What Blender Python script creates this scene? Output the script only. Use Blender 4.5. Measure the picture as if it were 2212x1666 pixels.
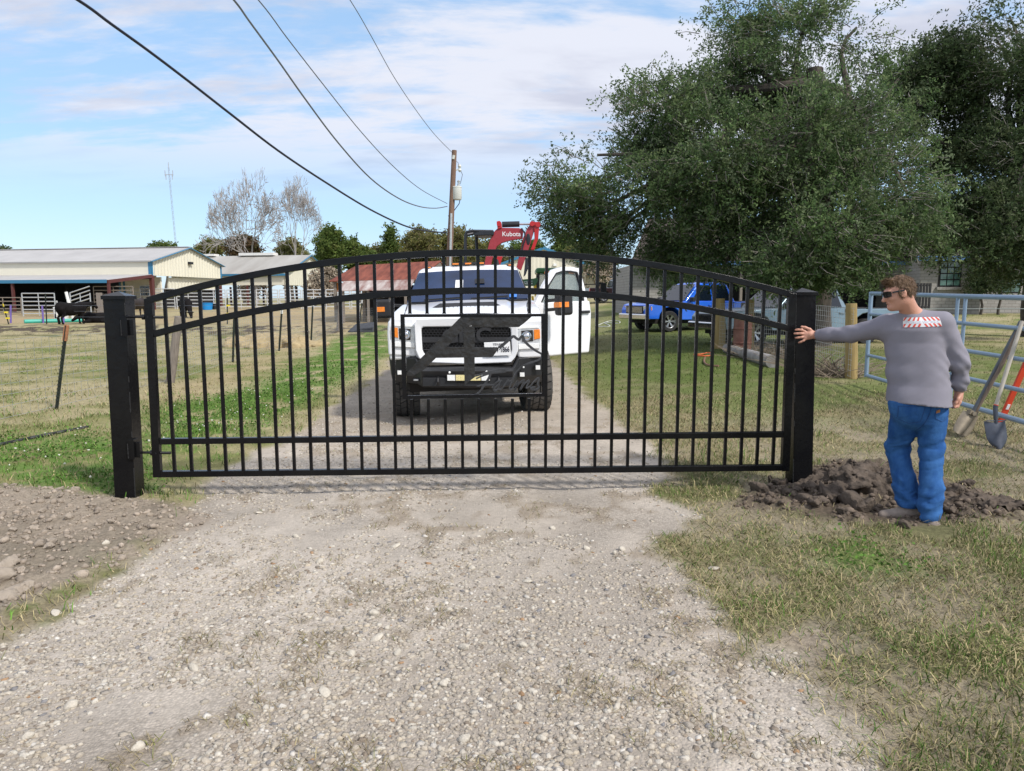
import bpy, bmesh, math, random
import numpy as np
from mathutils import Vector, Matrix

R = math.radians
rng = np.random.default_rng(11)
random.seed(11)
for o in list(bpy.data.objects):
    bpy.data.objects.remove(o)
S = bpy.context.scene
COL = S.collection

# ------------------------------------------------------------------ camera
PITCH = 7.0
CAMH = 1.6
cd = bpy.data.cameras.new('camera')
cd.lens = 25.0
cd.sensor_width = 36
cd.sensor_fit = 'HORIZONTAL'
cd.clip_start = 0.05
cd.clip_end = 6000
cam = bpy.data.objects.new('camera', cd)
COL.objects.link(cam)
cam.location = (0, 0, CAMH)
cam.rotation_euler = (R(90 - PITCH), 0, 0)
S.camera = cam

# ------------------------------------------------------------------ light
SUN_EL = 45.0
SUN_AZ = -42.0          # degrees from +X (towards -Y is negative)
sd = Vector((math.cos(R(SUN_AZ)) * math.cos(R(SUN_EL)), math.sin(R(SUN_AZ)) * math.cos(R(SUN_EL)), math.sin(R(SUN_EL))))
sl = bpy.data.lights.new('sun', 'SUN')
sl.energy = 2.9
sl.angle = R(5.0)
sl.color = (1.0, 0.95, 0.88)
so = bpy.data.objects.new('sun', sl)
COL.objects.link(so)
so.rotation_euler = sd.to_track_quat('Z', 'Y').to_euler()
so.location = (20, -10, 30)

W = bpy.data.worlds.new('World')
S.world = W
W.use_nodes = True
nt = W.node_tree
nt.nodes.clear()
def wn(t, **k):
    n = nt.nodes.new(t)
    for a, b in k.items():
        setattr(n, a, b)
    return n
def wl(a, b):
    nt.links.new(a, b)
def wmath(op, a, b=None, clamp=False):
    n = wn('ShaderNodeMath', operation=op, use_clamp=clamp)
    for i, x in enumerate((a, b)):
        if x is None:
            continue
        if isinstance(x, (int, float)):
            n.inputs[i].default_value = x
        else:
            wl(x, n.inputs[i])
    return n.outputs[0]
out = wn('ShaderNodeOutputWorld')
sky = wn('ShaderNodeTexSky', sky_type='NISHITA')
sky.sun_disc = False
sky.sun_elevation = R(SUN_EL)
sky.sun_rotation = math.atan2(sd.x, sd.y)
sky.altitude = 0
sky.air_density = 1.0
sky.dust_density = 0.6
sky.ozone_density = 1.6
bg1 = wn('ShaderNodeBackground')
bg1.inputs[1].default_value = 0.15
hs = wn('ShaderNodeHueSaturation')
hs.inputs['Saturation'].default_value = 1.05
hs.inputs['Value'].default_value = 1.0
wl(sky.outputs[0], hs.inputs['Color'])
wl(hs.outputs[0], bg1.inputs[0])
tc = wn('ShaderNodeTexCoord')
sep = wn('ShaderNodeSeparateXYZ')
wl(tc.outputs['Generated'], sep.inputs[0])
zc = wmath('MAXIMUM', sep.outputs[2], 0.0)
den = wmath('ADD', zc, 0.16)
cx_ = wmath('DIVIDE', sep.outputs[0], den)
cy_ = wmath('DIVIDE', sep.outputs[1], den)
def cloud(sx, sy, off, scale, detail, rough):
    cmb = wn('ShaderNodeCombineXYZ')
    wl(wmath('MULTIPLY', cx_, sx), cmb.inputs[0])
    wl(wmath('MULTIPLY', cy_, sy), cmb.inputs[1])
    cmb.inputs[2].default_value = off
    n = wn('ShaderNodeTexNoise')
    n.inputs['Scale'].default_value = scale
    n.inputs['Detail'].default_value = detail
    n.inputs['Roughness'].default_value = rough
    n.inputs['Distortion'].default_value = 0.25
    wl(cmb.outputs[0], n.inputs['Vector'])
    return n.outputs['Fac']
big = cloud(0.42, 1.25, 3.7, 1.15, 8, 0.60)
fine = cloud(1.1, 2.6, 9.1, 2.8, 9, 0.62)
mixc = wmath('ADD', wmath('MULTIPLY', big, 0.68), wmath('MULTIPLY', fine, 0.32))
ramp = wn('ShaderNodeMapRange', interpolation_type='SMOOTHSTEP')
ramp.inputs['From Min'].default_value = 0.355
ramp.inputs['From Max'].default_value = 0.49
wl(mixc, ramp.inputs['Value'])
hor = wn('ShaderNodeMapRange', interpolation_type='SMOOTHSTEP')
hor.inputs['From Min'].default_value = 0.10
hor.inputs['From Max'].default_value = 0.24
wl(sep.outputs[2], hor.inputs['Value'])
cf = wmath('MULTIPLY', wmath('MULTIPLY', ramp.outputs[0], hor.outputs[0]), 0.94, True)
ccol = wn('ShaderNodeMix', data_type='RGBA')
ccol.inputs['A'].default_value = (0.77, 0.79, 0.88, 1)
ccol.inputs['B'].default_value = (0.58, 0.60, 0.71, 1)
cdk = wn('ShaderNodeMapRange', interpolation_type='SMOOTHSTEP')
cdk.inputs['From Min'].default_value = 0.48
cdk.inputs['From Max'].default_value = 0.68
wl(cloud(0.7, 1.6, 21.3, 1.7, 6, 0.55), cdk.inputs['Value'])
wl(cdk.outputs[0], ccol.inputs['Factor'])
bg2 = wn('ShaderNodeBackground')
bg2.inputs[1].default_value = 0.86
wl(ccol.outputs['Result'], bg2.inputs[0])
ms = wn('ShaderNodeMixShader')
wl(cf, ms.inputs[0])
veil = wn('ShaderNodeBackground')
veil.inputs[0].default_value = (0.42, 0.65, 0.95, 1)
veil.inputs[1].default_value = 0.85
mv = wn('ShaderNodeMixShader')
mv.inputs[0].default_value = 0.62
wl(bg1.outputs[0], mv.inputs[1])
wl(veil.outputs[0], mv.inputs[2])
wl(mv.outputs[0], ms.inputs[1])
wl(bg2.outputs[0], ms.inputs[2])
wl(ms.outputs[0], out.inputs['Surface'])

vs = S.view_settings
vs.view_transform = 'Standard'
vs.look = 'None'
vs.exposure = 0.36
vs.gamma = 1.0
vs.use_curve_mapping = False
S.cycles.use_denoising = True
S.cycles.max_bounces = 6
S.cycles.transparent_max_bounces = 8

# ------------------------------------------------------------------ measuring helpers (photo pixel at 2212 wide -> world)
F_, CX_, CY_ = 1536.0, 1106.0, 833.0
cp, sp = math.cos(R(PITCH)), math.sin(R(PITCH))
def ray(u, v):
    x = (u - CX_) / F_
    y = -(v - CY_) / F_
    return Vector((x, cp + sp * y, -sp + cp * y))
def P(u, v, Y):
    d = ray(u, v)
    t = Y / d.y
    return Vector((d.x * t, Y, CAMH + d.z * t))
def ss(x, a, b):
    t = np.clip((np.asarray(x, float) - a) / (b - a), 0, 1)
    return t * t * (3 - 2 * t)
def H(x, y):
    h = 0.8 * ss(y, 45, 70)
    h = h + 0.25 * ss(x, 1.5, 5) * ss(y, 7, 15) + 0.5 * ss(x, 2, 8) * ss(y, 24, 38)
    h = h + 0.075 * ss(x, -1.4, 0.3) * np.exp(-((np.asarray(y, float) - 10) / 3.0) ** 2)
    return h
def G(u, v):
    d = ray(u, v)
    t, st = 1.0, 0.02
    while t < 400:
        p = Vector((0, 0, CAMH)) + d * t
        if p.z <= float(H(p.x, p.y)):
            break
        t += st
        st = max(0.01, t * 0.002)
    p.z = float(H(p.x, p.y))
    return p
def hz(x, y):
    return float(H(x, y))

# ------------------------------------------------------------------ noise
def _hash(ix, iy, iz):
    n = (ix.astype(np.int64) * 374761393 + iy.astype(np.int64) * 668265263 + iz.astype(np.int64) * 2147483647) & 0xffffffff
    n = ((n ^ (n >> 13)) * 1274126177) & 0xffffffff
    n = (n ^ (n >> 16)) & 0xffffffff
    return n / 4294967295.0
def vnoise(x, y, z=0.0):
    x, y, z = np.broadcast_arrays(np.asarray(x, float), np.asarray(y, float), np.asarray(z, float))
    ix, iy, iz = np.floor(x), np.floor(y), np.floor(z)
    fx, fy, fz = x - ix, y - iy, z - iz
    fx, fy, fz = (f * f * (3 - 2 * f) for f in (fx, fy, fz))
    r = 0
    for a in (0, 1):
        for b in (0, 1):
            for c in (0, 1):
                w = (fx if a else 1 - fx) * (fy if b else 1 - fy) * (fz if c else 1 - fz)
                r = r + w * _hash(ix + a, iy + b, iz + c)
    return r
def fbm(x, y, z=0.0, o=4):
    r, a, s = 0, 0.5, 0
    x, y, z = np.asarray(x, float), np.asarray(y, float), np.asarray(z, float)
    for i in range(o):
        r = r + a * vnoise(x * 2 ** i + 17.3 * i, y * 2 ** i + 5.1 * i, z * 2 ** i + 2.7 * i)
        s += a
        a *= 0.5
    return r / s

# ------------------------------------------------------------------ materials
MATS = {}
def M(name, col, rough=0.6, metal=0.0, var=0.12, vs=6.0, bump=0.0, bs=60.0, coat=0.0, alpha=None, spec=0.5, col2=None, stretch=None, attr=False, trans=0.0):
    if name in MATS:
        return MATS[name]
    m = bpy.data.materials.new(name)
    m.use_nodes = True
    t = m.node_tree
    b = t.nodes['Principled BSDF']
    b.inputs['Roughness'].default_value = rough
    b.inputs['Metallic'].default_value = metal
    b.inputs['Coat Weight'].default_value = coat
    b.inputs['Coat Roughness'].default_value = 0.06
    b.inputs['Specular IOR Level'].default_value = spec
    if alpha is not None:
        b.inputs['Alpha'].default_value = alpha
    if trans:
        b.inputs['Transmission Weight'].default_value = trans
    tcn = t.nodes.new('ShaderNodeTexCoord')
    mp = t.nodes.new('ShaderNodeMapping')
    t.links.new(tcn.outputs['Object'], mp.inputs['Vector'])
    if stretch:
        mp.inputs['Scale'].default_value = stretch
    nz = t.nodes.new('ShaderNodeTexNoise')
    nz.inputs['Scale'].default_value = vs
    nz.inputs['Detail'].default_value = 6
    nz.inputs['Roughness'].default_value = 0.62
    t.links.new(mp.outputs[0], nz.inputs['Vector'])
    mx = t.nodes.new('ShaderNodeMix')
    mx.data_type = 'RGBA'
    mr = t.nodes.new('ShaderNodeMapRange')
    mr.inputs['From Min'].default_value = 0.3
    mr.inputs['From Max'].default_value = 0.7
    t.links.new(nz.outputs['Fac'], mr.inputs['Value'])
    t.links.new(mr.outputs[0], mx.inputs['Factor'])
    if attr:
        at = t.nodes.new('ShaderNodeAttribute')
        at.attribute_name = 'Col'
        mul = t.nodes.new('ShaderNodeMix')
        mul.data_type = 'RGBA'
        mul.blend_type = 'MULTIPLY'
        mul.inputs['Factor'].default_value = 1
        t.links.new(at.outputs['Color'], mul.inputs['A'])
        mx.inputs['A'].default_value = (1 - var,) * 3 + (1,)
        mx.inputs['B'].default_value = (1 + var,) * 3 + (1,)
        t.links.new(mx.outputs['Result'], mul.inputs['B'])
        t.links.new(mul.outputs['Result'], b.inputs['Base Color'])
    else:
        c2 = col2 or tuple(min(1, c * (1 + var)) for c in col)
        c1 = col if col2 else tuple(c * (1 - var) for c in col)
        mx.inputs['A'].default_value = (*c1, 1)
        mx.inputs['B'].default_value = (*c2, 1)
        t.links.new(mx.outputs['Result'], b.inputs['Base Color'])
    if bump:
        nb = t.nodes.new('ShaderNodeTexNoise')
        nb.inputs['Scale'].default_value = bs
        nb.inputs['Detail'].default_value = 5
        t.links.new(mp.outputs[0], nb.inputs['Vector'])
        bp = t.nodes.new('ShaderNodeBump')
        bp.inputs['Strength'].default_value = bump
        bp.inputs['Distance'].default_value = 0.02
        t.links.new(nb.outputs['Fac'], bp.inputs['Height'])
        t.links.new(bp.outputs[0], b.inputs['Normal'])
    MATS[name] = m
    return m

def ribbed(name, col, axis, period, depth=0.35, rough=0.5, var=0.06, col2=None, vs=0.8, power=1.0):
    """painted corrugated sheet: ribs across one local axis as bump"""
    m = M(name, col, rough, 0.0, var, vs, col2=col2)
    t = m.node_tree
    b = t.nodes['Principled BSDF']
    tcn = t.nodes.new('ShaderNodeTexCoord')
    sp_ = t.nodes.new('ShaderNodeSeparateXYZ')
    t.links.new(tcn.outputs['Object'], sp_.inputs[0])
    def mt(op, a, bval):
        n = t.nodes.new('ShaderNodeMath')
        n.operation = op
        t.links.new(a, n.inputs[0])
        n.inputs[1].default_value = bval
        return n.outputs[0]
    w = mt('PINGPONG', mt('MULTIPLY', sp_.outputs[axis], 1.0 / period), 0.5)
    w = mt('POWER', mt('MULTIPLY', w, 2.0), power)
    bp = t.nodes.new('ShaderNodeBump')
    bp.inputs['Strength'].default_value = depth
    bp.inputs['Distance'].default_value = 0.05
    t.links.new(w, bp.inputs['Height'])
    t.links.new(bp.outputs[0], b.inputs['Normal'])
    return m

# ------------------------------------------------------------------ object helpers
def tag(o, label=None, cat=None, group=None, kind=None):
    if label: o['label'] = label
    if cat: o['category'] = cat
    if group: o['group'] = group
    if kind: o['kind'] = kind
    return o
def thing(name, label, cat, loc=(0, 0, 0), rz=0.0, group=None, rot=None):
    o = bpy.data.objects.new(name, None)
    o.empty_display_size = 0.2
    COL.objects.link(o)
    o.location = loc
    o.rotation_euler = rot if rot else (0, 0, rz)
    return tag(o, label, cat, group)
def dup(root, loc=None, rz=None, label=None, rot=None):
    c = root.copy()
    COL.objects.link(c)
    def kids(a, b):
        for ch in list(a.children):
            d = ch.copy()
            COL.objects.link(d)
            d.parent = b
            kids(ch, d)
    kids(root, c)
    if loc is not None: c.location = loc
    if rz is not None: c.rotation_euler = (0, 0, rz)
    if rot is not None: c.rotation_euler = rot
    if label: c['label'] = label
    return c
def link_mesh(name, me, mats, parent=None, loc=None):
    o = bpy.data.objects.new(name, me)
    COL.objects.link(o)
    for m in (mats if isinstance(mats, (list, tuple)) else [mats]):
        me.materials.append(m)
    if parent is not None: o.parent = parent
    if loc is not None: o.location = loc
    return o
def np_mesh(name, V, faces, mats, parent=None, smooth=True, col=None, loc=None):
    """V (n,3); faces (m,k) int array (all same k) or list of such arrays"""
    fl = faces if isinstance(faces, list) else [faces]
    me = bpy.data.meshes.new(name)
    V = np.ascontiguousarray(V, dtype=np.float32)
    me.vertices.add(len(V))
    me.vertices.foreach_set('co', V.ravel())
    idx = np.concatenate([f.ravel() for f in fl]).astype(np.int32)
    tot = np.concatenate([np.full(len(f), f.shape[1], np.int32) for f in fl])
    start = np.concatenate([[0], np.cumsum(tot)[:-1]]).astype(np.int32)
    me.loops.add(len(idx))
    me.loops.foreach_set('vertex_index', idx)
    me.polygons.add(len(tot))
    me.polygons.foreach_set('loop_start', start)
    me.polygons.foreach_set('loop_total', tot)
    if smooth:
        me.polygons.foreach_set('use_smooth', np.ones(len(tot), bool))
    me.update(calc_edges=True)
    me.validate()
    if col is not None:
        a = me.color_attributes.new('Col', 'FLOAT_COLOR', 'POINT')
        c4 = np.ones((len(V), 4), np.float32)
        c4[:, :3] = col
        a.data.foreach_set('color', c4.ravel())
    return link_mesh(name, me, mats, parent, loc)

def basis(d, up=(0, 0, 1)):
    d = Vector(d).normalized()
    u = Vector(up)
    if abs(d.dot(u)) > 0.98:
        u = Vector((0, 1, 0)) if abs(d.y) < 0.9 else Vector((1, 0, 0))
    a = d.cross(u).normalized()
    b = a.cross(d).normalized()
    return d, a, b

class MB:
    def __init__(s):
        s.v, s.f = [], []
        s.T = None
    def add(s, vs, fs):
        n = len(s.v)
        s.v += [tuple(s.T @ Vector(p)) if s.T is not None else tuple(p) for p in vs]
        s.f += [tuple(n + i for i in f) for f in fs]
        return s
    def box(s, lo, hi):
        x0, y0, z0 = lo
        x1, y1, z1 = hi
        return s.add([(x0, y0, z0), (x1, y0, z0), (x1, y1, z0), (x0, y1, z0), (x0, y0, z1), (x1, y0, z1), (x1, y1, z1), (x0, y1, z1)],
                     [(0, 3, 2, 1), (4, 5, 6, 7), (0, 1, 5, 4), (1, 2, 6, 5), (2, 3, 7, 6), (3, 0, 4, 7)])
    def cbox(s, c, size):
        return s.box([c[i] - size[i] / 2 for i in range(3)], [c[i] + size[i] / 2 for i in range(3)])
    def bar(s, p0, p1, w, h, up=(0, 0, 1)):
        p0, p1 = Vector(p0), Vector(p1)
        d, a, b = basis(p1 - p0, up)
        a, b = a * w / 2, b * h / 2
        return s.add([p0 - a - b, p0 + a - b, p0 + a + b, p0 - a + b, p1 - a - b, p1 + a - b, p1 + a + b, p1 - a + b],
                     [(0, 1, 2, 3), (7, 6, 5, 4), (0, 4, 5, 1), (1, 5, 6, 2), (2, 6, 7, 3), (3, 7, 4, 0)])
    def cyl(s, p0, p1, r0, r1=None, n=12, cap=True):
        return s.tube([p0, p1], [r0, r0 if r1 is None else r1], n, cap)
    def tube(s, pts, r, n=8, cap=True, closed=False):
        pts = [Vector(p) for p in pts]
        m = len(pts)
        rs = list(r) if hasattr(r, '__len__') else [r] * m
        vs, fs = [], []
        pa = None
        for i, p in enumerate(pts):
            d = (pts[min(i + 1, m - 1)] - pts[max(i - 1, 0)])
            if d.length < 1e-9: d = Vector((0, 0, 1))
            d.normalize()
            if pa is None:
                _, a, b = basis(d)
            else:
                a = (pa - d * pa.dot(d))
                if a.length < 1e-6: _, a, b = basis(d)
                a.normalize()
                b = a.cross(d)
            pa = a
            for k in range(n):
                t = 2 * math.pi * k / n + (math.pi / 4 if n == 4 else 0)
                vs.append(p + (a * math.cos(t) + b * math.sin(t)) * rs[i])
        for i in range(m - 1):
            for k in range(n):
                k2 = (k + 1) % n
                fs.append((i * n + k, i * n + k2, (i + 1) * n + k2, (i + 1) * n + k))
        if cap:
            fs.append(tuple(range(n))[::-1])
            fs.append(tuple((m - 1) * n + k for k in range(n)))
        return s.add(vs, fs)
    def prism(s, poly, off):
        """polygon of 3-D points swept by vector off"""
        poly = [Vector(p) for p in poly]
        off = Vector(off)
        n = len(poly)
        vs = poly + [p + off for p in poly]
        fs = [tuple(range(n)), tuple(range(2 * n - 1, n - 1, -1))]
        for i in range(n):
            j = (i + 1) % n
            fs.append((i, i + n, j + n, j))
        return s.add(vs, fs)
    def loft(s, secs, cap=True, closed=True):
        n = len(secs[0])
        vs = [p for q in secs for p in q]
        fs = []
        for i in range(len(secs) - 1):
            for k in range(n if closed else n - 1):
                k2 = (k + 1) % n
                fs.append((i * n + k, i * n + k2, (i + 1) * n + k2, (i + 1) * n + k))
        if cap:
            fs.append(tuple(range(n))[::-1])
            fs.append(tuple((len(secs) - 1) * n + k for k in range(n)))
        return s.add(vs, fs)
    def lathe(s, c, axis, prof, n=24, closed=False):
        """prof: list of (offset along axis, radius)"""
        c = Vector(c)
        d, a, b = basis(axis)
        vs, fs = [], []
        for (h, r) in prof:
            for k in range(n):
                t = 2 * math.pi * k / n
                vs.append(c + d * h + (a * math.cos(t) + b * math.sin(t)) * r)
        m = len(prof)
        for i in range(m if closed else m - 1):
            i2 = (i + 1) % m
            for k in range(n):
                k2 = (k + 1) % n
                fs.append((i * n + k, i * n + k2, i2 * n + k2, i2 * n + k))
        if not closed:
            if prof[0][1] > 1e-5: fs.append(tuple(range(n)))
            if prof[-1][1] > 1e-5: fs.append(tuple((m - 1) * n + k for k in range(n)))
        return s.add(vs, fs)
    def sphere(s, c, r, n=12, m=8):
        r = r if hasattr(r, '__len__') else (r, r, r)
        vs, fs = [], []
        for i in range(m + 1):
            ph = math.pi * i / m
            for k in range(n):
                t = 2 * math.pi * k / n
                vs.append((c[0] + r[0] * math.sin(ph) * math.cos(t), c[1] + r[1] * math.sin(ph) * math.sin(t), c[2] + r[2] * math.cos(ph)))
        for i in range(m):
            for k in range(n):
                k2 = (k + 1) % n
                fs.append((i * n + k, i * n + k2, (i + 1) * n + k2, (i + 1) * n + k))
        return s.add(vs, fs)
    def quad(s, *p):
        return s.add(p, [tuple(range(len(p)))])
    def build(s, name, mat, parent=None, smooth=True, bevel=0.0, seg=2, ang=35, loc=None, subdiv=0):
        me = bpy.data.meshes.new(name)
        me.from_pydata([tuple(p) for p in s.v], [], s.f)
        bm = bmesh.new()
        bm.from_mesh(me)
        bmesh.ops.remove_doubles(bm, verts=bm.verts, dist=1e-5)
        bmesh.ops.recalc_face_normals(bm, faces=bm.faces)
        bm.to_mesh(me)
        bm.free()
        if smooth:
            for p in me.polygons: p.use_smooth = True
            me.set_sharp_from_angle(angle=R(ang))
        o = link_mesh(name, me, mat, parent, loc)
        if bevel:
            md = o.modifiers.new('bevel', 'BEVEL')
            md.width = bevel
            md.segments = seg
            md.limit_method = 'ANGLE'
            md.angle_limit = R(30)
            md.harden_normals = True
        if subdiv:
            md = o.modifiers.new('sub', 'SUBSURF')
            md.levels = md.render_levels = subdiv
        return o

def text_obj(name, s, size, mat, parent, loc, rot, extrude=0.002, align='CENTER', bold=0.0, sx=1.0):
    c = bpy.data.curves.new(name, 'FONT')
    c.body = s
    c.size = size
    c.extrude = extrude
    c.offset = bold
    c.align_x = align
    c.align_y = 'CENTER'
    t = bpy.data.objects.new(name, c)
    COL.objects.link(t)
    dg = bpy.context.evaluated_depsgraph_get()
    me = bpy.data.meshes.new_from_object(t.evaluated_get(dg))
    bpy.data.objects.remove(t)
    me.name = name
    o = link_mesh(name, me, mat, parent)
    o.location = loc
    o.rotation_euler = rot
    o.scale = (sx, 1, 1)
    return o

# ------------------------------------------------------------------ implicit surfaces (smooth unions of round cones), meshed with surface nets
def rc(p, a, b, ra, rb):
    a, b = np.asarray(a, float), np.asarray(b, float)
    d = b - a
    t = np.clip(((p - a) @ d) / max(d @ d, 1e-12), 0, 1)
    return np.linalg.norm(p - (a + t[:, None] * d), axis=1) - (ra + (rb - ra) * t)
def ell(p, c, r, rot=None):
    q = p - np.asarray(c, float)
    if rot is not None: q = q @ np.asarray(rot, float)
    r = np.asarray(r, float)
    k0 = np.linalg.norm(q / r, axis=1)
    k1 = np.linalg.norm(q / (r * r), axis=1)
    return k0 * (k0 - 1.0) / np.maximum(k1, 1e-9)
def smin(a, b, k):
    h = np.clip(0.5 + 0.5 * (b - a) / k, 0, 1)
    return b + (a - b) * h - k * h * (1 - h)
def smax(a, b, k):
    return -smin(-a, -b, k)
def surfnet(f, lo, hi, h):
    lo = np.asarray(lo, float)
    n = np.ceil((np.asarray(hi, float) - lo) / h / 8).astype(int) * 8
    B = n // 8
    bc = np.stack(np.meshgrid(*[np.arange(b) for b in B], indexing='ij'), -1).reshape(-1, 3)
    cv = f(lo + (bc * 8 + 4) * h)
    A = np.repeat(np.repeat(np.repeat(cv.reshape(B), 8, 0), 8, 1), 8, 2).astype(np.float32)
    near = np.abs(cv) < h * 8 * 0.87 * 1.9
    off = np.stack(np.meshgrid(*[np.arange(8)] * 3, indexing='ij'), -1).reshape(-1, 3)
    gi = (bc[near][:, None, :] * 8 + off[None]).reshape(-1, 3)
    A[gi[:, 0], gi[:, 1], gi[:, 2]] = f(lo + gi * h)
    ins = A < 0
    c = np.zeros(tuple(n - 1), np.int8)
    for i in (0, 1):
        for j in (0, 1):
            for k in (0, 1):
                c += ins[i:n[0] - 1 + i, j:n[1] - 1 + j, k:n[2] - 1 + k]
    act = (c > 0) & (c < 8)
    ci = np.argwhere(act)
    idx = -np.ones(act.shape, np.int64)
    idx[act] = np.arange(len(ci))
    acc = np.zeros((len(ci), 3))
    cnt = np.zeros(len(ci))
    cr = [np.array(o) for o in ((0, 0, 0), (1, 0, 0), (0, 1, 0), (1, 1, 0), (0, 0, 1), (1, 0, 1), (0, 1, 1), (1, 1, 1))]
    val = [A[ci[:, 0] + o[0], ci[:, 1] + o[1], ci[:, 2] + o[2]] for o in cr]
    for a, b in ((0, 1), (2, 3), (4, 5), (6, 7), (0, 2), (1, 3), (4, 6), (5, 7), (0, 4), (1, 5), (2, 6), (3, 7)):
        m = (val[a] < 0) != (val[b] < 0)
        t = np.where(m, val[a] / np.where(m, val[a] - val[b], 1), 0)
        pt = cr[a] + t[:, None] * (cr[b] - cr[a])
        acc += np.where(m[:, None], pt, 0)
        cnt += m
    V = lo + (ci + acc / np.maximum(cnt, 1)[:, None]) * h
    faces = []
    for ax in range(3):
        o1, o2 = [(1, 2), (2, 0), (0, 1)][ax]
        sl0 = [slice(0, m) for m in n]
        sl1 = [slice(0, m) for m in n]
        sl0[ax] = slice(0, n[ax] - 1)
        sl1[ax] = slice(1, n[ax])
        s0, s1 = ins[tuple(sl0)], ins[tuple(sl1)]
        e = np.argwhere(s0 != s1)
        e = e[(e[:, o1] > 0) & (e[:, o2] > 0) & (e[:, o1] < n[o1] - 1) & (e[:, o2] < n[o2] - 1)]
        if not len(e): continue
        d1, d2 = np.eye(3, dtype=int)[o1], np.eye(3, dtype=int)[o2]
        q = [idx[tuple((e - x).T)] for x in (d1 * 0, d1, d1 + d2, d2)]
        q = np.stack(q, 1)
        flip = s1[tuple(e.T)]
        q[flip] = q[flip][:, ::-1]
        faces.append(q[(q >= 0).all(1)])
    return V, np.concatenate(faces)

# ------------------------------------------------------------------ scatter helpers
def leaf_arrays(C, axis, L, Wd, col, bend=0.0):
    n = len(C)
    r = rng.normal(size=(n, 3))
    b = np.cross(axis, r)
    b /= np.linalg.norm(b, axis=1)[:, None] + 1e-9
    a = axis * L[:, None]
    w = b * Wd[:, None]
    V = np.stack([C - a, C + w, C + a, C - w], 1).reshape(-1, 3)
    Fq = np.arange(n * 4).reshape(n, 4)
    return V, Fq, np.repeat(col, 4, 0)
def blades_mesh(name, X, Y, Z, height, width, lean, col, mat, kind='stuff', parent=None):
    n = len(X)
    th = rng.uniform(0, 2 * math.pi, n)
    ld = rng.uniform(0, 2 * math.pi, n)
    base = np.stack([X, Y, Z], 1)
    side = np.stack([np.cos(th), np.sin(th), np.zeros(n)], 1) * (width / 2)[:, None]
    ldv = np.stack([np.cos(ld), np.sin(ld), np.zeros(n)], 1)
    up = np.array([0, 0, 1.0])
    mid = base + up * (height * 0.55)[:, None] + ldv * (height * lean * 0.35)[:, None]
    tip = base + up * (height * np.clip(1.0 - 0.45 * lean, 0.12, 1))[:, None] + ldv * (height * lean)[:, None]
    V = np.stack([base - side, base + side, mid + side * 0.8, mid - side * 0.8, tip], 1).reshape(-1, 3)
    i = np.arange(n)[:, None] * 5
    q = i + np.array([[0, 1, 2, 3]])
    t = i + np.array([[3, 2, 4]])
    o = np_mesh(name, V, [q, t], mat, parent, True, np.repeat(col, 5, 0))
    if kind: o['kind'] = kind
    return o
ICO = None
def ico():
    global ICO
    if ICO is None:
        bm = bmesh.new()
        bmesh.ops.create_icosphere(bm, subdivisions=1, radius=1)
        bm.verts.ensure_lookup_table()
        v = np.array([p.co[:] for p in bm.verts])
        f = np.array([[q.index for q in p.verts] for p in bm.faces])
        bm.free()
        ICO = (v, f)
    return ICO
def stones_arrays(X, Y, Z, size, col, flat=0.62):
    v, f = ico()
    n, m = len(X), len(v)
    jit = 1 + rng.uniform(-0.34, 0.30, (n, m))
    sc = np.stack([size * rng.uniform(0.75, 1.35, n), size * rng.uniform(0.65, 1.05, n), size * flat * rng.uniform(0.7, 1.2, n)], 1)
    p = v[None] * jit[:, :, None] * sc[:, None, :]
    th = rng.uniform(0, 6.283, n)
    c, s_ = np.cos(th)[:, None], np.sin(th)[:, None]
    x = p[:, :, 0] * c - p[:, :, 1] * s_
    y = p[:, :, 0] * s_ + p[:, :, 1] * c
    z = p[:, :, 2] + rng.uniform(-0.25, 0.25, n)[:, None] * x
    V = np.stack([x + X[:, None], y + Y[:, None], z + Z[:, None]], 2).reshape(-1, 3)
    Fc = (f[None] + (np.arange(n) * m)[:, None, None]).reshape(-1, 3)
    return V, Fc, np.repeat(col, m, 0)
def poly_sd(px, py, poly):
    """signed distance (negative inside) of points to a polygon"""
    d = np.full(px.shape, 1e9)
    ins = np.zeros(px.shape, bool)
    n = len(poly)
    for i in range(n):
        ax, ay = poly[i][0], poly[i][1]
        bx, by = poly[(i + 1) % n][0], poly[(i + 1) % n][1]
        ex, ey = bx - ax, by - ay
        t = np.clip(((px - ax) * ex + (py - ay) * ey) / (ex * ex + ey * ey + 1e-12), 0, 1)
        d = np.minimum(d, np.hypot(px - ax - t * ex, py - ay - t * ey))
        c = ((ay > py) != (by > py)) & (px < (bx - ax) * (py - ay) / ((by - ay) if abs(by - ay) > 1e-9 else 1e-9) + ax)
        ins ^= c
    return np.where(ins, -d, d)
# ================================================================== GROUND
def g2(pts):
    o = []
    for (u, v) in pts:
        d = ray(u, v)
        t = CAMH / -d.z
        o.append((d.x * t, d.y * t))
    return o
DRIVE = g2([(0, 1425), (150, 1310), (300, 1215), (400, 1130), (440, 1055), (540, 990), (640, 940), (700, 895), (780, 840), (836, 800), (850, 770)]) + \
    [(-2.3, 22), (-2.0, 40), (1.0, 40), (0.9, 22)] + \
    g2([(1178, 770), (1215, 800), (1260, 860), (1310, 900), (1390, 955), (1440, 1005), (1400, 1050), (1500, 1110), (1430, 1180), (1490, 1260), (1560, 1310), (1700, 1450), (1800, 1560), (1900, 1666)]) + \
    [(1.6, 0.5), (2.4, -9), (-12, -9), (-9, 0.2), (-4.5, 1.9)]
SOIL_L = [(-9, 5.9)] + g2([(0, 1052), (120, 1060), (250, 1072), (320, 1078), (400, 1090), (430, 1130), (300, 1195), (150, 1270), (60, 1310), (0, 1340)]) + [(-9, 3.3)]
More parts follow.
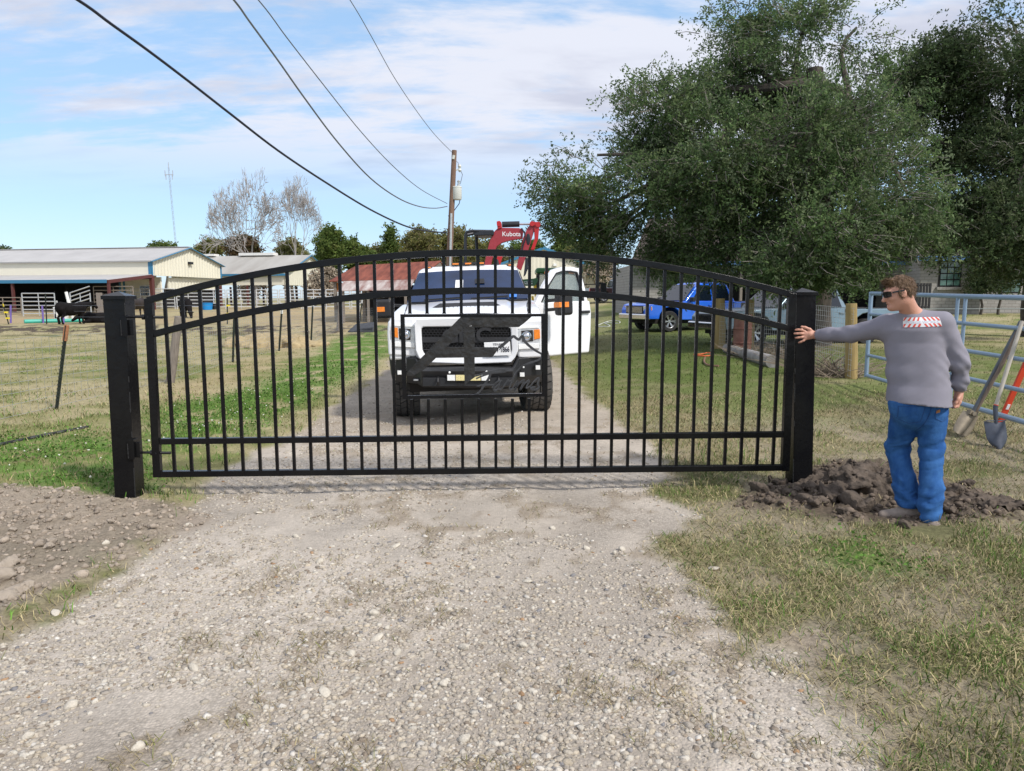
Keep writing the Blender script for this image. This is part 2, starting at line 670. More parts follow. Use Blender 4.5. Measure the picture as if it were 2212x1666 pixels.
SOIL_R = g2([(1590, 1085), (1700, 1040), (1790, 1000), (1930, 1005), (2060, 1050), (2170, 1082), (2190, 1118), (2000, 1142), (1850, 1132), (1700, 1118)])
LUSH_L = [(-9, 7.6)] + g2([(0, 945), (150, 930), (235, 945), (330, 1000), (330, 1060), (250, 1072), (120, 1060), (0, 1052)]) + [(-9, 5.9)]
CLOVER = g2([(335, 880), (520, 845), (640, 790), (720, 735), (830, 695), (848, 760), (760, 815), (700, 850), (600, 905), (520, 945), (335, 975)])
LAWN = g2([(1290, 690), (1720, 690), (1760, 760), (1700, 830), (1550, 850), (1300, 790)])
HAY = g2([(560, 686), (846, 676), (846, 700), (740, 722), (700, 745), (600, 770), (520, 735)])
BARE = g2([(335, 850), (450, 815), (560, 775), (600, 780), (500, 830), (335, 885)])
PATCH_R = g2([(1760, 1180), (1830, 1165), (1930, 1200), (1990, 1235), (1900, 1250), (1800, 1230)])
MUD_R = g2([(1640, 1360), (1760, 1320), (1850, 1360), (2010, 1390), (1960, 1450), (1800, 1400), (1700, 1450), (1900, 1560), (1880, 1666), (1760, 1600), (1640, 1470)])

VERGE_L = [(-9, 3.4)] + g2([(0, 1330), (60, 1300), (160, 1265), (300, 1195), (420, 1130), (470, 1150), (330, 1230), (150, 1330), (0, 1450)]) + [(-9, 2.2)]
def zones(X, Y):
    n1 = fbm(X * 0.55, Y * 0.55, 1.0, 4)
    n2 = fbm(X * 2.3, Y * 2.3, 4.0, 4)
    n3 = fbm(X * 7.5, Y * 7.5, 9.0, 3)
    wob = (n2 - 0.5) * 0.75 + (n3 - 0.5) * 0.35
    far = np.clip(Y / 8.0, 1.0, 6.0)
    z = {'n1': n1, 'n2': n2, 'n3': n3}
    def m(poly, soft, k=1.0):
        d = poly_sd(X, Y, poly) + wob * k
        return 1 - ss(d, -soft, soft)
    z['drive'] = m(DRIVE, 0.10, 0.55)
    z['soilL'] = m(SOIL_L, 0.12, 0.5)
    z['soilR'] = m(SOIL_R, 0.10, 0.35)
    z['lushL'] = m(LUSH_L, 0.25, 0.7)
    z['vergeL'] = m(VERGE_L, 0.15, 0.4)
    z['clover'] = m(CLOVER, 0.4, 1.2) * ss(n2 + 0.3 * n3, 0.47, 0.60)
    z['lawn'] = m(LAWN, 2.0, 3.0)
    z['hay'] = m(HAY, 1.5, 4.0)
    z['bare'] = m(BARE, 0.5, 1.2)
    z['patch'] = m(PATCH_R, 0.18, 0.5)
    z['mud'] = m(MUD_R, 0.16, 0.6) * (1 - z['drive'])
    return z

def lerp(a, b, t):
    t = np.asarray(t)[..., None] if np.ndim(t) else t
    return np.asarray(a) * (1 - t) + np.asarray(b) * t

C_GRAVEL = np.array((0.44, 0.388, 0.328))
C_DUST = np.array((0.49, 0.437, 0.375))
C_BROWN = np.array((0.25, 0.20, 0.145))
C_SOIL = np.array((0.33, 0.275, 0.22))
C_DARK = np.array((0.10, 0.078, 0.06))
C_DRY = np.array((0.37, 0.32, 0.185))
C_OLIVE = np.array((0.215, 0.21, 0.085))
C_GREEN = np.array((0.095, 0.19, 0.028))
C_HAY = np.array((0.43, 0.34, 0.20))
C_LAWN = np.array((0.10, 0.145, 0.032))  # lawn green, with the shade lying on it put into the colour

def ground_color(X, Y):
    z = zones(X, Y)
    n1, n2, n3 = z['n1'], z['n2'], z['n3']
    base = lerp(C_DRY, C_OLIVE, ss(n1 * 0.6 + n2 * 0.4, 0.40, 0.62))
    base = lerp(base, C_GREEN, ss(n2 * 0.5 + n1 * 0.5, 0.56, 0.70) * 0.55)
    right = ss(X, 0.8, 1.6) * (1 - ss(Y, 8, 10))
    verge = lerp(np.array((0.285, 0.245, 0.17)), np.array((0.17, 0.165, 0.08)), ss(n2, 0.40, 0.62))
    base = lerp(base, verge, right)
    base = lerp(base, lerp(C_LAWN, C_DRY * 0.75, ss(n2, 0.5, 0.68) * 0.6), ss(X, 0.8, 2.0) * ss(Y, 8, 10) * (1 - ss(Y, 17, 22)) * 0.8)
    base = lerp(base, np.array((.30, .25, .15)), ss(X, 0.8, 1.6) * ss(Y, 6.2, 7.5) * (1 - ss(Y, 10, 13)) * ss(n2 * .6 + n1 * .4, .44, .58) * .75)
    base = lerp(base, C_LAWN * 0.9, z['lawn'] * 0.85)
    base = lerp(base, C_HAY, z['hay'] * ss(n2, 0.3, 0.5))
    base = lerp(base, C_HAY * 0.9, z['bare'] * 0.8)
    base = lerp(base, C_GREEN, z['clover'] * 0.9)
    base = lerp(base, lerp(C_GREEN, C_OLIVE, ss(n3, 0.45, 0.62)), z['lushL'] * 0.85)
    base = lerp(base, lerp(np.array((.27, .225, .15)), np.array((.17, .17, .075)), ss(n3, .5, .65)), z['vergeL'] * .9)
    base = lerp(base, C_GREEN, z['patch'] * 0.55)
    base = lerp(base, np.array((0.33, 0.275, 0.22)), z['mud'] * 0.75)
    # manure and trampled dirt by the barns
    dirt = ss(Y, 28, 34) * (1 - ss(Y, 41, 46)) * ss(n2 + 0.4 * n1, 0.66, 0.76) * (X < -2)
    base = lerp(base, C_DARK * 0.9, dirt)
    base = lerp(base, C_HAY * 0.85, ss(Y, 40, 47) * (1 - ss(Y, 70, 80)) * (X < 0) * ss(n1, 0.32, 0.52))
    g = lerp(C_GRAVEL, C_DUST, ss(n1, 0.40, 0.58))
    g = lerp(g, C_BROWN * 1.05, ss(n2 * 0.55 + n3 * 0.45, 0.53, 0.64) * 0.62 * (1 - ss(Y, 9, 14)))
    g = g * (0.90 + 0.22 * ss(n1 * .5 + n2 * .5, .38, .62))[..., None]
    g = lerp(g, np.array((0.42, 0.35, 0.27)), ss(Y, 6, 9) * 0.45)
    base = lerp(base, g, z['drive'])
    pale = ss(X, 9, 11) * ss(Y, 52, 56) * (1 - ss(Y, 66, 70))
    base = lerp(base, np.array((0.45, 0.42, 0.37)), pale)
    base = lerp(base, lerp(C_SOIL, C_SOIL * 0.78, ss(n2, 0.42, 0.66)), z['soilL'] * 0.92)
    base = lerp(base, lerp(C_DARK, np.array((.19, .15, .115)), ss(n3, 0.4, 0.7)), z['soilR'] * 0.95)  # dug soil, its colour darkened to hold the man's shadow
    return base, z

def G0(u, v):
    d = ray(u, v)
    return d.x * CAMH / -d.z, d.y * CAMH / -d.z
def relief(X, Y, z):
    near = 1 - ss(Y, 10, 16)
    h = (z['n3'] - 0.5) * 0.018 * near * (1 - 0.3 * z['drive']) + (z['n2'] - 0.5) * 0.05 * near
    cl = fbm(X * 11, Y * 11, 3.0, 4)
    h = h + z['soilL'] * (0.01 + (np.abs(cl - 0.5) * 0.10))
    fl_, fr_ = G0(1945, 1118), G0(2003, 1146)
    feet = np.minimum(np.hypot(X - fl_[0], Y - fl_[1]), np.hypot(X - fr_[0], Y - fr_[1]))
    h = h + z['soilR'] * (np.abs(cl - 0.5) * 0.22) * ss(feet, .14, .34)
    rut = np.exp(-((Y - (5.98 + 0.058 * X)) / 0.10) ** 2) * (X > -2.9) * (X < 1.3)
    h = h - 0.03 * rut
    return h

ys = np.concatenate([np.linspace(-26, 0.2, 14), 0.9 + np.cumsum(np.full(430, 1.0) * 0.0105 * np.exp(np.arange(430) * 0.0125))])
ys = ys[ys < 30]
ys = np.concatenate([ys, ys[-1] * 1.035 ** np.arange(1, 165)])
ys = ys[ys < 4500]
sx = np.linspace(-1.15, 1.15, 560)
sx = np.concatenate([[-9, -5, -3.2, -2.4, -1.9, -1.6, -1.4, -1.25], sx, [1.25, 1.4, 1.6, 1.9, 2.4, 3.2, 5, 9]])
GX = sx[None, :] * np.maximum(ys[:, None], 0.0) * 1.0 + sx[None, :] * 1.6
GY = np.repeat(ys[:, None], len(sx), 1)
gc, gz = ground_color(GX.ravel(), GY.ravel())
HZ = H(GX.ravel(), GY.ravel()) + relief(GX.ravel(), GY.ravel(), gz)
GV = np.stack([GX.ravel(), GY.ravel(), HZ], 1)
nr, ncx = GX.shape
ii = (np.arange(nr - 1)[:, None] * ncx + np.arange(ncx - 1)[None]).ravel()
GF = np.stack([ii, ii + 1, ii + ncx + 1, ii + ncx], 1)
dfc = gz['drive'][GF].mean(1)
sfc = np.maximum(gz['soilL'], gz['soilR'])[GF].mean(1)

def ground_mat(name, kind):
    m = bpy.data.materials.new(name)
    m.use_nodes = True
    t = m.node_tree
    b = t.nodes['Principled BSDF']
    b.inputs['Roughness'].default_value = 0.95
    b.inputs['Specular IOR Level'].default_value = 0.15
    at = t.nodes.new('ShaderNodeAttribute')
    at.attribute_name = 'Col'
    tcn = t.nodes.new('ShaderNodeTexCoord')
    def noise(scale, det=6, rough=0.65):
        n = t.nodes.new('ShaderNodeTexNoise')
        n.inputs['Scale'].default_value = scale
        n.inputs['Detail'].default_value = det
        n.inputs['Roughness'].default_value = rough
        t.links.new(tcn.outputs['Object'], n.inputs['Vector'])
        return n
    def rng_(src, a, bb, c, d):
        n = t.nodes.new('ShaderNodeMapRange')
        for i, x in zip(('From Min', 'From Max', 'To Min', 'To Max'), (a, bb, c, d)):
            n.inputs[i].default_value = x
        t.links.new(src, n.inputs['Value'])
        return n.outputs[0]
    def mult(c, f):
        n = t.nodes.new('ShaderNodeMix')
        n.data_type = 'RGBA'
        n.blend_type = 'MULTIPLY'
        n.inputs['Factor'].default_value = 1
        t.links.new(c, n.inputs['A'])
        t.links.new(f, n.inputs['B'])
        return n.outputs['Result']
    c = at.outputs['Color']
    if kind == 'gravel':
        v = t.nodes.new('ShaderNodeTexVoronoi')
        v.inputs['Scale'].default_value = 70
        v.inputs['Randomness'].default_value = 1
        t.links.new(tcn.outputs['Object'], v.inputs['Vector'])
        hs_ = t.nodes.new('ShaderNodeSeparateColor')
        t.links.new(v.outputs['Color'], hs_.inputs[0])
        npatch = noise(1.1, 4)
        pm_ = rng_(npatch.outputs['Fac'], 0.42, 0.60, 0.15, 1.0)
        def soft(f):
            x = t.nodes.new('ShaderNodeMix'); x.data_type = 'FLOAT'
            t.links.new(pm_, x.inputs['Factor']); x.inputs['A'].default_value = 1.0; t.links.new(f, x.inputs['B'])
            return x.outputs['Result']
        c = mult(c, soft(rng_(hs_.outputs[0], 0, 1, 0.80, 1.14)))
        c = mult(c, soft(rng_(v.outputs['Distance'], 0.35, 0.75, 1.03, 0.80)))
        n = noise(26)
        c = mult(c, rng_(n.outputs['Fac'], 0.3, 0.7, 0.86, 1.1))
        n0 = noise(3.2, 5)
        c = mult(c, rng_(n0.outputs['Fac'], 0.3, 0.7, 0.88, 1.06))
        hgt = rng_(v.outputs['Distance'], 0.0, 0.7, 1, 0)
        n2 = noise(180, 3)
        add = t.nodes.new('ShaderNodeMath')
        add.operation = 'ADD'
        t.links.new(hgt, add.inputs[0])
        t.links.new(n2.outputs['Fac'], add.inputs[1])
        h = add.outputs[0]
        st, ds = 0.6, 0.008
    else:
        n = noise(38, 6, 0.7)
        c = mult(c, rng_(n.outputs['Fac'], 0.3, 0.7, 0.66, 1.28))
        n0 = noise(5, 6, 0.7)
        c = mult(c, rng_(n0.outputs['Fac'], 0.3, 0.7, 0.80, 1.16))
        h = n.outputs['Fac']
        st, ds = 0.8, 0.02
    t.links.new(c, b.inputs['Base Color'])
    bp = t.nodes.new('ShaderNodeBump')
    bp.inputs['Strength'].default_value = st
    bp.inputs['Distance'].default_value = ds
    t.links.new(h, bp.inputs['Height'])
    t.links.new(bp.outputs[0], b.inputs['Normal'])
    return m
def sub_ground(name, mask, mat):
    f = GF[mask]
    u, inv = np.unique(f, return_inverse=True)
    o = np_mesh(name, GV[u], inv.reshape(-1, 4), mat, None, True, gc[u])
    return tag(o, kind='structure')
isd = dfc > 0.5
iss = (sfc > 0.5) & ~isd
tag(sub_ground('ground', ~isd & ~iss, ground_mat('ground_turf', 'turf')), 'grass field and lawn with dry tan and green patches', 'ground')
tag(sub_ground('driveway', isd, ground_mat('driveway_gravel', 'gravel')), 'pale crushed limestone gravel driveway running under the gate', 'driveway')
tag(sub_ground('bare_soil_ground', iss, ground_mat('bare_soil', 'soil')), 'bare dug brown soil beside the gate posts', 'soil')

def gheight(X, Y):
    X, Y = np.asarray(X, float), np.asarray(Y, float)
    z = zones(X, Y)
    return H(X, Y) + relief(X, Y, z), z

# ------------------------------------------------------------------ gravel
def view_samples(n, y0, y1, xs=0.95, power=1.6):
    """more points nearer the camera"""
    t = rng.uniform(0, 1, n)
    Y = y0 * (y1 / y0) ** (t ** power) if power != 1 else y0 * (y1 / y0) ** t
    X = rng.uniform(-1, 1, n) * (xs * Y + 0.6)
    return X, Y
GRCOL = np.array([(0.52, 0.465, 0.385), (0.58, 0.535, 0.46), (0.47, 0.415, 0.34), (0.40, 0.355, 0.30), (0.52, 0.45, 0.35), (0.64, 0.60, 0.54), (0.31, 0.255, 0.20), (0.26, 0.25, 0.25), (0.42, 0.27, 0.16)])
GRP = np.array([.26, .16, .22, .15, .1, .04, .06, .02, .005])
X, Y = view_samples(190000, 1.45, 14, power=1.2)
hh, z = gheight(X, Y)
dens = fbm(X * 0.8, Y * 0.8, 33, 3) * 0.6 + fbm(X * 3.1, Y * 3.1, 5, 3) * 0.4
leftb = 1 - ss(X / np.maximum(Y, .1), -0.75, 0.1)
keep = (z['drive'] > 0.45) & (rng.uniform(0, 1, len(X)) < np.clip(ss(dens + 0.12 * leftb, 0.45, 0.60), 0.05, 1) * (0.95 - 0.45 * ss(X, 0.1, 1.2)))
X, Y, hh = X[keep], Y[keep], hh[keep]
n = len(X)
size = np.exp(rng.normal(math.log(0.0066), 0.50, n)) * (1 + 0.06 * Y)
size = np.clip(size, 0.003, 0.018)
col = GRCOL[rng.choice(len(GRCOL), n, p=GRP / GRP.sum())] * rng.uniform(0.72, 1.0, (n, 1))
Vs, Fs, Cs = stones_arrays(X, Y, hh + size * 0.02, size, col, 0.52)
M_STONE = M('gravel_stone', (1, 1, 1), 0.9, 0, 0.14, 60, bump=0.4, bs=150, attr=True, spec=0.2)
tag(np_mesh('gravel', Vs, Fs, M_STONE, None, False, Cs), 'loose pale limestone gravel scattered over the driveway', 'gravel', kind='stuff')
# loose rocks one could pick up
rocks = [(1265, 1188, .05), (1328, 1197, .045), (1345, 1190, .05), (1225, 1155, .035), (1542, 1229, .055), (1422, 1287, .04), (1416, 1419, .03), (1378, 1362, .03),
         (808, 1330, .06), (838, 1360, .04), (815, 1380, .05), (858, 1412, .05), (760, 1418, .05), (1540, 1555, .035), (1630, 1640, .04), (255, 1312, .045), (120, 1330, .05),
         (175, 1348, .055), (230, 1185, .05), (640, 1160, .045), (690, 1215, .05), (770, 1205, .04), (560, 1110, .04), (505, 1088, .035), (480, 1092, .03), (410, 1140, .05),
         (1195, 1140, .045), (1020, 1230, .05), (1140, 1255, .05), (1090, 1290, .04), (970, 1325, .045), (1000, 1400, .05), (1130, 1395, .045), (960, 1480, .05), (855, 1180, .05),
         (1210, 1480, .045), (1120, 1530, .045), (1330, 1540, .04), (1000, 1600, .05), (1170, 1600, .045), (700, 1500, .05), (520, 1560, .05), (300, 1620, .05), (420, 1450, .05), (150, 1520, .055), (60, 1590, .05)]
rv = []
for k in range(6):
    a, b, c = stones_arrays(np.zeros(1), np.zeros(1), np.zeros(1), np.ones(1), np.array([[.52, .475, .40]]) * rng.uniform(.8, 1.1), 0.6)
    rv.append((a, b, c))
for k, (u, v, s) in enumerate(rocks):
    p = G(u, v)
    a, b, c = rv[k % 6]
    hh1, _ = gheight(np.array([p.x]), np.array([p.y]))
    o = np_mesh('rock', a * s * 0.62, b, M_STONE, None, False, c, loc=(p.x, p.y, float(hh1[0]) + s * 0.12))
    o.rotation_euler = (0, 0, k * 1.3)
    md = o.modifiers.new('b', 'BEVEL'); md.width = s * .09; md.segments = 2
    tag(o, 'fist-sized pale limestone rock lying loose among the gravel and verge grass', 'rock', 'loose rocks on the driveway')

# ------------------------------------------------------------------ grass
M_BLADE = M('grass_blade', (1, 1, 1), 0.75, 0, 0.1, 3, attr=True, spec=0.2)
def grass_patch(name, label, X, Y, hmin, hmax, wid, lean, pal, prob, mask):
    hh, z = gheight(X, Y)
    fl_, fr_ = G0(1945, 1122), G0(2003, 1150)
    feet = np.minimum(np.hypot(X - fl_[0], Y - fl_[1]), np.hypot(X - fr_[0], Y - fr_[1]))
    k = (rng.uniform(0, 1, len(X)) < mask(X, Y, z)) & (feet > .17)
    X, Y, hh = X[k], Y[k], hh[k]
    n = len(X)
    col = np.array(pal)[rng.choice(len(pal), n, p=np.array(prob) / sum(prob))]
    nz_ = fbm(X * 1.7, Y * 1.7, 3, 3)
    if name == 'field_grass':        # blades take the tint of the turf they grow from
        col = col * .45 + ground_color(X, Y)[0] * .6
        col = col * np.where(X > 0, .85, 1.0)[:, None]  # right-hand blades coloured darker for the shade on the lawn
    col = col * (0.75 + 0.5 * nz_)[:, None] * rng.uniform(0.75, 1.2, (n, 1))
    ht = rng.uniform(hmin, hmax, n) * (0.6 + 0.8 * fbm(X * 1.1, Y * 1.1, 8, 2))
    o = blades_mesh(name, X, Y, hh, ht, rng.uniform(0.6, 1.3, n) * wid * (1 + Y * 0.06), rng.uniform(lean[0], lean[1], n), col, M_BLADE)
    return tag(o, label, 'grass')
GB, GB2 = (0.075, 0.145, 0.025), (0.11, 0.19, 0.035)
ST, ST2, ST3 = (0.42, 0.35, 0.19), (0.33, 0.28, 0.16), (0.25, 0.205, 0.12)
OLV = (0.17, 0.18, 0.06)
# right verge, near: matted straw with green
X, Y = view_samples(260000, 1.5, 11, 0.98, 1.0)
keep = X > 0.3
grass_patch('verge_grass', 'matted dry and green grass verge right of the driveway', X[keep], Y[keep], 0.022, 0.066, 0.0038, (0.8, 2.0), [ST, ST2, ST3, GB, OLV, GB2], [.20, .22, .18, .13, .21, .06],
            lambda X, Y, z: np.clip((1 - z['drive']) * (1 - z['soilR'] * 0.95) * (1 - 0.75 * z['mud']) * (1 - .6 * z['patch']), 0, 1) * (0.42 + 0.58 * ss(z['n2'] + .3 * z['n3'], 0.42, 0.66)))
X, Y = view_samples(60000, 1.6, 8, 0.98, 1.0)
keep = X > 0.4
grass_patch('standing_grass', 'taller green grass tufts in the right verge', X[keep], Y[keep], 0.04, 0.12, 0.004, (0.2, 0.8), [GB, GB2, OLV, ST], [.35, .25, .3, .15],
            lambda X, Y, z: np.clip((1 - z['drive']) * (1 - z['soilR']) * (1 - z['mud']), 0, 1) * (ss(z['n2'] * .6 + z['n1'] * .4, 0.52, 0.60) * 0.8 + ss(X / Y, 0.55, 0.75) * ss(3.6 - Y, 0, .8) * .5))
X, Y = view_samples(70000, 3.0, 12, 1.0, 1.0)
keep = X < -0.6
grass_patch('left_verge_grass', 'short grass left of the driveway around the hinge post', X[keep], Y[keep], 0.03, 0.09, 0.005, (0.3, 1.3), [(.085, .19, .028), (.12, .23, .04), OLV, ST, ST2], [.34, .26, .20, .11, .09],
            lambda X, Y, z: np.clip((1 - z['drive']) * (1 - z['soilL']) * (1 - .8 * z['vergeL']), 0, 1) * (0.22 + 0.78 * np.maximum(z['lushL'], np.maximum(z['clover'], ss(z['n2'], 0.5, 0.62) * .7))))
X, Y = view_samples(110000, 8, 40, 1.0, 1.0)
grass_patch('field_grass', 'short pasture and lawn grass beyond the gate', X, Y, 0.025, 0.065, 0.006, (0.5, 1.6), [(.21, .215, .085), (.36, .31, .175), (.30, .27, .14), (.10, .16, .035), (.13, .19, .045)], [.34, .22, .18, .13, .13],
            lambda X, Y, z: np.clip((1 - z['drive']), 0, 1) * (0.3 + .7 * np.maximum(z['lawn'], ss(z['n2'], .4, .65))))
# dry tufts poking out of the gravel
X, Y = view_samples(45000, 1.6, 9, 0.9, 1.0)
grass_patch('dead_weeds', 'brown dead weeds matted between the driveway stones', X, Y, 0.02, 0.05, 0.0035, (0.9, 2.0), [ST2, ST3, (.2, .16, .09), OLV], [.3, .35, .2, .15],
            lambda X, Y, z: z['drive'] * ss(z['n2'] * .55 + z['n3'] * .45, 0.53, 0.62) * .95)
X, Y = view_samples(30000, 2.0, 6, 1.0, 1.0)
grass_patch('straw_verge', 'matted dead straw between the bare soil and the driveway on the left', X, Y, 0.02, 0.06, 0.004, (0.9, 2.0), [ST, ST2, ST3, OLV], [.3, .3, .2, .2],
            lambda X, Y, z: z['vergeL'] * (1 - z['drive']) * .9)
# clover: small round leaves and white flower heads
def clover(name, label, n, y0, y1, mask, sz):
    X, Y = view_samples(n, y0, y1, 1.0, 1.0)
    hh, z = gheight(X, Y)
    k = rng.uniform(0, 1, n) < mask(X, Y, z)
    X, Y, hh = X[k], Y[k], hh[k]
    n = len(X)
    ax = rng.normal(size=(n, 3)) * np.array([1, 1, .35])
    ax /= np.linalg.norm(ax, axis=1)[:, None]
    s = rng.uniform(.7, 1.3, n) * sz * (1 + Y * .05)
    C = np.stack([X, Y, hh + rng.uniform(0.01, 0.07, n)], 1)
    colr = np.array([.075, .15, .025]) * rng.uniform(.6, 1.5, (n, 1))
    V, Fq, Cc = leaf_arrays(C, ax, s, s * .8, colr)
    return tag(np_mesh(name, V, Fq, M_BLADE, None, True, Cc), label, 'clover', kind='stuff')
clover('clover', 'bright green clover beds left of the driveway', 110000, 4.8, 18, lambda X, Y, z: (X < 0) * (1 - z['drive']) * (1 - z['soilL']) * np.maximum(z['clover'], z['lushL'] * ss(z['n2'], .46, .56)), 0.010)
clover('clover_patch', 'small bright green clover patch in the right verge', 26000, 3.2, 6.5, lambda X, Y, z: (X > 0) * (1 - z['soilR']) * z['patch'] * .8, 0.010)
X, Y = view_samples(5200, 5.2, 14, 1.0, 1.0)
hh, z = gheight(X, Y)
k = (X < -1) & (z['soilL'] < .3) & (z['drive'] < .2) & (rng.uniform(0, 1, len(X)) < np.maximum(z['clover'], z['lushL'] * .3) * .30)
X, Y, hh = X[k], Y[k], hh[k]
fs = rng.uniform(.008, .013, len(X))
Vs, Fs, Cs = stones_arrays(X, Y, hh + .075, fs, np.full((len(X), 3), .62) * np.array([1, 1, .86]), 0.9)
tag(np_mesh('clover_flowers', Vs, Fs, M_STONE, None, True, Cs), 'tiny white clover flower heads in the green clover', 'flowers', kind='stuff')

# ------------------------------------------------------------------ dug soil round the latch post and by the hinge post
M_CLOD = M('dug_clay', (0.155, 0.123, 0.098), 0.95, 0, 0.3, 9, bump=0.8, bs=45, col2=(0.065, 0.053, 0.044), spec=0.15)  # dug clay, with the shadow on the heap put into its dark tone
M_CLODL = M('dry_clay', (0.38, 0.325, 0.265), 0.95, 0, 0.2, 8, bump=0.6, bs=45, col2=(0.27, 0.225, 0.18), spec=0.15)
def mound(name, label, c, rx, ry, hgt, seed, mat):
    def f(p):
        q = (p - np.array(c)) / np.array([rx, ry, hgt])
        n = fbm(p[:, 0] * 5 + seed, p[:, 1] * 5, p[:, 2] * 5, 4) - .5
        n2 = fbm(p[:, 0] * 19 + seed, p[:, 1] * 19, p[:, 2] * 19, 4) - .5
        return (np.linalg.norm(q, axis=1) - 1) * hgt * .8 + n * .20 + n2 * .10
    V, Fq = surfnet(f, np.array(c) - [rx * 1.35, ry * 1.35, .1], np.array(c) + [rx * 1.35, ry * 1.35, hgt * 1.7], .012)
    o = np_mesh(name, V, Fq, mat)
    return tag(o, label, 'soil mound')
pm = G(1850, 1062)
mound('soil_mound', 'dug clay heap beside the right gate post, coloured dark for the shadow of the man', (pm.x, pm.y + .12, 0.0), .48, .28, .17, 3.0, M_CLOD)
pm2 = G(2080, 1085)
mound('soil_mound', 'low brown clay heap just right of the man in jeans', (pm2.x - .02, pm2.y, -0.02), .34, .20, .09, 9.0, M_CLOD)
def clod_mesh(seed):
    def f(p):
        n = fbm(p[:, 0] * 2.2 + seed, p[:, 1] * 2.2, p[:, 2] * 2.2, 3) - .5
        n2 = np.abs(fbm(p[:, 0] * 6 + seed, p[:, 1] * 6, p[:, 2] * 6, 3) - .5)
        d = ell(p, (0, 0, 0), (1, .8, .62)) * .8 + n * .65 + n2 * .40
        r_ = np.random.default_rng(int(seed * 10))
        for _ in range(7):          # broken flat faces
            nn = r_.normal(size=3); nn /= np.linalg.norm(nn)
            d = smax(d, (p @ nn - r_.uniform(.42, .72)) * .8, .05)
        return d
    return surfnet(f, (-1.5, -1.4, -1.1), (1.5, 1.4, 1.1), .095)
clods = [clod_mesh(s) for s in (1.0, 7.7, 15.2, 23.9)]
CL = [(1640, 1068, .09), (1665, 1076, .05), (1700, 1072, .06), (1722, 1068, .045), (1748, 1063, .07), (1735, 1092, .09), (1790, 1085, .10), (1770, 1100, .065), (1760, 1108, .07), (1840, 1098, .12), (1862, 1102, .11),
      (1950, 1142, .065), (1820, 1118, .05), (1660, 1094, .05), (1688, 1100, .035), (1720, 1108, .04), (1640, 1090, .03), (2060, 1098, .08), (2100, 1085, .09), (2130, 1100, .07),
      (2050, 1115, .07), (2165, 1092, .06), (1690, 1050, .06), (1800, 1040, .06), (2090, 1052, .07), (2075, 1122, .035), (1850, 1125, .03)]
for k, (u, v, s) in enumerate(CL):
    p = G(u, v)
    V, Fq = clods[k % 4]
    hh1, _ = gheight(np.array([p.x]), np.array([p.y]))
    o = np_mesh('clay_clod', V * s, Fq, M_CLOD, None, True, loc=(p.x, p.y, float(hh1[0]) + s * .3))
    o.rotation_euler = (.3 * math.sin(k), .3 * math.cos(k * 2), k * 2.1)
    tag(o, 'lump of dark dug clay lying around the right gate post', 'clay clod', 'dug clay clods by the latch post')
CL2 = [(8, 1262, .075), (30, 1290, .06), (14, 1300, .065), (60, 1282, .05), (112, 1185, .05), (105, 1195, .04), (18, 1235, .06), (48, 1245, .035), (150, 1130, .04), (90, 1110, .035), (40, 1090, .04), (200, 1100, .035), (165, 1065, .05), (130, 1062, .04), (25, 1158, .04), (240, 1140, .03), (325, 1120, .03), (75, 1150, .035)]
for k, (u, v, s) in enumerate(CL2):
    p = G(u, v)
    V, Fq = clods[(k + 1) % 4]
    hh1, _ = gheight(np.array([p.x]), np.array([p.y]))
    o = np_mesh('soil_clod', V * s, Fq, M_CLODL, None, True, loc=(p.x, p.y, float(hh1[0]) + s * .25))
    o.rotation_euler = (.3 * math.sin(k), .3 * math.cos(k * 2), k * 1.7)
    tag(o, 'dry grey-brown clod on the bare soil left of the driveway', 'soil clod', 'dry clods by the hinge post')
X = rng.uniform(-5.2, -1.6, 6000)
Y = rng.uniform(3.0, 6.0, 6000)
X2 = rng.uniform(1.6, 4.6, 4500)
Y2 = rng.uniform(4.4, 6.6, 4500)
X, Y = np.concatenate([X, X2]), np.concatenate([Y, Y2])
hh, z = gheight(X, Y)
k = (np.maximum(z['soilL'], z['soilR']) > .35) & (rng.uniform(0, 1, len(X)) < .75)
X, Y, hh = X[k], Y[k], hh[k]
s = np.clip(np.exp(rng.normal(math.log(.011), .5, len(X))), .005, .035)
cc = np.where((X < 0)[:, None], np.array([[.34, .285, .23]]), np.array([[.16, .125, .098]])) * rng.uniform(.7, 1.25, (len(X), 1))
Vs, Fs, Cs = stones_arrays(X, Y, hh + s * .2, s, cc, .75)
tag(np_mesh('soil_crumbs', Vs, Fs, M_STONE, None, True, Cs), 'small crumbs of dug soil around both gate posts', 'soil', kind='stuff')
# ================================================================== GATE
M_BLK = M('black_gloss_paint', (0.0035, 0.0035, 0.005), 0.24, 0, 0.3, 5, bump=0.12, bs=24, spec=0.22, col2=(0.009, 0.009, 0.009))
M_BLKW = M('black_weld', (0.014, 0.014, 0.015), 0.5, 0, 0.4, 60, bump=0.8, bs=200)
M_EMB = M('black_brushed_plate', (0.018, 0.017, 0.016), 0.36, 0, 0.5, 9, bump=0.7, bs=22, spec=0.5)
M_SCR = M('paler_black_plate', (0.045, 0.046, 0.05), 0.42, 0.2, 0.4, 9, bump=0.3, bs=22, spec=0.5)  # paler than the emblem plate, so the thin strokes stand out
M_BOLT = M('black_bolt', (0.02, 0.02, 0.022), 0.4, 0.4, 0.2, 30)

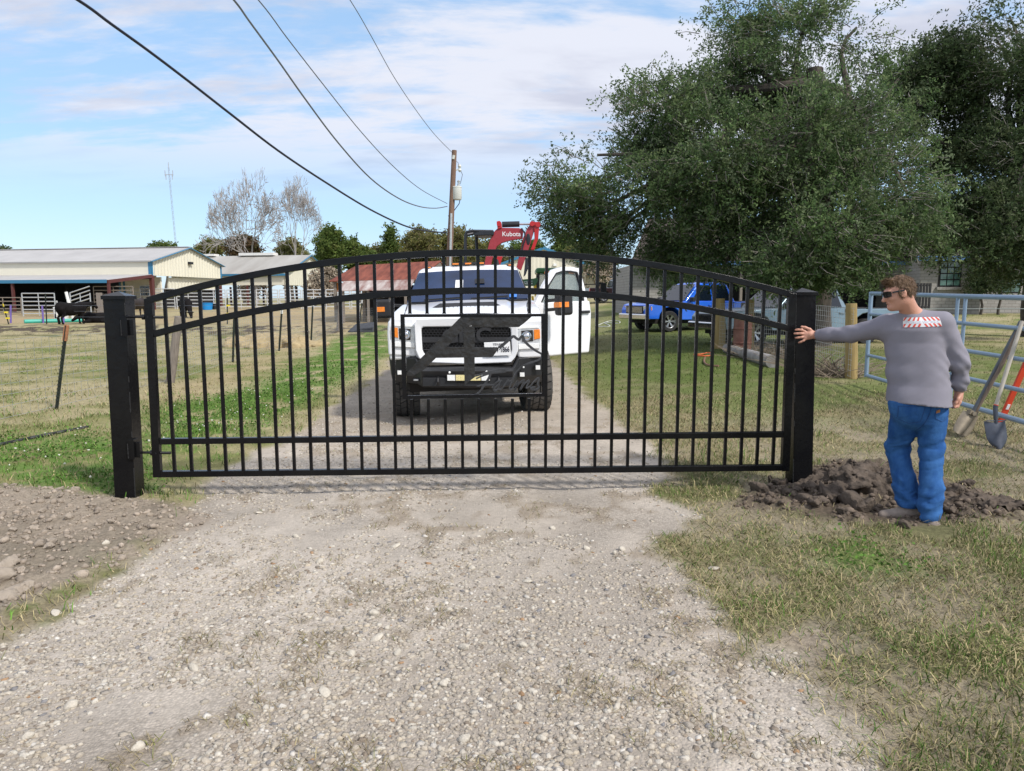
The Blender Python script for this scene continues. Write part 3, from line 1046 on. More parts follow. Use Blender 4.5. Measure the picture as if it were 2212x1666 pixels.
gA, gB = Vector((-2.93, 5.60, 0)), Vector((2.40, 5.84, 0))
gdir = (gB - gA).normalized()
gyaw = math.atan2(gdir.y, gdir.x)
gnor = Vector((-gdir.y, gdir.x, 0))          # away from the camera
def gp(u, v, d=0.0):
    """photo pixel -> (s, z) in the gate's own plane, d metres behind it"""
    r = ray(u, v)
    o = Vector((0, 0, CAMH))
    n = gnor
    t = (gA + n * d - o).dot(n) / r.dot(n)
    q = o + r * t
    return (q - gA).dot(gdir), q.z
def gl(u, v, y=0.0):
    s_, z = gp(u, v)
    return Vector((s_, y, z))

gate = thing('farm_gate', 'black arched steel bar gate with a letter emblem across the gravel driveway', 'gate', gA, gyaw)
D = 0.05
def interp(pts, u):
    xs = [p[0] for p in pts]
    # monotone smooth interpolation through a quartic fit
    return float(np.polyval(np.polyfit(np.array(xs) - 1030, [p[1] for p in pts], 4), u - 1030))
ARC1 = [(316, 643), (409.6, 617.4), (492, 598.8), (580, 580), (684, 565.5), (759, 554.7), (869.6, 544.7), (1031.5, 538.9), (1190, 543.3), (1355.7, 558), (1369.6, 560.3), (1492, 579.2), (1614.7, 605.7), (1712.8, 631)]
ARC2 = [(329, 715.5), (427, 692), (541, 665.5), (647, 650.8), (759, 636), (869.6, 627), (1031.5, 621), (1190, 624), (1355.7, 637.4), (1369.6, 637), (1492, 656.7), (1614.7, 681.7), (1706, 702.5)]
TH = 0.052
def arc_rail(name, pts, u0, u1):
    us = np.linspace(u0, u1, 48)
    top = [gl(u, interp(pts, u)) for u in us]
    mb = MB()
    secs = []
    for i, p in enumerate(top):
        a = top[max(i - 1, 0)]
        b = top[min(i + 1, len(top) - 1)]
        t = (b - a).normalized()
        n = Vector((-t.z, 0, t.x))
        q = p - n * TH
        secs.append([p + Vector((0, -D / 2, 0)), p + Vector((0, D / 2, 0)), q + Vector((0, D / 2, 0)), q + Vector((0, -D / 2, 0))])
    mb.loft(secs)
    return mb.build(name, M_BLK, gate, bevel=0.004), us, top
arc_rail('arch_rail', ARC1, 318, 1713)
arc_rail('arch_rail', ARC2, 332, 1705)
# stiles (slightly out of plumb, as in the photo)
def bar2(name, pts4):
    mb = MB()
    mb.prism([p + Vector((0, -D / 2 - .001, 0)) for p in pts4], (0, D + .002, 0))
    return mb.build(name, M_BLK, gate, bevel=0.004)
bar2('stile', [gl(313.5, 646), gl(330.5, 641), gl(349.5, 1030), gl(333.3, 1030.5)])
bar2('stile', [gl(1702, 632), gl(1718.5, 635), gl(1703, 1016.5), gl(1687, 1017)])
bar2('bottom_rail', [gl(349, 1017.5), gl(1688, 1003.5), gl(1688, 1016), gl(349, 1030)])
bar2('lower_rail', [gl(347, 947), gl(1690, 932), gl(1690, 944.5), gl(347, 959.5)])
# pickets
PK = 0.0245
zc_bot = lambda u: 1022 + (u - 349) * (1008.5 - 1022) / 1339
n_pk = 37
s0 = gp(376.5, 1000)[0]
s1 = gp(1669.6, 990)[0]
panelL, panelR = gp(869, 770)[0], gp(1176, 770)[0]
zt_panel, zb_panel = gp(1022, 681)[1], gp(1022, 858)[1]
ARCFINE = [gl(u, interp(ARC1, u)) for u in np.linspace(318, 1713, 200)]
def arc_z(s_):
    return float(np.interp(s_, [p.x for p in ARCFINE], [p.z for p in ARCFINE]))
zb0, zb1 = gl(349, 1022).z, gl(1688, 1008).z
for k in range(n_pk):
    s_ = s0 + (s1 - s0) * k / (n_pk - 1)
    zb = zb0 + (zb1 - zb0) * (s_ - s0) / (s1 - s0)
    zt = arc_z(s_) - TH + 0.004
    mb = MB()
    h = PK / 2
    lean = 0.006 * (s_ - (s0 + s1) / 2) / 2.6
    def seg(za, zb_):
        mb.box((s_ - h, -h, za), (s_ + h, h, zb_))
        mb.box((s_ - h - .004, -h - .004, za), (s_ + h + .004, h + .004, za + .006))
    if panelL < s_ < panelR:
        seg(zb, zb_panel - .015)
        mb.build('picket', M_BLK, gate, bevel=0.002, seg=1)
        mb = MB()
        seg(zt_panel + .012, zt)
    else:
        seg(zb, zt)
    mb.build('picket', M_BLK, gate, bevel=0.002, seg=1)
# emblem panel frame
mb = MB()
pf = [gl(865, 679), gl(1177.5, 678), gl(1178.5, 856), gl(871, 861)]
pi = [gl(874, 685.5), gl(1169, 684), gl(1171, 849.5), gl(879.5, 854.5)]
for i in range(4):
    j = (i + 1) % 4
    mb.prism([p + Vector((0, -.019, 0)) for p in (pf[i], pf[j], pi[j], pi[i])], (0, .038, 0))
emb = mb.build('emblem_frame', M_BLK, gate, bevel=0.003)
def e6(x, y):
    return gl(x * .17158 + 840.4, y * .17158 + 666.9)
def plate(name, polys, y0=-.012, t=.010, mat=M_EMB):
    mb = MB()
    for k, poly in enumerate(polys):
        q = [e6(*p) + Vector((0, y0 - .0006 * k, 0)) for p in poly]
        mb.prism(q, (0, t, 0))
    return mb.build(name, mat, emb, bevel=0.0015, seg=1)
plate('brand_letters', [
    [(905, 100), (1080, 100), (1060, 200), (935, 250), (735, 480), (590, 622), (440, 768), (300, 850), (195, 838)],
    [(1040, 100), (1795, 100), (1740, 150), (1635, 232), (1040, 236)],
    [(935, 225), (1075, 225), (1080, 862), (1020, 905), (952, 962), (945, 700)],
    [(640, 482), (1392, 486), (1300, 610), (580, 620)],
])
def stroke(mb, pts, ws, y0, t):
    pts = [e6(*p) for p in smooth_line(pts, 5)]
    n = len(pts)
    k = len(ws)
    L, Rr = [], []
    for i, p in enumerate(pts):
        d = (pts[min(i + 1, n - 1)] - pts[max(i - 1, 0)]).normalized()
        nn = Vector((-d.z, 0, d.x))
        w = float(np.interp(i / (n - 1), np.linspace(0, 1, k), ws)) * .00063 / 2
        L.append(p + nn * w)
        Rr.append(p - nn * w)
    secs = []
    for a, b in zip(L, Rr):
        secs.append([a + Vector((0, y0, 0)), a + Vector((0, y0 + t, 0)), b + Vector((0, y0 + t, 0)), b + Vector((0, y0, 0))])
    mb.loft(secs)
def smooth_line(pts, k):
    o = []
    P_ = [np.array(p, float) for p in pts]
    n = len(P_)
    for i in range(n - 1):
        p0, p1, p2, p3 = P_[max(i - 1, 0)], P_[i], P_[i + 1], P_[min(i + 2, n - 1)]
        for j in range(k):
            t = j / k
            o.append(tuple(0.5 * (2 * p1 + (p2 - p0) * t + (2 * p0 - 5 * p1 + 4 * p2 - p3) * t * t + (3 * p1 - p0 - 3 * p2 + p3) * t ** 3)))
    o.append(tuple(P_[-1]))
    return o
mb = MB()
stroke(mb, [(1385, 492), (1470, 425), (1560, 350), (1600, 372), (1632, 388), (1660, 360), (1682, 350), (1700, 400), (1760, 465), (1840, 525), (1918, 568)], [46, 36, 34, 34, 32, 36, 36, 34, 30, 26], -.014, .009)
stroke(mb, [(1915, 560), (1922, 605), (1880, 645), (1780, 680), (1690, 715), (1630, 762), (1590, 815), (1560, 880), (1550, 930)], [26, 24, 20, 17, 15, 13], -.0135, .009)
mb.build('mountain_line', M_SCR, emb, bevel=0.001, seg=1)
mb = MB()
WK = [16, 20, 16]
stroke(mb, [(1075, 848), (1130, 835), (1220, 805), (1300, 785), (1390, 770), (1455, 772), (1462, 790), (1380, 800), (1290, 810), (1180, 845), (1095, 880)], [22, 24, 26, 24, 18], -.013, .009)
stroke(mb, [(1275, 812), (1262, 860), (1225, 925), (1190, 975), (1160, 1020), (1120, 1060), (1085, 1082)], [34, 30, 24, 20], -.0142, .009)
stroke(mb, [(1105, 975), (1170, 962), (1240, 955), (1290, 960), (1330, 950)], [16, 20, 16], -.0148, .009)
stroke(mb, [(1085, 1082), (1110, 1066), (1130, 1075)], [16, 14], -.0136, .009)
# a r m s
stroke(mb, [(1300, 1000), (1340, 935), (1400, 905), (1418, 915), (1380, 950), (1330, 1000), (1325, 1030), (1365, 1010), (1405, 950), (1420, 915), (1395, 985), (1400, 1012), (1440, 985)], [16, 20, 20, 16], -.0139, .009)
stroke(mb, [(1440, 985), (1480, 920), (1500, 898), (1520, 912), (1555, 905), (1530, 960), (1515, 1005), (1540, 1010), (1575, 975)], [14, 20, 18, 14], -.0145, .009)
stroke(mb, [(1575, 975), (1620, 905), (1610, 960), (1580, 1030), (1620, 960), (1680, 905), (1700, 905), (1675, 965), (1650, 1025), (1690, 960), (1750, 905), (1765, 915), (1735, 970), (1730, 1000), (1775, 975)], [14, 20, 20, 18, 14], -.0137, .009)
stroke(mb, [(1775, 975), (1830, 910), (1880, 870), (1888, 890), (1870, 940), (1885, 985), (1860, 1015), (1800, 1015), (1790, 995), (1840, 985)], [14, 20, 24, 18], -.0143, .009)
mb.build('farms_lettering', M_SCR, emb, bevel=0.001, seg=1)
# weld beads at picket feet are part of the pickets; hinge bolts carry nuts
def hinge_bolt(v, u0, u1):
    a, b = gl(u0, v), gl(u1, v + 1.2)
    mb = MB()
    mb.cyl(a, b, .0105, n=12)
    for q in np.linspace(0.62, 0.98, 12):
        c = a + (b - a) * q
        mb.lathe(c, (b - a), [(-.003, .0105), (0, .0125), (.003, .0105)], 12)
    bo = mb.build('hinge_bolt', M_BOLT, gate)
    mb = MB()
    for (q, r, w) in ((.405, .024, .022), (.565, .027, .006), (.60, .024, .022)):
        c = a + (b - a) * q
        mb.lathe(c, (b - a), [(-w / 2, r), (w / 2, r)], 6 if w > .01 else 20)
    mb.build('hinge_nut', M_BOLT, bo, smooth=False)
hinge_bolt(684.5, 283, 352)
hinge_bolt(977.5, 302, 369)

# ------------------------------------------------------------------ gate posts
def gate_post(label, bx0, bx1, tx0, tx1, vb, vt, depth, side, wid):
    """photo pixels of the front face: base bx0..bx1 at vb, top tx0..tx1 at vt; depth = distance of the front face"""
    base = (P(bx0, vb, depth) + P(bx1, vb, depth)) / 2
    top = (P(tx0, vt, depth) + P(tx1, vt, depth)) / 2
    t = thing('gate_post', label, 'post', (base.x, depth, 0), gyaw * .8)
    inv = Matrix.Rotation(-gyaw * .8, 3, 'Z')
    lean = top - Vector((base.x, depth, top.z))
    hh = top.z
    mb = MB()
    w = wid / 2
    dx = lean.x
    def sec(z, k):
        return [(-w + dx * k, 0, z), (w + dx * k, 0, z), (w + dx * k, wid, z), (-w + dx * k, wid, z)]
    mb.loft([sec(-.25, -.16), sec(hh, 1)])
    po = mb.build('post_tube', M_BLK, t, bevel=0.006)
    mb = MB()
    e = .012
    mb.box((-w - e + dx, -e, hh - .022), (w + e + dx, wid + e, hh + .006))
    mb.add([(-w - e + dx, -e, hh + .006), (w + e + dx, -e, hh + .006), (w + e + dx, wid + e, hh + .006), (-w - e + dx, wid + e, hh + .006), (dx, wid / 2, hh + .042)], [(0, 1, 4), (1, 2, 4), (2, 3, 4), (3, 0, 4)])
    mb.build('post_cap', M_BLK, t, bevel=.002, seg=1, smooth=False)
    for (za, zb) in ((hh - .05, hh - .28), (hh - .62, hh - .66), (hh - .74, hh - .9), (hh - 1.06, hh - 1.1), (.02, .26)):
        mb = MB()
        z = min(za, zb)
        while z < max(za, zb):
            k = z / hh
            mb.sphere((side * w * .995 + dx * k, .001, z), (.005, .004, .006), 6, 4)
            z += .009
        mb.build('weld_seam', M_BLKW, po)
    return t, hh, dx, w
pl, hl, dl, wl_ = gate_post('square black steel hinge post with two hinge brackets at the left end of the gate', 249.5, 291, 222, 268, 1080, 641, 5.53, 1, .163)
for v in (706, 968):
    zc = P(285, v, 5.6).z
    k = zc / hl
    mb = MB()
    x0 = wl_ + dl * k
    mb.box((x0 - .03, -.018, zc - .075), (x0 + .018, .062, zc + .085))
    mb.box((x0 + .018, .006, zc - .065), (x0 + .052, .052, zc + .055))
    hb = mb.build('hinge_bracket', M_BLK, pl, bevel=.003)
    mb = MB()
    for i in range(13):
        mb.sphere((x0 - .028, -.019, zc - .06 + i * .009), (.005, .004, .006), 6, 4)
    mb.build('weld_bead', M_BLKW, hb)
gate_post('square black steel latch post the man is holding, set in fresh dug clay', 1712, 1756, 1720, 1763, 1057, 633, 5.86, -1, .167)
# ================================================================== PERSON
M_SKIN = M('skin', (0.52, 0.27, 0.19), 0.5, 0, 0.12, 14, bump=0.15, bs=120, col2=(0.60, 0.30, 0.215))
M_SWEAT = M('grey_sweatshirt', (0.245, 0.235, 0.275), 0.92, 0, 0.09, 4, bump=0.06, bs=160, spec=0.15)
M_JEAN = M('blue_denim', (0.018, 0.075, 0.25), 0.9, 0, 0.3, 7, bump=0.4, bs=240, col2=(0.055, 0.165, 0.40), spec=0.15, stretch=(1.6, 1.6, .6))
M_HAIR = M('brown_hair', (0.095, 0.052, 0.027), 0.6, 0, 0.45, 40, bump=0.9, bs=70, stretch=(1, 1, .35), col2=(0.17, 0.10, 0.05))
M_BOOT = M('tan_boot_leather', (0.28, 0.23, 0.195), 0.8, 0, 0.25, 12, bump=0.3, bs=60)
M_SOLE = M('boot_sole', (0.30, 0.25, 0.21), 0.9, 0, 0.3, 20)
M_LENS = M('black_sunglass', (0.008, 0.008, 0.01), 0.18, 0, 0.2, 10)
M_PATCH = M('white_print', (0.80, 0.80, 0.82), 0.8, 0, 0.04, 20)
M_PATCHR = M('red_print', (0.72, 0.10, 0.07), 0.8, 0, 0.06, 20)
M_PATCHG = M('pale_print', (0.55, 0.58, 0.68), 0.8, 0, 0.06, 20)
M_LEATH = M('brown_label', (0.42, 0.17, 0.06), 0.7, 0, 0.2, 60)
M_MOUTH = M('mouth_dark', (0.09, 0.02, 0.018), 0.6)

def A(v): return np.array(v[:], float)
J = {k: A(P(*v)) for k, v in dict(
    pel=(1986, 868, 5.08), wst=(1984, 812, 5.10), chest=(1976, 740, 5.14), neck=(1962, 672, 5.10), nb=(1972, 690, 5.12),
    ls=(1917, 706, 5.22), le=(1836, 722, 5.45), lw=(1763, 724, 5.69),
    rs=(2034, 699, 5.04), re=(2076, 786, 5.00), rw=(2072, 846, 5.06),
    lh=(1959, 882, 5.12), lk=(1938, 968, 5.24), la=(1962, 1096, 5.10),
    rh=(2014, 880, 5.06), rk=(2012, 968, 5.06), ra=(2008, 1122, 4.94)).items()}
HC = A(P(1941, 634, 5.06))                     # head centre
fw = np.array([-.95, .20, -.24]); fw /= np.linalg.norm(fw)
rt = np.cross(fw, [0, 0, 1]); rt /= np.linalg.norm(rt)     # the head's own right
upv = np.cross(rt, fw)
HM = np.stack([fw, rt, upv], 1)                # columns: forward, right, up
HS = .90
def hl_(f, r, u): return HC + HM @ (np.array([f, r, u]) * HS)
# hands: digits as chains
def digit(p, pts, r0, r1, d, k=.006):
    for i in range(len(pts) - 1):
        t0, t1 = i / (len(pts) - 1), (i + 1) / (len(pts) - 1)
        d = smin(d, rc(p, pts[i], pts[i + 1], r0 + (r1 - r0) * t0, r0 + (r1 - r0) * t1), k)
    return d
LW = J['lw']
pf_ = np.array([gdir.x, gdir.y, 0.0])          # along the gate, to the right
pn_ = np.array([gnor.x, gnor.y, 0.0])          # away from the camera
def hp(l, n, u): return LW - pf_ * l + pn_ * n + np.array([0, 0, 1.0]) * u
RW = J['rw']
def hq(r, n, u): return RW + np.array([r, n, u])
def body_sdf(p):
    # head
    q = (p - HC) @ HM / HS
    h = ell(q, (-.012, 0, .022), (.098, .077, .108))
    h = smin(h, ell(q, (.032, 0, -.045), (.064, .057, .085)), .035)
    h = smin(h, ell(q, (.072, 0, -.100), (.026, .03, .022)), .03)           # chin
    h = smin(h, rc(q, (.088, 0, .012), (.116, 0, -.030), .010, .0155), .016)  # nose
    h = smin(h, ell(q, (.076, 0, .036), (.022, .055, .013)), .02)           # brow
    for s in (-1, 1):
        h = smax(h, -ell(q, (.092, s * .034, .014), (.018, .019, .013)), .012)  # eye socket
        h = smin(h, ell(q, (.066, s * .042, -.022), (.026, .022, .022)), .02)   # cheek
        ear = ell(q, (-.012, s * .082, -.004), (.024, .009, .034))
        ear = smax(ear, -ell(q, (-.006, s * .092, .0), (.012, .006, .019)), .005)
        h = smin(h, ear, .008)
    h = smin(h, rc(q, (.086, -.016, -.058), (.086, .016, -.058), .011, .011), .01)   # upper lip
    h = smin(h, rc(q, (.080, -.016, -.084), (.080, .016, -.084), .011, .011), .012)  # lower lip
    h = smax(h, -ell(q, (.094, 0, -.071), (.018, .019, .0085)), .005)        # open mouth
    h = h * HS
    d = smin(h, rc(p, HC + HM @ np.array([-.03, 0, -.06]), J['nb'], .058, .066), .03)
    # trunk and limbs under the clothes
    d = smin(d, rc(p, J['nb'], J['chest'], .075, .125), .05)
    d = smin(d, rc(p, J['chest'], J['wst'], .125, .12), .05)
    d = smin(d, rc(p, J['wst'], J['pel'], .12, .125), .05)
    d = smin(d, rc(p, J['nb'], J['ls'], .06, .055), .04)
    d = smin(d, rc(p, J['nb'], J['rs'], .06, .055), .04)
    for a, b, c in (('ls', 'le', 'lw'), ('rs', 're', 'rw')):
        d = smin(d, rc(p, J[a], J[b], .05, .04), .02)
        d = smin(d, rc(p, J[b], J[c], .04, .027), .02)
    for a, b, c in (('lh', 'lk', 'la'), ('rh', 'rk', 'ra')):
        d = smin(d, rc(p, J[a], J[b], .085, .055), .03)
        d = smin(d, rc(p, J[b], J[c], .055, .04), .03)
    # left hand pressed on the post and stile, fingers spread
    e = rc(p, hp(0, 0, 0), hp(.045, .012, .004), .027, .030)
    for u0 in (-.026, -.006, .014):
        e = smin(e, rc(p, hp(.01, .006, u0 * .4), hp(.078, .018, u0), .016, .0155), .014)
    e = digit(p, [hp(.078, .018, .026), hp(.112, .018, .040), hp(.136, .028, .042), hp(.152, .040, .040)], .0105, .0085, e)
    e = digit(p, [hp(.082, .020, .008), hp(.118, .014, .012), hp(.145, .024, .011), hp(.160, .038, .010)], .0108, .0085, e)
    e = digit(p, [hp(.078, .020, -.010), hp(.110, .014, -.018), hp(.136, .024, -.022), hp(.150, .036, -.024)], .0104, .0082, e)
    e = digit(p, [hp(.070, .018, -.026), hp(.095, .014, -.046), hp(.113, .022, -.056), hp(.124, .032, -.062)], .0095, .0075, e)
    e = digit(p, [hp(.018, .010, .018), hp(.052, .006, .045), hp(.085, .014, .060), hp(.112, .022, .066)], .0125, .009, e, .01)
    d = smin(d, e, .012)
    # right hand hanging, loosely curled
    e = rc(p, hq(0, 0, .01), hq(-.008, -.004, -.04), .026, .030)
    for n0 in (-.028, -.009, .010, .027):
        e = smin(e, rc(p, hq(0, n0 * .4, -.015), hq(-.010, n0, -.072), .016, .0145), .014)
    for i, (n0, ln) in enumerate(((-.030, .95), (-.010, 1.05), (.010, 1.0), (.028, .82))):
        e = digit(p, [hq(-.010, n0, -.072), hq(-.024, n0 * 1.1, -.072 - .034 * ln), hq(-.046, n0 * 1.1, -.076 - .036 * ln), hq(-.058, n0, -.066 - .020 * ln)], .0108, .0085, e)
    e = digit(p, [hq(-.006, -.026, -.020), hq(-.030, -.040, -.048), hq(-.044, -.040, -.076), hq(-.050, -.032, -.098)], .0125, .009, e, .01)
    d = smin(d, e, .012)
    return d
pts = np.array(list(J.values()))
V, Fq = surfnet(body_sdf, (pts[:, 0].min() - .28, pts[:, 1].min() - .22, -.02), (pts[:, 0].max() + .16, pts[:, 1].max() + .22, 1.85), .0062)
man = np_mesh('person', V, Fq, M_SKIN)
tag(man, 'man in grey sweatshirt, blue jeans and sunglasses with one hand on the gate post', 'person')

# ---- sweatshirt
def sleeve(p, a, b, c, r0, r1, r2):
    return smin(rc(p, a, b, r0, r1), rc(p, b, c, r1, r2), .03)
sh = J['rs'] - J['ls']; shx = sh / np.linalg.norm(sh)
shx2 = np.array([shx[0], shx[1], 0]); shx2 /= np.linalg.norm(shx2)
dpt = np.cross([0, 0, 1.0], shx2)
HEM = P(1984, 868, 5.08).z
TS = [  # z, centre x/y from joints, half width, half depth
    (HEM - .05, J['pel'], .212, .185), (HEM + .12, J['wst'], .198, .150), ((J['wst'][2] + J['chest'][2]) / 2, (J['wst'] + J['chest']) / 2, .196, .142),
    (J['chest'][2], J['chest'], .198, .14), (J['ls'][2] - .02, (J['ls'] + J['rs']) / 2, .19, .13), (J['ls'][2] + .05, J['nb'], .13, .095)]
tz = np.array([t[0] for t in TS]); tx = np.array([t[1][0] for t in TS]); ty = np.array([t[1][1] for t in TS]); ta = np.array([t[2] for t in TS]); tb = np.array([t[3] for t in TS])
def wrinkle(p):
    g = p[:, 2] - .75 * (p[:, 0] - J['wst'][0])
    k = p[:, 0] + .75 * p[:, 2]
    w = fbm(k * 2.2, p[:, 1] * 4, g * 9, 3) - .5
    w2 = np.abs(fbm(k * 1.7 + 31, p[:, 1] * 3, g * 6 + 3, 2) - .5)
    return w * .012 - w2 * .014
def shirt_sdf(p):
    z = p[:, 2]
    cx, cy, a, b = (np.interp(z, tz, q) for q in (tx, ty, ta, tb))
    qx = (p[:, 0] - cx) * shx2[0] + (p[:, 1] - cy) * shx2[1]
    qy = (p[:, 0] - cx) * dpt[0] + (p[:, 1] - cy) * dpt[1]
    k = ((np.abs(qx) / a) ** 2.5 + (np.abs(qy) / b) ** 2.5) ** (1 / 2.5)
    d = (k - 1) * np.minimum(a, b) * .9
    d = smax(d, z - (J['ls'][2] + .05), .04)
    d = smin(d, rc(p, J['nb'] + [0, .0, -.01], J['ls'], .078, .082), .05)
    d = smin(d, rc(p, J['nb'] + [0, .0, -.01], J['rs'], .078, .085), .05)
    d = smin(d, sleeve(p, J['ls'], J['le'], J['lw'] + (J['le'] - J['lw']) * .10, .082, .060, .045), .045)
    d = smin(d, sleeve(p, J['rs'], J['re'], J['rw'] + (J['re'] - J['rw']) * .10, .076, .056, .041), .022)
    d = smin(d, rc(p, J['neck'] + [0, 0, -.025], J['nb'] + [0, 0, -.02], .066, .085), .03)
    for w_, e_ in (('lw', 'le'), ('rw', 're')):     # ribbed cuff bunches the sleeve
        c = J[w_] + (J[e_] - J[w_]) * .10
        c2 = J[w_] + (J[e_] - J[w_]) * .32
        d = smin(d, rc(p, c2, c2 + (J[e_] - J[w_]) * .1, .051, .055), .02)
    # cuffs cut square
    for w_, e_ in (('lw', 'le'), ('rw', 're')):
        ax = (J[w_] - J[e_]); ax /= np.linalg.norm(ax)
        c = J[w_] - ax * .012
        cut = (p - c) @ ax
        nearw = np.linalg.norm(p - J[w_], axis=1) - .14
        d = np.where(nearw < 0, np.maximum(d, cut), d)
    # wrinkles: diagonal pull from hem to the raised arm, stacked on the sleeves
    d = d + wrinkle(p)
    g = p[:, 2] - .62 * (p[:, 0] - J['wst'][0])
    fold = np.sin((g - .95) * 40 + 2.2 * np.sin(p[:, 0] * 9)) * np.exp(-((p[:, 2] - 1.05) / .16) ** 2) * np.clip((J['wst'][0] + .12 - p[:, 0]) * 4, 0, 1)
    d = d - .0030 * fold
    da = np.linalg.norm(p - J['re'], axis=1)
    d = d - .005 * np.sin(p[:, 2] * 70 + 14 * p[:, 1] + 60 * p[:, 0]) * np.exp(-(da / .15) ** 2)
    dw = np.linalg.norm(p - (J['rw'] + (J['re'] - J['rw']) * .3), axis=1)
    d = d - .004 * np.sin(p[:, 2] * 110 + 40 * p[:, 0]) * np.exp(-(dw / .09) ** 2)
    dl = np.linalg.norm(p - J['le'], axis=1)
    d = d - .004 * np.sin(p[:, 0] * 80 + 30 * p[:, 2]) * np.exp(-(dl / .13) ** 2)
    hem = HEM - .012 + .004 * np.sin(p[:, 0] * 14) - .03 * (p[:, 0] - J['pel'][0])
    in_arm = np.minimum(rc(p, J['re'], J['rw'], .085, .085), rc(p, J['le'], J['lw'], .085, .085)) < 0
    d = np.where(in_arm, d, np.maximum(d, hem - p[:, 2]))
    nk = (p - (J['neck'] + [0, 0, .0])) @ np.array([-.25, .1, .96])
    near = np.linalg.norm(p - J['neck'], axis=1) < .13
    d = np.where(near, np.maximum(d, nk), d)
    return d
V, Fq = surfnet(shirt_sdf, (J['lw'][0] - .1, pts[:, 1].min() - .26, HEM - .06), (J['re'][0] + .18, J['lw'][1] + .2, J['neck'][2] + .09), .0085)
shirt = np_mesh('sweatshirt', V, Fq, M_SWEAT, man)

# ---- jeans
def jeans_sdf(p):
    cx = J['pel'] + [0, 0, .03]
    d = ell(p, cx + [-.01, .0, -.04], (.205, .14, .20))
    for s, a, b, c in ((0, 'lh', 'lk', 'la'), (1, 'rh', 'rk', 'ra')):
        leg = smin(rc(p, J[a] + [0, 0, -.05], J[b], .106, .080), rc(p, J[b], J[c] + [0, 0, .03], .080, .073), .035)
        leg = smin(leg, rc(p, J[b] * .45 + J[c] * .55 + [0, -.02, 0], J[b] * .2 + J[c] * .8, .08, .08), .03)
        d = smin(d, leg, .022)
    d = smax(d, p[:, 2] - (HEM + .012), .01)
    # seat cleft
    sx_ = (J['lh'] + J['rh']) / 2
    w = fbm(p[:, 0] * 8, p[:, 1] * 8, p[:, 2] * 15, 3) - .5
    d = d + w * .009
    # stacked folds below the knee and behind the knee
    zz = p[:, 2]
    d = d - .006 * np.sin(zz * 68 + 16 * p[:, 0] + 3 * np.sin(p[:, 0] * 22)) * np.exp(-((zz - .16) / .14) ** 2)
    d = d - .005 * np.sin(zz * 60 - 26 * p[:, 0]) * np.exp(-((zz - .53) / .09) ** 2)
    # sharper creases: ridged, running across the legs
    kr = fbm(p[:, 0] * 6 + 3 * p[:, 2], p[:, 1] * 5, zz * 17 - 8 * p[:, 0], 3) - .5
    rid = np.clip(1 - np.abs(kr) * 9, 0, 1)
    d = d + .0075 * rid * (np.exp(-((zz - .17) / .15) ** 2) + np.exp(-((zz - .50) / .11) ** 2) + .55 * np.exp(-((zz - .76) / .07) ** 2))
    for a in ('la', 'ra'):
        ax = J[a]
        near = np.hypot(p[:, 0] - ax[0], p[:, 1] - ax[1]) < .16
        d = np.where(near, np.maximum(d, (ax[2] + .004) - zz), d)
        return d
V, Fq = surfnet(jeans_sdf, (J['lk'][0] - .22, pts[:, 1].min() - .28, -.02), (J['rk'][0] + .24, pts[:, 1].max() + .05, HEM + .12), .008)
jeans = np_mesh('jeans', V, Fq, M_JEAN, man)

# things laid on the cloth: project small meshes onto an implicit surface along +Y
def on_cloth(f, x, z, y0, off):
    """march +Y from y0 until the cloth is met"""
    x, z = np.asarray(x, float), np.asarray(z, float)
    y = np.full(x.shape, y0)
    for _ in range(60):
        d = f(np.stack([x, y, z], 1))
        y = y + np.clip(d, -.02, .02) * .8
    return np.stack([x, y - off, z], 1)
def cloth_quad(name, c00, c10, c11, c01, mat, parent, f, nx=10, nz=6, off=.002, y0=4.72):
    a = np.linspace(0, 1, nx); b = np.linspace(0, 1, nz)
    AA, BB = np.meshgrid(a, b)
    c = [np.array(q) for q in (c00, c10, c11, c01)]
    q = ((1 - AA) * (1 - BB))[..., None] * c[0] + (AA * (1 - BB))[..., None] * c[1] + (AA * BB)[..., None] * c[2] + ((1 - AA) * BB)[..., None] * c[3]
    V = on_cloth(f, q[..., 0].ravel(), q[..., 1].ravel(), y0, off)
    i = (np.arange(nz - 1)[:, None] * nx + np.arange(nx - 1)[None]).ravel()
    return np_mesh(name, V, np.stack([i, i + 1, i + nx + 1, i + nx], 1), mat, parent)
def z6p(x, y, Y):
    p = P(x * .3906 + 1626.6, y * .3906 + 569.3, Y)
    return (p.x, p.z)
pc = [z6p(806, 298, 5.12), z6p(1033, 296, 4.97), z6p(1042, 347, 4.97), z6p(810, 352, 5.10)]
def bil(a, b):
    c = [np.array(q) for q in pc]
    return (1 - a) * (1 - b) * c[0] + a * (1 - b) * c[1] + a * b * c[2] + (1 - a) * b * c[3]
pr = cloth_quad('back_print', pc[0], pc[1], pc[2], pc[3], M_PATCH, shirt, shirt_sdf, 24, 8, .0025)
for k in range(8):
    a0 = k / 8 + .015
    for (b0, b1, sl) in ((0.0, .36, -.05 if k < 4 else .05), (.66, 1.0, .05 if k < 4 else -.05)):
        if b0 > .5: sl = -abs(sl) if k < 4 else abs(sl)
        x0, x1 = a0, a0 + .055
        q = [bil(min(max(x, 0), 1), y) for x, y in ((x0 + (0 if b0 < .5 else 0), b0), (x1, b0), (x1 + sl, b1), (x0 + sl, b1))]
        cloth_quad('red_stripe', q[0], q[1], q[2], q[3], M_PATCHR, pr, shirt_sdf, 3, 4, .0040)
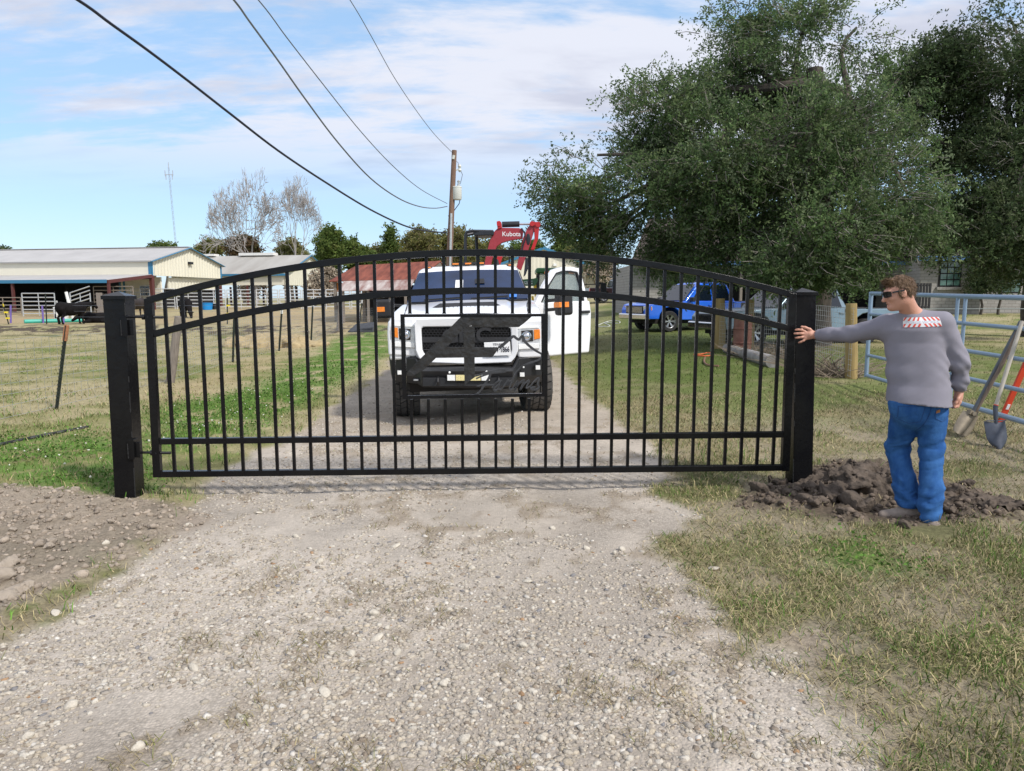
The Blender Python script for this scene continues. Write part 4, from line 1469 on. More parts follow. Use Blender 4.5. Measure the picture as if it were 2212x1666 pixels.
def cloth_text(name, s, a0, a1, b0, b1, mat, off):
    o = text_obj(name, s, 1.0, mat, pr, (0, 0, 0), (0, 0, 0), extrude=0)
    me = o.data
    co = np.array([v.co[:] for v in me.vertices])
    lo, hi = co.min(0), co.max(0)
    q = np.array([bil(a0 + (a1 - a0) * (c[0] - lo[0]) / (hi[0] - lo[0]), b1 - (b1 - b0) * (c[1] - lo[1]) / (hi[1] - lo[1])) for c in co])
    V = on_cloth(shirt_sdf, q[:, 0], q[:, 1], 4.72, off)
    me.vertices.foreach_set('co', V.astype(np.float32).ravel())
    me.update()
cloth_text('print_lettering', 'FORGE WORKS', .06, .94, .38, .64, M_PATCHG, .0045)
# back pockets' label and pocket seams
lq = [z6p(1036, 820, 4.9), z6p(1060, 814, 4.9), z6p(1058, 830, 4.9), z6p(1036, 836, 4.9)]
cloth_quad('pocket_label', *lq, M_LEATH, jeans, jeans_sdf, 4, 4, .003)
M_SEAM = M('denim_seam', (0.018, 0.06, 0.19), 0.9, 0, 0.2, 50)
def seam(pts2, r=.0022, n=14):
    q = np.array([z6p(x, y, 5.0) for x, y in pts2])
    t = np.linspace(0, len(q) - 1, n)
    x = np.interp(t, range(len(q)), q[:, 0]); z = np.interp(t, range(len(q)), q[:, 1])
    V = on_cloth(jeans_sdf, x, z, 4.72, .0005)
    ok = np.abs(jeans_sdf(V)) < .01
    V = V[ok]
    if len(V) < 3: return
    MB().tube([tuple(v) for v in V], r, 5).build('seam', M_SEAM, jeans)
seam([(808, 790), (925, 784), (912, 870), (860, 884), (812, 862), (808, 790)], n=26)
seam([(990, 785), (1075, 800), (1068, 850), (1030, 872), (982, 850), (990, 785)])
seam([(962, 770), (950, 840), (918, 925)], .0028)

# ---- hair, sunglasses, boots
def hair_sdf(p):
    q = (p - HC) @ HM / HS
    d = ell(q, (-.018, 0, .030), (.104, .083, .108))
    n = fbm(q[:, 0] * 30 - q[:, 2] * 12, q[:, 1] * 60, q[:, 2] * 26 + q[:, 0] * 10, 4) - .5
    d = d + n * .032
    d = smin(d, rc(q, (.045, -.045, .110), (.062, .045, .102), .022, .020) + n * .03, .022)   # fringe swept up
    # hairline: above the brow, round the ear, down to the nape
    line = np.where(q[:, 0] > .02, .052 + (q[:, 0] - .02) * .18, np.interp(q[:, 0], [-.13, -.05, -.02, .02], [-.062, -.040, .030, .052]))
    line = line + (fbm(q[:, 1] * 60, q[:, 0] * 60, 0, 2) - .5) * .016
    d = smax(d, line - q[:, 2], .006)
    sb = ell(q, (.010, -.078, .006), (.013, .010, .034))
    sb2 = ell(q, (.010, .078, .006), (.013, .010, .034))
    return smin(smin(d, sb, .006), sb2, .006) * HS
V, Fq = surfnet(hair_sdf, HC - .19, HC + .19, .0042)
# short locks laid along the growth direction, part of the hair's own mesh
gn = np.stack([hair_sdf(V + e) - hair_sdf(V - e) for e in np.eye(3) * .004], 1)
gn /= np.linalg.norm(gn, axis=1)[:, None] + 1e-9
pk = rng.integers(0, len(V), 3600)
fl = (HM @ np.array([.55, 0, -.55]))[None] * np.where(((V[pk] - HC) @ upv < .05)[:, None], np.array([-1.0]), 1.0) * .8
fl = np.where((((V[pk] - HC) @ fw) > .03)[:, None], (HM @ np.array([.8, -.2, .5]))[None], (HM @ np.array([-.35, 0, -.9]))[None])
tn = fl + rng.normal(size=(len(pk), 3)) * .35
tn -= gn[pk] * (tn * gn[pk]).sum(1)[:, None] * .75
tn /= np.linalg.norm(tn, axis=1)[:, None]
sd_ = np.cross(tn, gn[pk]); sd_ /= np.linalg.norm(sd_, axis=1)[:, None] + 1e-9
ln_ = rng.uniform(.014, .034, len(pk))[:, None]; wd_ = rng.uniform(.0012, .0028, len(pk))[:, None]
b0 = V[pk] - gn[pk] * .001
lock = np.stack([b0 - sd_ * wd_, b0 + sd_ * wd_, b0 + tn * ln_ + gn[pk] * .007], 1).reshape(-1, 3)
np_mesh('hair', np.concatenate([V, lock]), [Fq, np.arange(len(lock)).reshape(-1, 3) + len(V)], M_HAIR, man)
gl_root = MB()
for s in (-1, 1):
    secs = []
    for a in np.linspace(.10, 1.18, 9):
        f_ = .100 * math.cos(a * .78) + .014
        r_ = s * (.012 + .078 * math.sin(a * .78) * 1.14)
        hh_ = .024 * (1 - .35 * max(0, a - .6)) if a > .15 else .015
        secs.append([hl_(f_, r_, .014 + hh_), hl_(f_ + .003, r_, .014), hl_(f_, r_, .014 - hh_ * 1.05), hl_(f_ - .004, r_ * .985, .014)])
    gl_root.loft(secs)
    gl_root.bar(hl_(.064, s * .080, .022), hl_(-.022, s * .088, .020), .006, .010)
gl_root.bar(hl_(.116, -.014, .020), hl_(.116, .014, .020), .006, .008)
gl_root.build('sunglasses', M_LENS, man)
MB().sphere((0, 0, 0), .01, 8, 6)
def boot(ank, toe_dir, name, pitch=0.0):
    td = np.array([toe_dir[0], toe_dir[1], 0.0]); td /= np.linalg.norm(td)
    z0 = ank[2] - .075
    c = np.array([ank[0], ank[1], z0])
    up_ = np.array([0, 0, 1.0])
    def at(f, z): return c + td * f + up_ * (z + pitch * f)
    def up(p):
        d = rc(p, at(-.055, .05), at(.02, .05), .045, .046)
        d = smin(d, rc(p, at(.03, .045), at(.165, .032), .045, .036), .03)
        d = smin(d, rc(p, at(.0, .06), at(-.01, .13), .046, .045), .03)
        return smax(d, -((p - at(0, .016)) @ up_) + pitch * ((p - c) @ td), .004)
    V, Fq = surfnet(up, c - .24, c + .24, .007)
    b = np_mesh(name, V, Fq, M_BOOT, man)
    def sole(p):
        d = np.minimum(rc(p * [1, 1, 0], at(-.06, 0) * [1, 1, 0], at(.05, 0) * [1, 1, 0], .042, .045), rc(p * [1, 1, 0], at(.05, 0) * [1, 1, 0], at(.168, 0) * [1, 1, 0], .045, .041))
        hgt = (p - c) @ up_ - pitch * ((p - c) @ td)
        return smax(smax(d, hgt - .024, .004), -hgt - .004, .004)
    V, Fq = surfnet(sole, c - .24, c + .24, .007)
    np_mesh('boot_sole', V, Fq, M_SOLE, b)
boot(J['la'] + [0, 0, -.012], (-.96, .24), 'boot', -.10)
boot(J['ra'] + [0, 0, -.012], (-.05, 1), 'boot', 0)
# ================================================================== VEHICLES
M_TYRE = M('tyre_rubber', (0.022, 0.022, 0.023), 0.82, 0, 0.3, 18, bump=0.3, bs=60)
M_TREAD = M('dusty_lit_tread', (0.085, 0.08, 0.075), 0.9, 0, 0.35, 14, bump=0.3, bs=80)  # dusty tread, paler still to carry the sunlight on it
M_GLASS = M('dark_car_glass', (0.006, 0.011, 0.020), 0.06, 0, 0.1, 3, spec=0.9)
M_GLASSB = M('tinted_windshield', (0.008, 0.024, 0.075), 0.05, 0, 0.6, 1.2, spec=0.6)
M_WHITE = M('white_truck_paint', (0.80, 0.81, 0.83), 0.32, 0, 0.02, 3, coat=0.7)
M_BLKP = M('black_textured_trim', (0.014, 0.014, 0.016), 0.55, 0, 0.25, 30, bump=0.15, bs=140)
M_BUMP = M('matte_black_bumper', (0.017, 0.018, 0.021), 0.5, 0, 0.2, 8, bump=0.12, bs=200)
M_AMBER = M('amber_lens', (0.85, 0.24, 0.02), 0.2, 0, 0.15, 40, coat=0.5)
M_LAMP = M('clear_lamp', (0.66, 0.69, 0.73), 0.12, 0.3, 0.25, 25, coat=0.8)
M_LED = M('led_strip', (0.85, 0.86, 0.85), 0.3, 0, 0.1, 60)
M_LEDY = M('yellow_led', (0.75, 0.66, 0.33), 0.4, 0, 0.3, 90)
M_CHROME = M('chrome', (0.75, 0.76, 0.78), 0.14, 1.0, 0.05, 10)
M_RIM = M('alloy_rim', (0.55, 0.56, 0.58), 0.28, 0.85, 0.08, 12)
M_RED = M('red_tail_lens', (0.45, 0.012, 0.015), 0.25, 0, 0.1, 20, coat=.5)
M_PLATE = M('plate_white', (0.82, 0.83, 0.84), 0.4, 0, 0.03, 20)
M_INK = M('plate_ink', (0.012, 0.014, 0.03), 0.5)
M_UNDER = M('dark_underbody', (0.02, 0.017, 0.015), 0.9, 0, 0.4, 8)
M_STICK = M('blue_sticker', (0.06, 0.22, 0.62), 0.5, 0, 0.1, 30)

def wheel(parent, c, r, w, rz=0.0, knobby=True, rim=M_RIM, spokes=6, steer_name='wheel', detail=True):
    """wheel with axle along local X; part 'wheel' (tyre mesh) with rim and tread as sub-parts"""
    e = w / 2
    prof = [(-e, r * .62), (-e, r * .80), (-e * 1.02, r * .90), (-e * .86, r * .965), (-e * .5, r * .972), (e * .5, r * .972), (e * .86, r * .965), (e * 1.02, r * .90), (e, r * .80), (e, r * .62), (e * .6, r * .58), (-e * .6, r * .58)]
    mb = MB()
    mb.lathe((0, 0, 0), (1, 0, 0), prof, 40, closed=True)
    t = mb.build(steer_name, M_TYRE, parent, loc=c)
    t.rotation_euler = (0, 0, rz)
    if knobby:
        mb = MB()
        N = 26
        for k in range(N):
            a0 = 2 * math.pi * k / N
            for (x, da, wx, wt, sk) in ((-e * .80, 0, e * .46, .088, .25), (-e * .28, .5, e * .44, .085, -.6), (e * .28, .0, e * .44, .085, .6), (e * .80, .5, e * .46, .088, -.25)):
                a = a0 + da * 2 * math.pi / N
                pts = []
                for (dx, dt) in ((-1, -1), (1, -1), (1.06, .1), (1, 1), (-1, 1), (-.94, .1)):
                    xx = x + dx * wx / 2
                    tt = a + (dt * wt / 2 + sk * dx * .035) / r
                    pts.append((xx, tt))
                rr0, rr1 = r * .955, r * (1.0 if abs(x) < e * .5 else .988)
                V = [(xx, rr0 * math.cos(tt), rr0 * math.sin(tt)) for xx, tt in pts] + [(xx * .985, rr1 * math.cos(tt), rr1 * math.sin(tt)) for xx, tt in pts]
                n = 6
                Fc = [tuple(range(n, 2 * n))] + [(i, (i + 1) % n, n + (i + 1) % n, n + i) for i in range(n)]
                mb.add(V, Fc)
            for s_ in (-1, 1):
                x0 = s_ * e * .93
                a = a0 + (.0 if s_ < 0 else .5) * 2 * math.pi / N
                d = .05 / r
                V = []
                for (xx, rr) in ((s_ * e * .90, r * .975), (s_ * e * 1.06, r * .93), (s_ * e * 1.05, r * .84), (s_ * e * .95, r * .84)):
                    for tt in (a - d, a + d):
                        V.append((xx, rr * math.cos(tt), rr * math.sin(tt)))
                mb.add(V, [(0, 1, 3, 2), (2, 3, 5, 4), (0, 2, 4, 6), (1, 7, 5, 3), (4, 5, 7, 6)])
        mb.build('tread', M_TREAD, t, smooth=False)
    mb = MB()
    for s_ in (1, -1):
        mb.lathe((0, 0, 0), (s_, 0, 0), [(e * .98, r * .63), (e * .90, r * .60), (e * .60, r * .575), (e * .60, r * .56), (e * .88, r * .585)], 28, closed=True)
        mb.lathe((0, 0, 0), (s_, 0, 0), [(e * .50, r * .16), (e * .66, r * .15), (e * .70, r * .10), (e * .70, 0.0001)], 20)
        for k in range(spokes):
            a = 2 * math.pi * k / spokes
            for da in (-.12, .12):
                mb.bar((s_ * e * .60, r * .12 * math.cos(a), r * .12 * math.sin(a)), (s_ * e * .82, r * .585 * math.cos(a + da), r * .585 * math.sin(a + da)), r * .075, .03, up=(1, 0, 0))
    ro = mb.build('rim', rim, t)
    mb = MB()
    for s_ in (1, -1):
        mb.lathe((0, 0, 0), (s_, 0, 0), [(e * .45, r * .58), (e * .46, .0001)], 24)
    mb.build('brake_disc', M_UNDER, t)
    return t

def body_profile(pts):
    return pts

def side_shell(name, prof, hw, mat, parent, inset_top=0.03, bevel=.035, y_is=1):
    """extrude a side profile (list of (y,z)) across the width with slight tumblehome"""
    zs = [p[1] for p in prof]
    z0, z1 = min(zs), max(zs)
    mb = MB()
    secs = []
    for s_ in (-1, -.9, .9, 1):
        k = 1.0 if abs(s_) == 1 else 0
        secs.append([(s_ * hw * (1 - inset_top * ((z - z0) / (z1 - z0)) ** 2 * (1 if abs(s_) == 1 else 0)), y, z - .0 * k) for (y, z) in prof])
    n = len(prof)
    vs = [p for q in secs for p in q]
    fs = []
    for i in range(3):
        for k in range(n):
            k2 = (k + 1) % n
            fs.append((i * n + k, i * n + k2, (i + 1) * n + k2, (i + 1) * n + k))
    fs.append(tuple(range(n))[::-1])
    fs.append(tuple(3 * n + k for k in range(n)))
    mb.add(vs, fs)
    return mb.build(name, mat, parent, bevel=bevel, seg=3, ang=40)

def arch(yc, r, z0, n=9):
    """wheel arch cut, from front to back, at height z0"""
    o = []
    a0 = math.asin(max(-1, min(1, 0)))
    for k in range(n):
        a = math.pi * (1 - k / (n - 1))
        o.append((yc + r * math.cos(a), z0 + r * .92 * math.sin(a)))
    return o

# ------------------------------------------------------------------ the white truck
TYAW, TROLL = R(2.0), R(-1.9)
tloc = (-.56, 9.72, .03)
truck = thing('pickup_truck', 'white lifted pickup truck with open door standing on the driveway behind the gate', 'truck', tloc, rot=(0, TROLL, TYAW))
truck.scale = (.98, .98, .98)
TM = Matrix.Translation(tloc) @ Matrix.Rotation(TYAW, 4, 'Z') @ Matrix.Rotation(TROLL, 4, 'Y')
# local: x right in the picture, y to the back, z up; front axle at y = 0
RW_ = .445
def front_profile():
    return None
hoodz = 1.375
prof = [(-.90, .86), (-.93, 1.30), (-.80, hoodz), (-.40, 1.455), (.45, 1.535), (.78, 1.545), (3.30, 1.50), (5.35, 1.50), (5.38, .80)] + \
       [(4.55, .74)] + arch(3.95, .56, .74)[::-1] + [(3.3, .66), (.62, .66)] + arch(0, .56, .72)[::-1] + [(-.60, .80)]
body = side_shell('body', prof, .985, M_WHITE, truck, .02, .045)
# cab
def cab(name, y0, y1, y2, y3, zb, zt, wb, wt, mat, parent, bevel=.06):
    """base y0..y3 at zb, roof y1..y2 at zt"""
    mb = MB()
    ym = [(y0, zb, wb), (y1, zt - .05, wt + .02), (y1 + .15, zt, wt), ((y1 + y2) / 2, zt + .03, wt), (y2 - .1, zt, wt), (y2, zt - .06, wt + .02), (y3, zb, wb)]
    secs = [[(-w, y, z) for (y, z, w) in ym], [(-w * .75, y, z + (.028 if 0 < i < 6 else 0)) for i, (y, z, w) in enumerate(ym)], [(0, y, z + (.04 if 0 < i < 6 else 0)) for i, (y, z, w) in enumerate(ym)],
            [(w * .75, y, z + (.028 if 0 < i < 6 else 0)) for i, (y, z, w) in enumerate(ym)], [(w, y, z) for (y, z, w) in ym]]
    mb.loft(secs)
    return mb.build(name, mat, parent, bevel=bevel, seg=3, ang=40)
cab('cab', .62, 1.42, 3.0, 3.32, 1.50, 2.085, .925, .775, M_WHITE, truck)
# windshield, proud of the cab by a few mm
def panel(name, pts, mat, parent, t=.012, bevel=0.004):
    pts = [Vector(p) for p in pts]
    n = (pts[1] - pts[0]).cross(pts[-1] - pts[0]).normalized()
    c = sum(pts, Vector()) / len(pts)
    mb = MB()
    mb.prism([p - n * t / 2 for p in pts], n * t)
    return mb.build(name, mat, parent, bevel=bevel, seg=1)
def wsp(a, h, off=.014):
    """windshield point: a -1..1 across, h 0..1 up, with a gentle bow"""
    y = .66 + (1.40 - .66) * h - .07 * (1 - a * a) * .6 - off
    z = 1.545 + (2.03 - 1.545) * h + .022 * (1 - a * a) * h + off * .9
    w = .905 + (.765 - .905) * h
    return (a * w, y, z)
mb = MB()
N1, N2 = 13, 6
vs_ = [wsp(-1 + 2 * i / (N1 - 1), .03 + .92 * j / (N2 - 1)) for j in range(N2) for i in range(N1)]
vs2 = [(x * .985, y + .02, z - .02) for x, y, z in vs_]
q = [(j * N1 + i, j * N1 + i + 1, (j + 1) * N1 + i + 1, (j + 1) * N1 + i) for j in range(N2 - 1) for i in range(N1 - 1)]
off = len(vs_)
mb.add(vs_ + vs2, q + [tuple(off + k for k in f) for f in q])
ws = mb.build('windshield', M_GLASSB, truck)
def wtext(a, h): return Vector(wsp(a, h, .024))
mb = MB()
for a0, a1, h0, h1 in ((-.23, -.09, .34, .62),):
    mb.prism([wtext(a0, h0), wtext(a1, h0), wtext(a1, h1), wtext(a0, h1)], (0, -.003, .003))
mb.build('windshield_sticker', M_PLATE, ws)
mb = MB()
mb.prism([wtext(.68, .06), wtext(.80, .06), wtext(.83, .18), wtext(.76, .24), wtext(.70, .20)], (0, -.003, .003))
mb.build('inspection_sticker', M_STICK, ws)
mb = MB()
mb.prism([wtext(.13, .50), wtext(.30, .50), wtext(.30, .64), wtext(.13, .64)], (0, -.003, .003))
mb.build('rear_view_mirror', M_BLKP, ws)
mb = MB()
mb.bar(wsp(-.72, .05, .03), wsp(-.10, .09, .03), .018, .02)
mb.build('wiper', M_BLKP, truck)
mb = MB()
mb.bar(wsp(.05, .05, .03), wsp(.66, .09, .03), .018, .02)
mb.build('wiper', M_BLKP, truck)
mb = MB()
mb.prism([(-.90, .60, 1.528), (.90, .60, 1.528), (.84, .52, 1.545), (.0, .44, 1.552), (-.84, .52, 1.545)], (0, 0, .018))
mb.build('cowl_panel', M_BLKP, truck, bevel=.006)
# side windows
for s_ in (-1, 1):
    sw = []
    for (y, h) in ((1.0, .07), (1.50, .86), (2.95, .86), (3.12, .07)):
        w = .925 + (.775 - .925) * h
        sw.append((s_ * (w + .006), y, 1.50 + .585 * h))
    if s_ < 0:
        panel('side_window', sw, M_GLASS, truck)
    else:
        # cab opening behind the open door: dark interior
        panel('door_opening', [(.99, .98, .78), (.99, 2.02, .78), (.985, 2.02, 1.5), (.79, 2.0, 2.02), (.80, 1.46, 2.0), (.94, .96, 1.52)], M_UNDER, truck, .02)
        panel('side_window', [(.93, 2.15, 1.54), (.80, 2.15, 2.0), (.80, 2.95, 2.0), (.93, 3.12, 1.54)], M_GLASS, truck)
# clearance lamps and aerial on the roof
def roof(x, y): return 2.085 + .03 + .03 * (1 - (x / .78) ** 2)
mb = MB()
mb.box((-.265, 1.52, 2.13), (.265, 1.60, 2.168))
rl = mb.build('roof_lamp_bar', M_BLKP, truck, bevel=.008)
for x in (-.2, 0, .2):
    mb = MB(); mb.box((x - .05, 1.508, 2.137), (x + .05, 1.524, 2.160)); mb.build('marker_lens', M_AMBER, rl, bevel=.004)
for x in (-.62, .66):
    mb = MB(); mb.sphere((x, 1.56, 2.105), (.05, .07, .028), 12, 6)
    ml = mb.build('marker_lamp', M_BLKP, truck)
    mb = MB(); mb.sphere((x, 1.515, 2.105), (.034, .03, .014), 10, 6); mb.build('marker_lens', M_AMBER, ml)
mb = MB()
mb.loft([[(.47 - .03, 1.62, 2.12), (.47 + .03, 1.62, 2.12), (.47 + .03, 1.76, 2.11), (.47 - .03, 1.76, 2.11)], [(.47 - .008, 1.70, 2.215), (.47 + .008, 1.70, 2.215), (.47 + .008, 1.76, 2.20), (.47 - .008, 1.76, 2.20)]])
mb.build('roof_aerial', M_BLKP, truck, bevel=.01)
# hood bulge and scoop
mb = MB()
secs = []
for y, z, w in ((-.72, 1.392, .46), (-.40, 1.478, .50), (.0, 1.522, .52), (.46, 1.562, .55)):
    secs.append([(-w - .14, y, z - .06), (-w, y, z), (-w * .5, y, z + .012), (0, y, z + .016), (w * .5, y, z + .012), (w, y, z), (w + .14, y, z - .06)])
mb.loft(secs, closed=False, cap=False)
hd = mb.build('hood', M_WHITE, truck, ang=60)
mb = MB()
mb.add([(-.38, -.36, 1.500), (.38, -.36, 1.500), (.30, -.40, 1.462), (-.30, -.40, 1.462), (-.46, -.30, 1.492), (.46, -.30, 1.492), (.36, -.24, 1.545), (-.36, -.24, 1.545)],
       [(0, 1, 2, 3), (0, 4, 7), (0, 7, 6, 1), (1, 6, 5), (1, 5, 2), (0, 3, 4), (4, 3, 2, 5)])
mb.build('hood_scoop', M_BLKP, hd, smooth=False)
mb = MB()
for k in range(11):
    x = -.29 + k * .058
    mb.box((x - .004, -.408, 1.468), (x + .004, -.398, 1.496))
mb.box((-.30, -.410, 1.480), (.30, -.402, 1.484))
mb.build('scoop_mesh', M_UNDER, hd)
for s_ in (-1, 1):
    mb = MB(); mb.tube([(s_ * .80, -.86, 1.350), (s_ * .80, -.62, 1.412), (s_ * .82, -.2, 1.484), (s_ * .86, .30, 1.526), (s_ * .89, .56, 1.541)], .007, 5); mb.build('hood_gap', M_UNDER, truck)
    mb = MB(); mb.tube([(s_ * .988, .66, 1.50), (s_ * .992, .64, 1.2), (s_ * .990, .62, .70)], .007, 5); mb.build('fender_gap', M_UNDER, truck)
# ---- front end; measured in millimetres on the photo (x, y down) -> local
def fm(x, y, yy=-.95):
    # level out the tilt that the truck's own roll already gives
    xx = (x - 997) * .001005
    zz = 1.466 - .001005 * y
    zz -= (.0365) * xx + .03
    return Vector((xx, yy, zz))
def fprism(name, pts, y0, t, mat, parent, bevel=.004, seg=2):
    mb = MB()
    mb.prism([fm(x, y, y0) for x, y in pts], (0, t, 0))
    return mb.build(name, mat, parent, bevel=bevel, seg=seg)
def ring(name, outer, inner, y0, t, mat, parent, bevel=.01):
    mb = MB()
    n = len(outer)
    o0 = [fm(x, y, y0) for x, y in outer]; i0 = [fm(x, y, y0 + .02) for x, y in inner]
    o1 = [p + Vector((0, t, 0)) for p in o0]; i1 = [p + Vector((0, t, 0)) for p in i0]
    fs = []
    for k in range(n):
        j = (k + 1) % n
        fs += [(k, j, n + j, n + k), (k, 2 * n + k, 2 * n + j, j), (n + k, n + j, 3 * n + j, 3 * n + k), (2 * n + k, 3 * n + k, 3 * n + j, 2 * n + j)]
    mb.add(o0 + i0 + o1 + i1, fs)
    return mb.build(name, mat, parent, bevel=bevel, seg=3, ang=50)
gs = ring('grille_surround', [(395, 88), (1000, 70), (1610, 88), (1640, 150), (1638, 480), (1600, 570), (1545, 632), (1000, 652), (450, 632), (395, 570), (362, 480), (360, 150)],
          [(470, 190), (1000, 184), (1530, 190), (1556, 215), (1556, 470), (1540, 520), (1500, 548), (1000, 556), (500, 548), (462, 520), (445, 470), (444, 215)], -1.02, .16, M_WHITE, truck, .016)
fprism('grille', [(430, 180), (1570, 180), (1570, 560), (430, 560)], -.955, .03, M_UNDER, gs)
mb = MB()
for (y0, y1) in ((200, 318), (392, 470), (480, 545)):
    rows = 4 if y1 - y0 > 100 else 3
    for r_ in range(rows + 1):
        yy = y0 + (y1 - y0) * r_ / rows
        mb.prism([fm(450, yy - 3, -.975), fm(1550, yy - 3, -.975), fm(1550, yy + 3, -.975), fm(450, yy + 3, -.975)], (0, .02, 0))
        if r_ < rows:
            h = (y1 - y0) / rows
            for k in range(26):
                x = 452 + k * 43 + (21 if r_ % 2 else 0)
                if x > 1545: continue
                mb.prism([fm(x - 5, yy, -.973), fm(x + 5, yy, -.973), fm(x + 5, yy + h, -.973), fm(x - 5, yy + h, -.973)], (0, .018, 0))
mb.build('grille_mesh', M_BLKP, gs, smooth=False)
M_GBAR = M('satin_black_grille_bar', (0.028, 0.028, 0.031), 0.35, 0, 0.2, 10)
fprism('grille_bar', [(448, 322), (1552, 322), (1552, 388), (448, 388)], -.985, .03, M_GBAR, gs, .008)
fprism('grille_bar', [(452, 470), (1546, 470), (1546, 482), (452, 482)], -.985, .02, M_GBAR, gs, .004)
lt = text_obj('grille_letters', 'GMC', .235, M_GBAR, gs, fm(1005, 303, -.990), (R(90), 0, 0), .014, bold=.008, sx=1.18)
# headlights
for s_ in (-1, 1):
    def X(x): return 997 + s_ * x
    def hy(v): return v + 12 if s_ < 0 else v + 32
    hlp = [(640, 150), (925, 140), (930, 300), (918, 440), (645, 452)]
    hb = fprism('headlight', [(X(x), hy(y)) for x, y in hlp], -.945, .12, M_LAMP, truck, .012)
    fprism('lamp_recess', [(X(x), hy(y)) for x, y in ((690, 205), (838, 196), (838, 338), (700, 345))], -.952, .02, M_UNDER, hb)
    fprism('indicator', [(X(x), hy(y)) for x, y in ((850, 192), (925, 186), (928, 300), (850, 318))], -.955, .03, M_AMBER, hb)
    fprism('running_lamp', [(X(x), hy(y)) for x, y in ((650, 375), (912, 360), (908, 425), (652, 438))], -.955, .03, M_LED, hb)
    fprism('running_lamp', [(X(x), hy(y)) for x, y in ((648, 156), (915, 147), (915, 172), (648, 182))], -.955, .03, M_LED, hb)
    c = fm(X(755), hy(275), -.962)
    mb = MB(); mb.lathe(c, (0, -1, 0), [(-.02, .062), (.006, .062), (.008, .050), (-.004, .046), (.012, .030), (.018, .0001)], 24)
    mb.build('projector_lens', M_CHROME, hb)
    # fender face beyond the lamp
    fprism('fender', [(X(x), hy(y)) for x, y in ((640, 60), (900, 66), (975, 120), (990, 260), (990, 540), (640, 560))], -.925, .10, M_WHITE, truck, .03, 3)
# flared fender lips
for s_ in (-1, 1):
    for yc in (0, 3.95):
        mb = MB()
        secs = []
        for a in np.linspace(.05, math.pi - .05, 15):
            y, z = yc - .57 * math.cos(a), .72 + .57 * .92 * math.sin(a)
            secs.append([(s_ * .955, y, z), (s_ * 1.0, y * 1.0, z + .012), (s_ * 1.0, y, z + .05), (s_ * .955, y, z + .07)])
        mb.loft(secs)
        mb.build('fender_lip', M_WHITE, truck)
# steel bumper
bmp = MB()
BX = [(-1010, 560, 900, -.72, -.62), (-990, 540, 905, -.80, -.72), (-650, 545, 900, -.98, -.98), (-560, 690, 925, -1.22, -1.14), (0, 682, 930, -1.28, -1.18), (560, 690, 925, -1.22, -1.14), (650, 545, 900, -.98, -.98), (990, 540, 905, -.80, -.72), (1010, 560, 900, -.72, -.62)]
secs = []
for (x, yt, yb, yf, yf2) in BX:
    ybm = yb - (40 if abs(x) < 600 else 90)
    top = fm(997 + x, yt, yf + .10); fr = fm(997 + x, yt + (28 if abs(x) < 600 else 40), yf); md = fm(997 + x, ybm, yf2); bt = fm(997 + x, yb + 20, yf2 + .12); bk = fm(997 + x, yb + 10, yf + .40); tk = fm(997 + x, yt, yf + .36)
    secs.append([top, fr, md, bt, bk, tk])
bmp.loft(secs)
bp_ = bmp.build('front_bumper', M_BUMP, truck, smooth=False, bevel=.008)
fprism('bumper_face', [(452, 800), (1570, 800), (1500, 905), (452, 905)], -1.235, .03, M_BUMP, bp_, .005)
# skid / underside
mb = MB(); mb.box((-.78, -.62, .40), (.78, 5.2, .62)); mb.build('underbody', M_UNDER, truck)
mb = MB(); mb.tube([(-.85, 0, .46), (-.2, 0, .46), (0, 0, .45), (.25, 0, .46), (.85, 0, .46)], [.05, .05, .11, .05, .05], 10); mb.build('front_axle', M_UNDER, truck)
mb = MB(); mb.cyl((-.85, 3.95, .46), (.85, 3.95, .46), .07); mb.build('rear_axle', M_UNDER, truck)
def fpod(name, x0, y0, x1, y1, d, mat=M_LED):
    f = fprism(name, [(x0, y0), (x1, y0), (x1, y1), (x0, y1)], d, .05, M_BLKP, bp_, .004)
    g_ = 9
    fprism('lamp_lens', [(x0 + g_, y0 + g_), (x1 - g_, y0 + g_), (x1 - g_, y1 - g_), (x0 + g_, y1 - g_)], d - .006, .02, mat, f, .003)
fpod('pod_lamp', 100, 735, 168, 805, -.905); fpod('pod_lamp', 315, 828, 392, 866, -1.06); fpod('pod_lamp', 1640, 745, 1715, 815, -1.06); fpod('pod_lamp', 1850, 670, 1925, 742, -.905)
lb = fprism('light_bar', [(745, 750), (1278, 750), (1278, 842), (745, 842)], -1.262, .06, M_UNDER, bp_, .005)
for i, (a, b, m_) in enumerate(((755, 850, M_LED), (858, 1005, M_LEDY), (1013, 1160, M_LEDY), (1168, 1270, M_LED))):
    fprism('led_panel', [(a, 762), (b, 762), (b, 832), (a, 832)], -1.270, .02, m_, lb, .003)
for (x, y) in ((785, 732), (1235, 724)):
    mb = MB(); mb.lathe(fm(x, y, -1.262), (0, -1, 0), [(-.03, .014), (.0, .014), (.004, .009), (.004, .0001)], 14); mb.build('marker_light', M_LED, bp_)
mb = MB(); mb.lathe(fm(1700, 690, -1.03), (0, -1, 0), [(-.03, .011), (.0, .011), (.004, .0001)], 14); mb.build('marker_light', M_LED, bp_)
for x in (642, 1378):
    mb = MB()
    c = fm(x, 838, -1.24)
    mb.tube([c + Vector((0, 0, .042)), c + Vector((0, -.05, .030)), c + Vector((0, -.075, 0)), c + Vector((0, -.05, -.030)), c + Vector((0, 0, -.042))], .014, 8)
    mb.build('tow_loop', M_BLKP, bp_)
text_obj('bumper_lettering', 'STE', .055, M_UNDER, bp_, fm(915, 873, -1.240), (R(90), 0, 0), .004, sx=1.2)
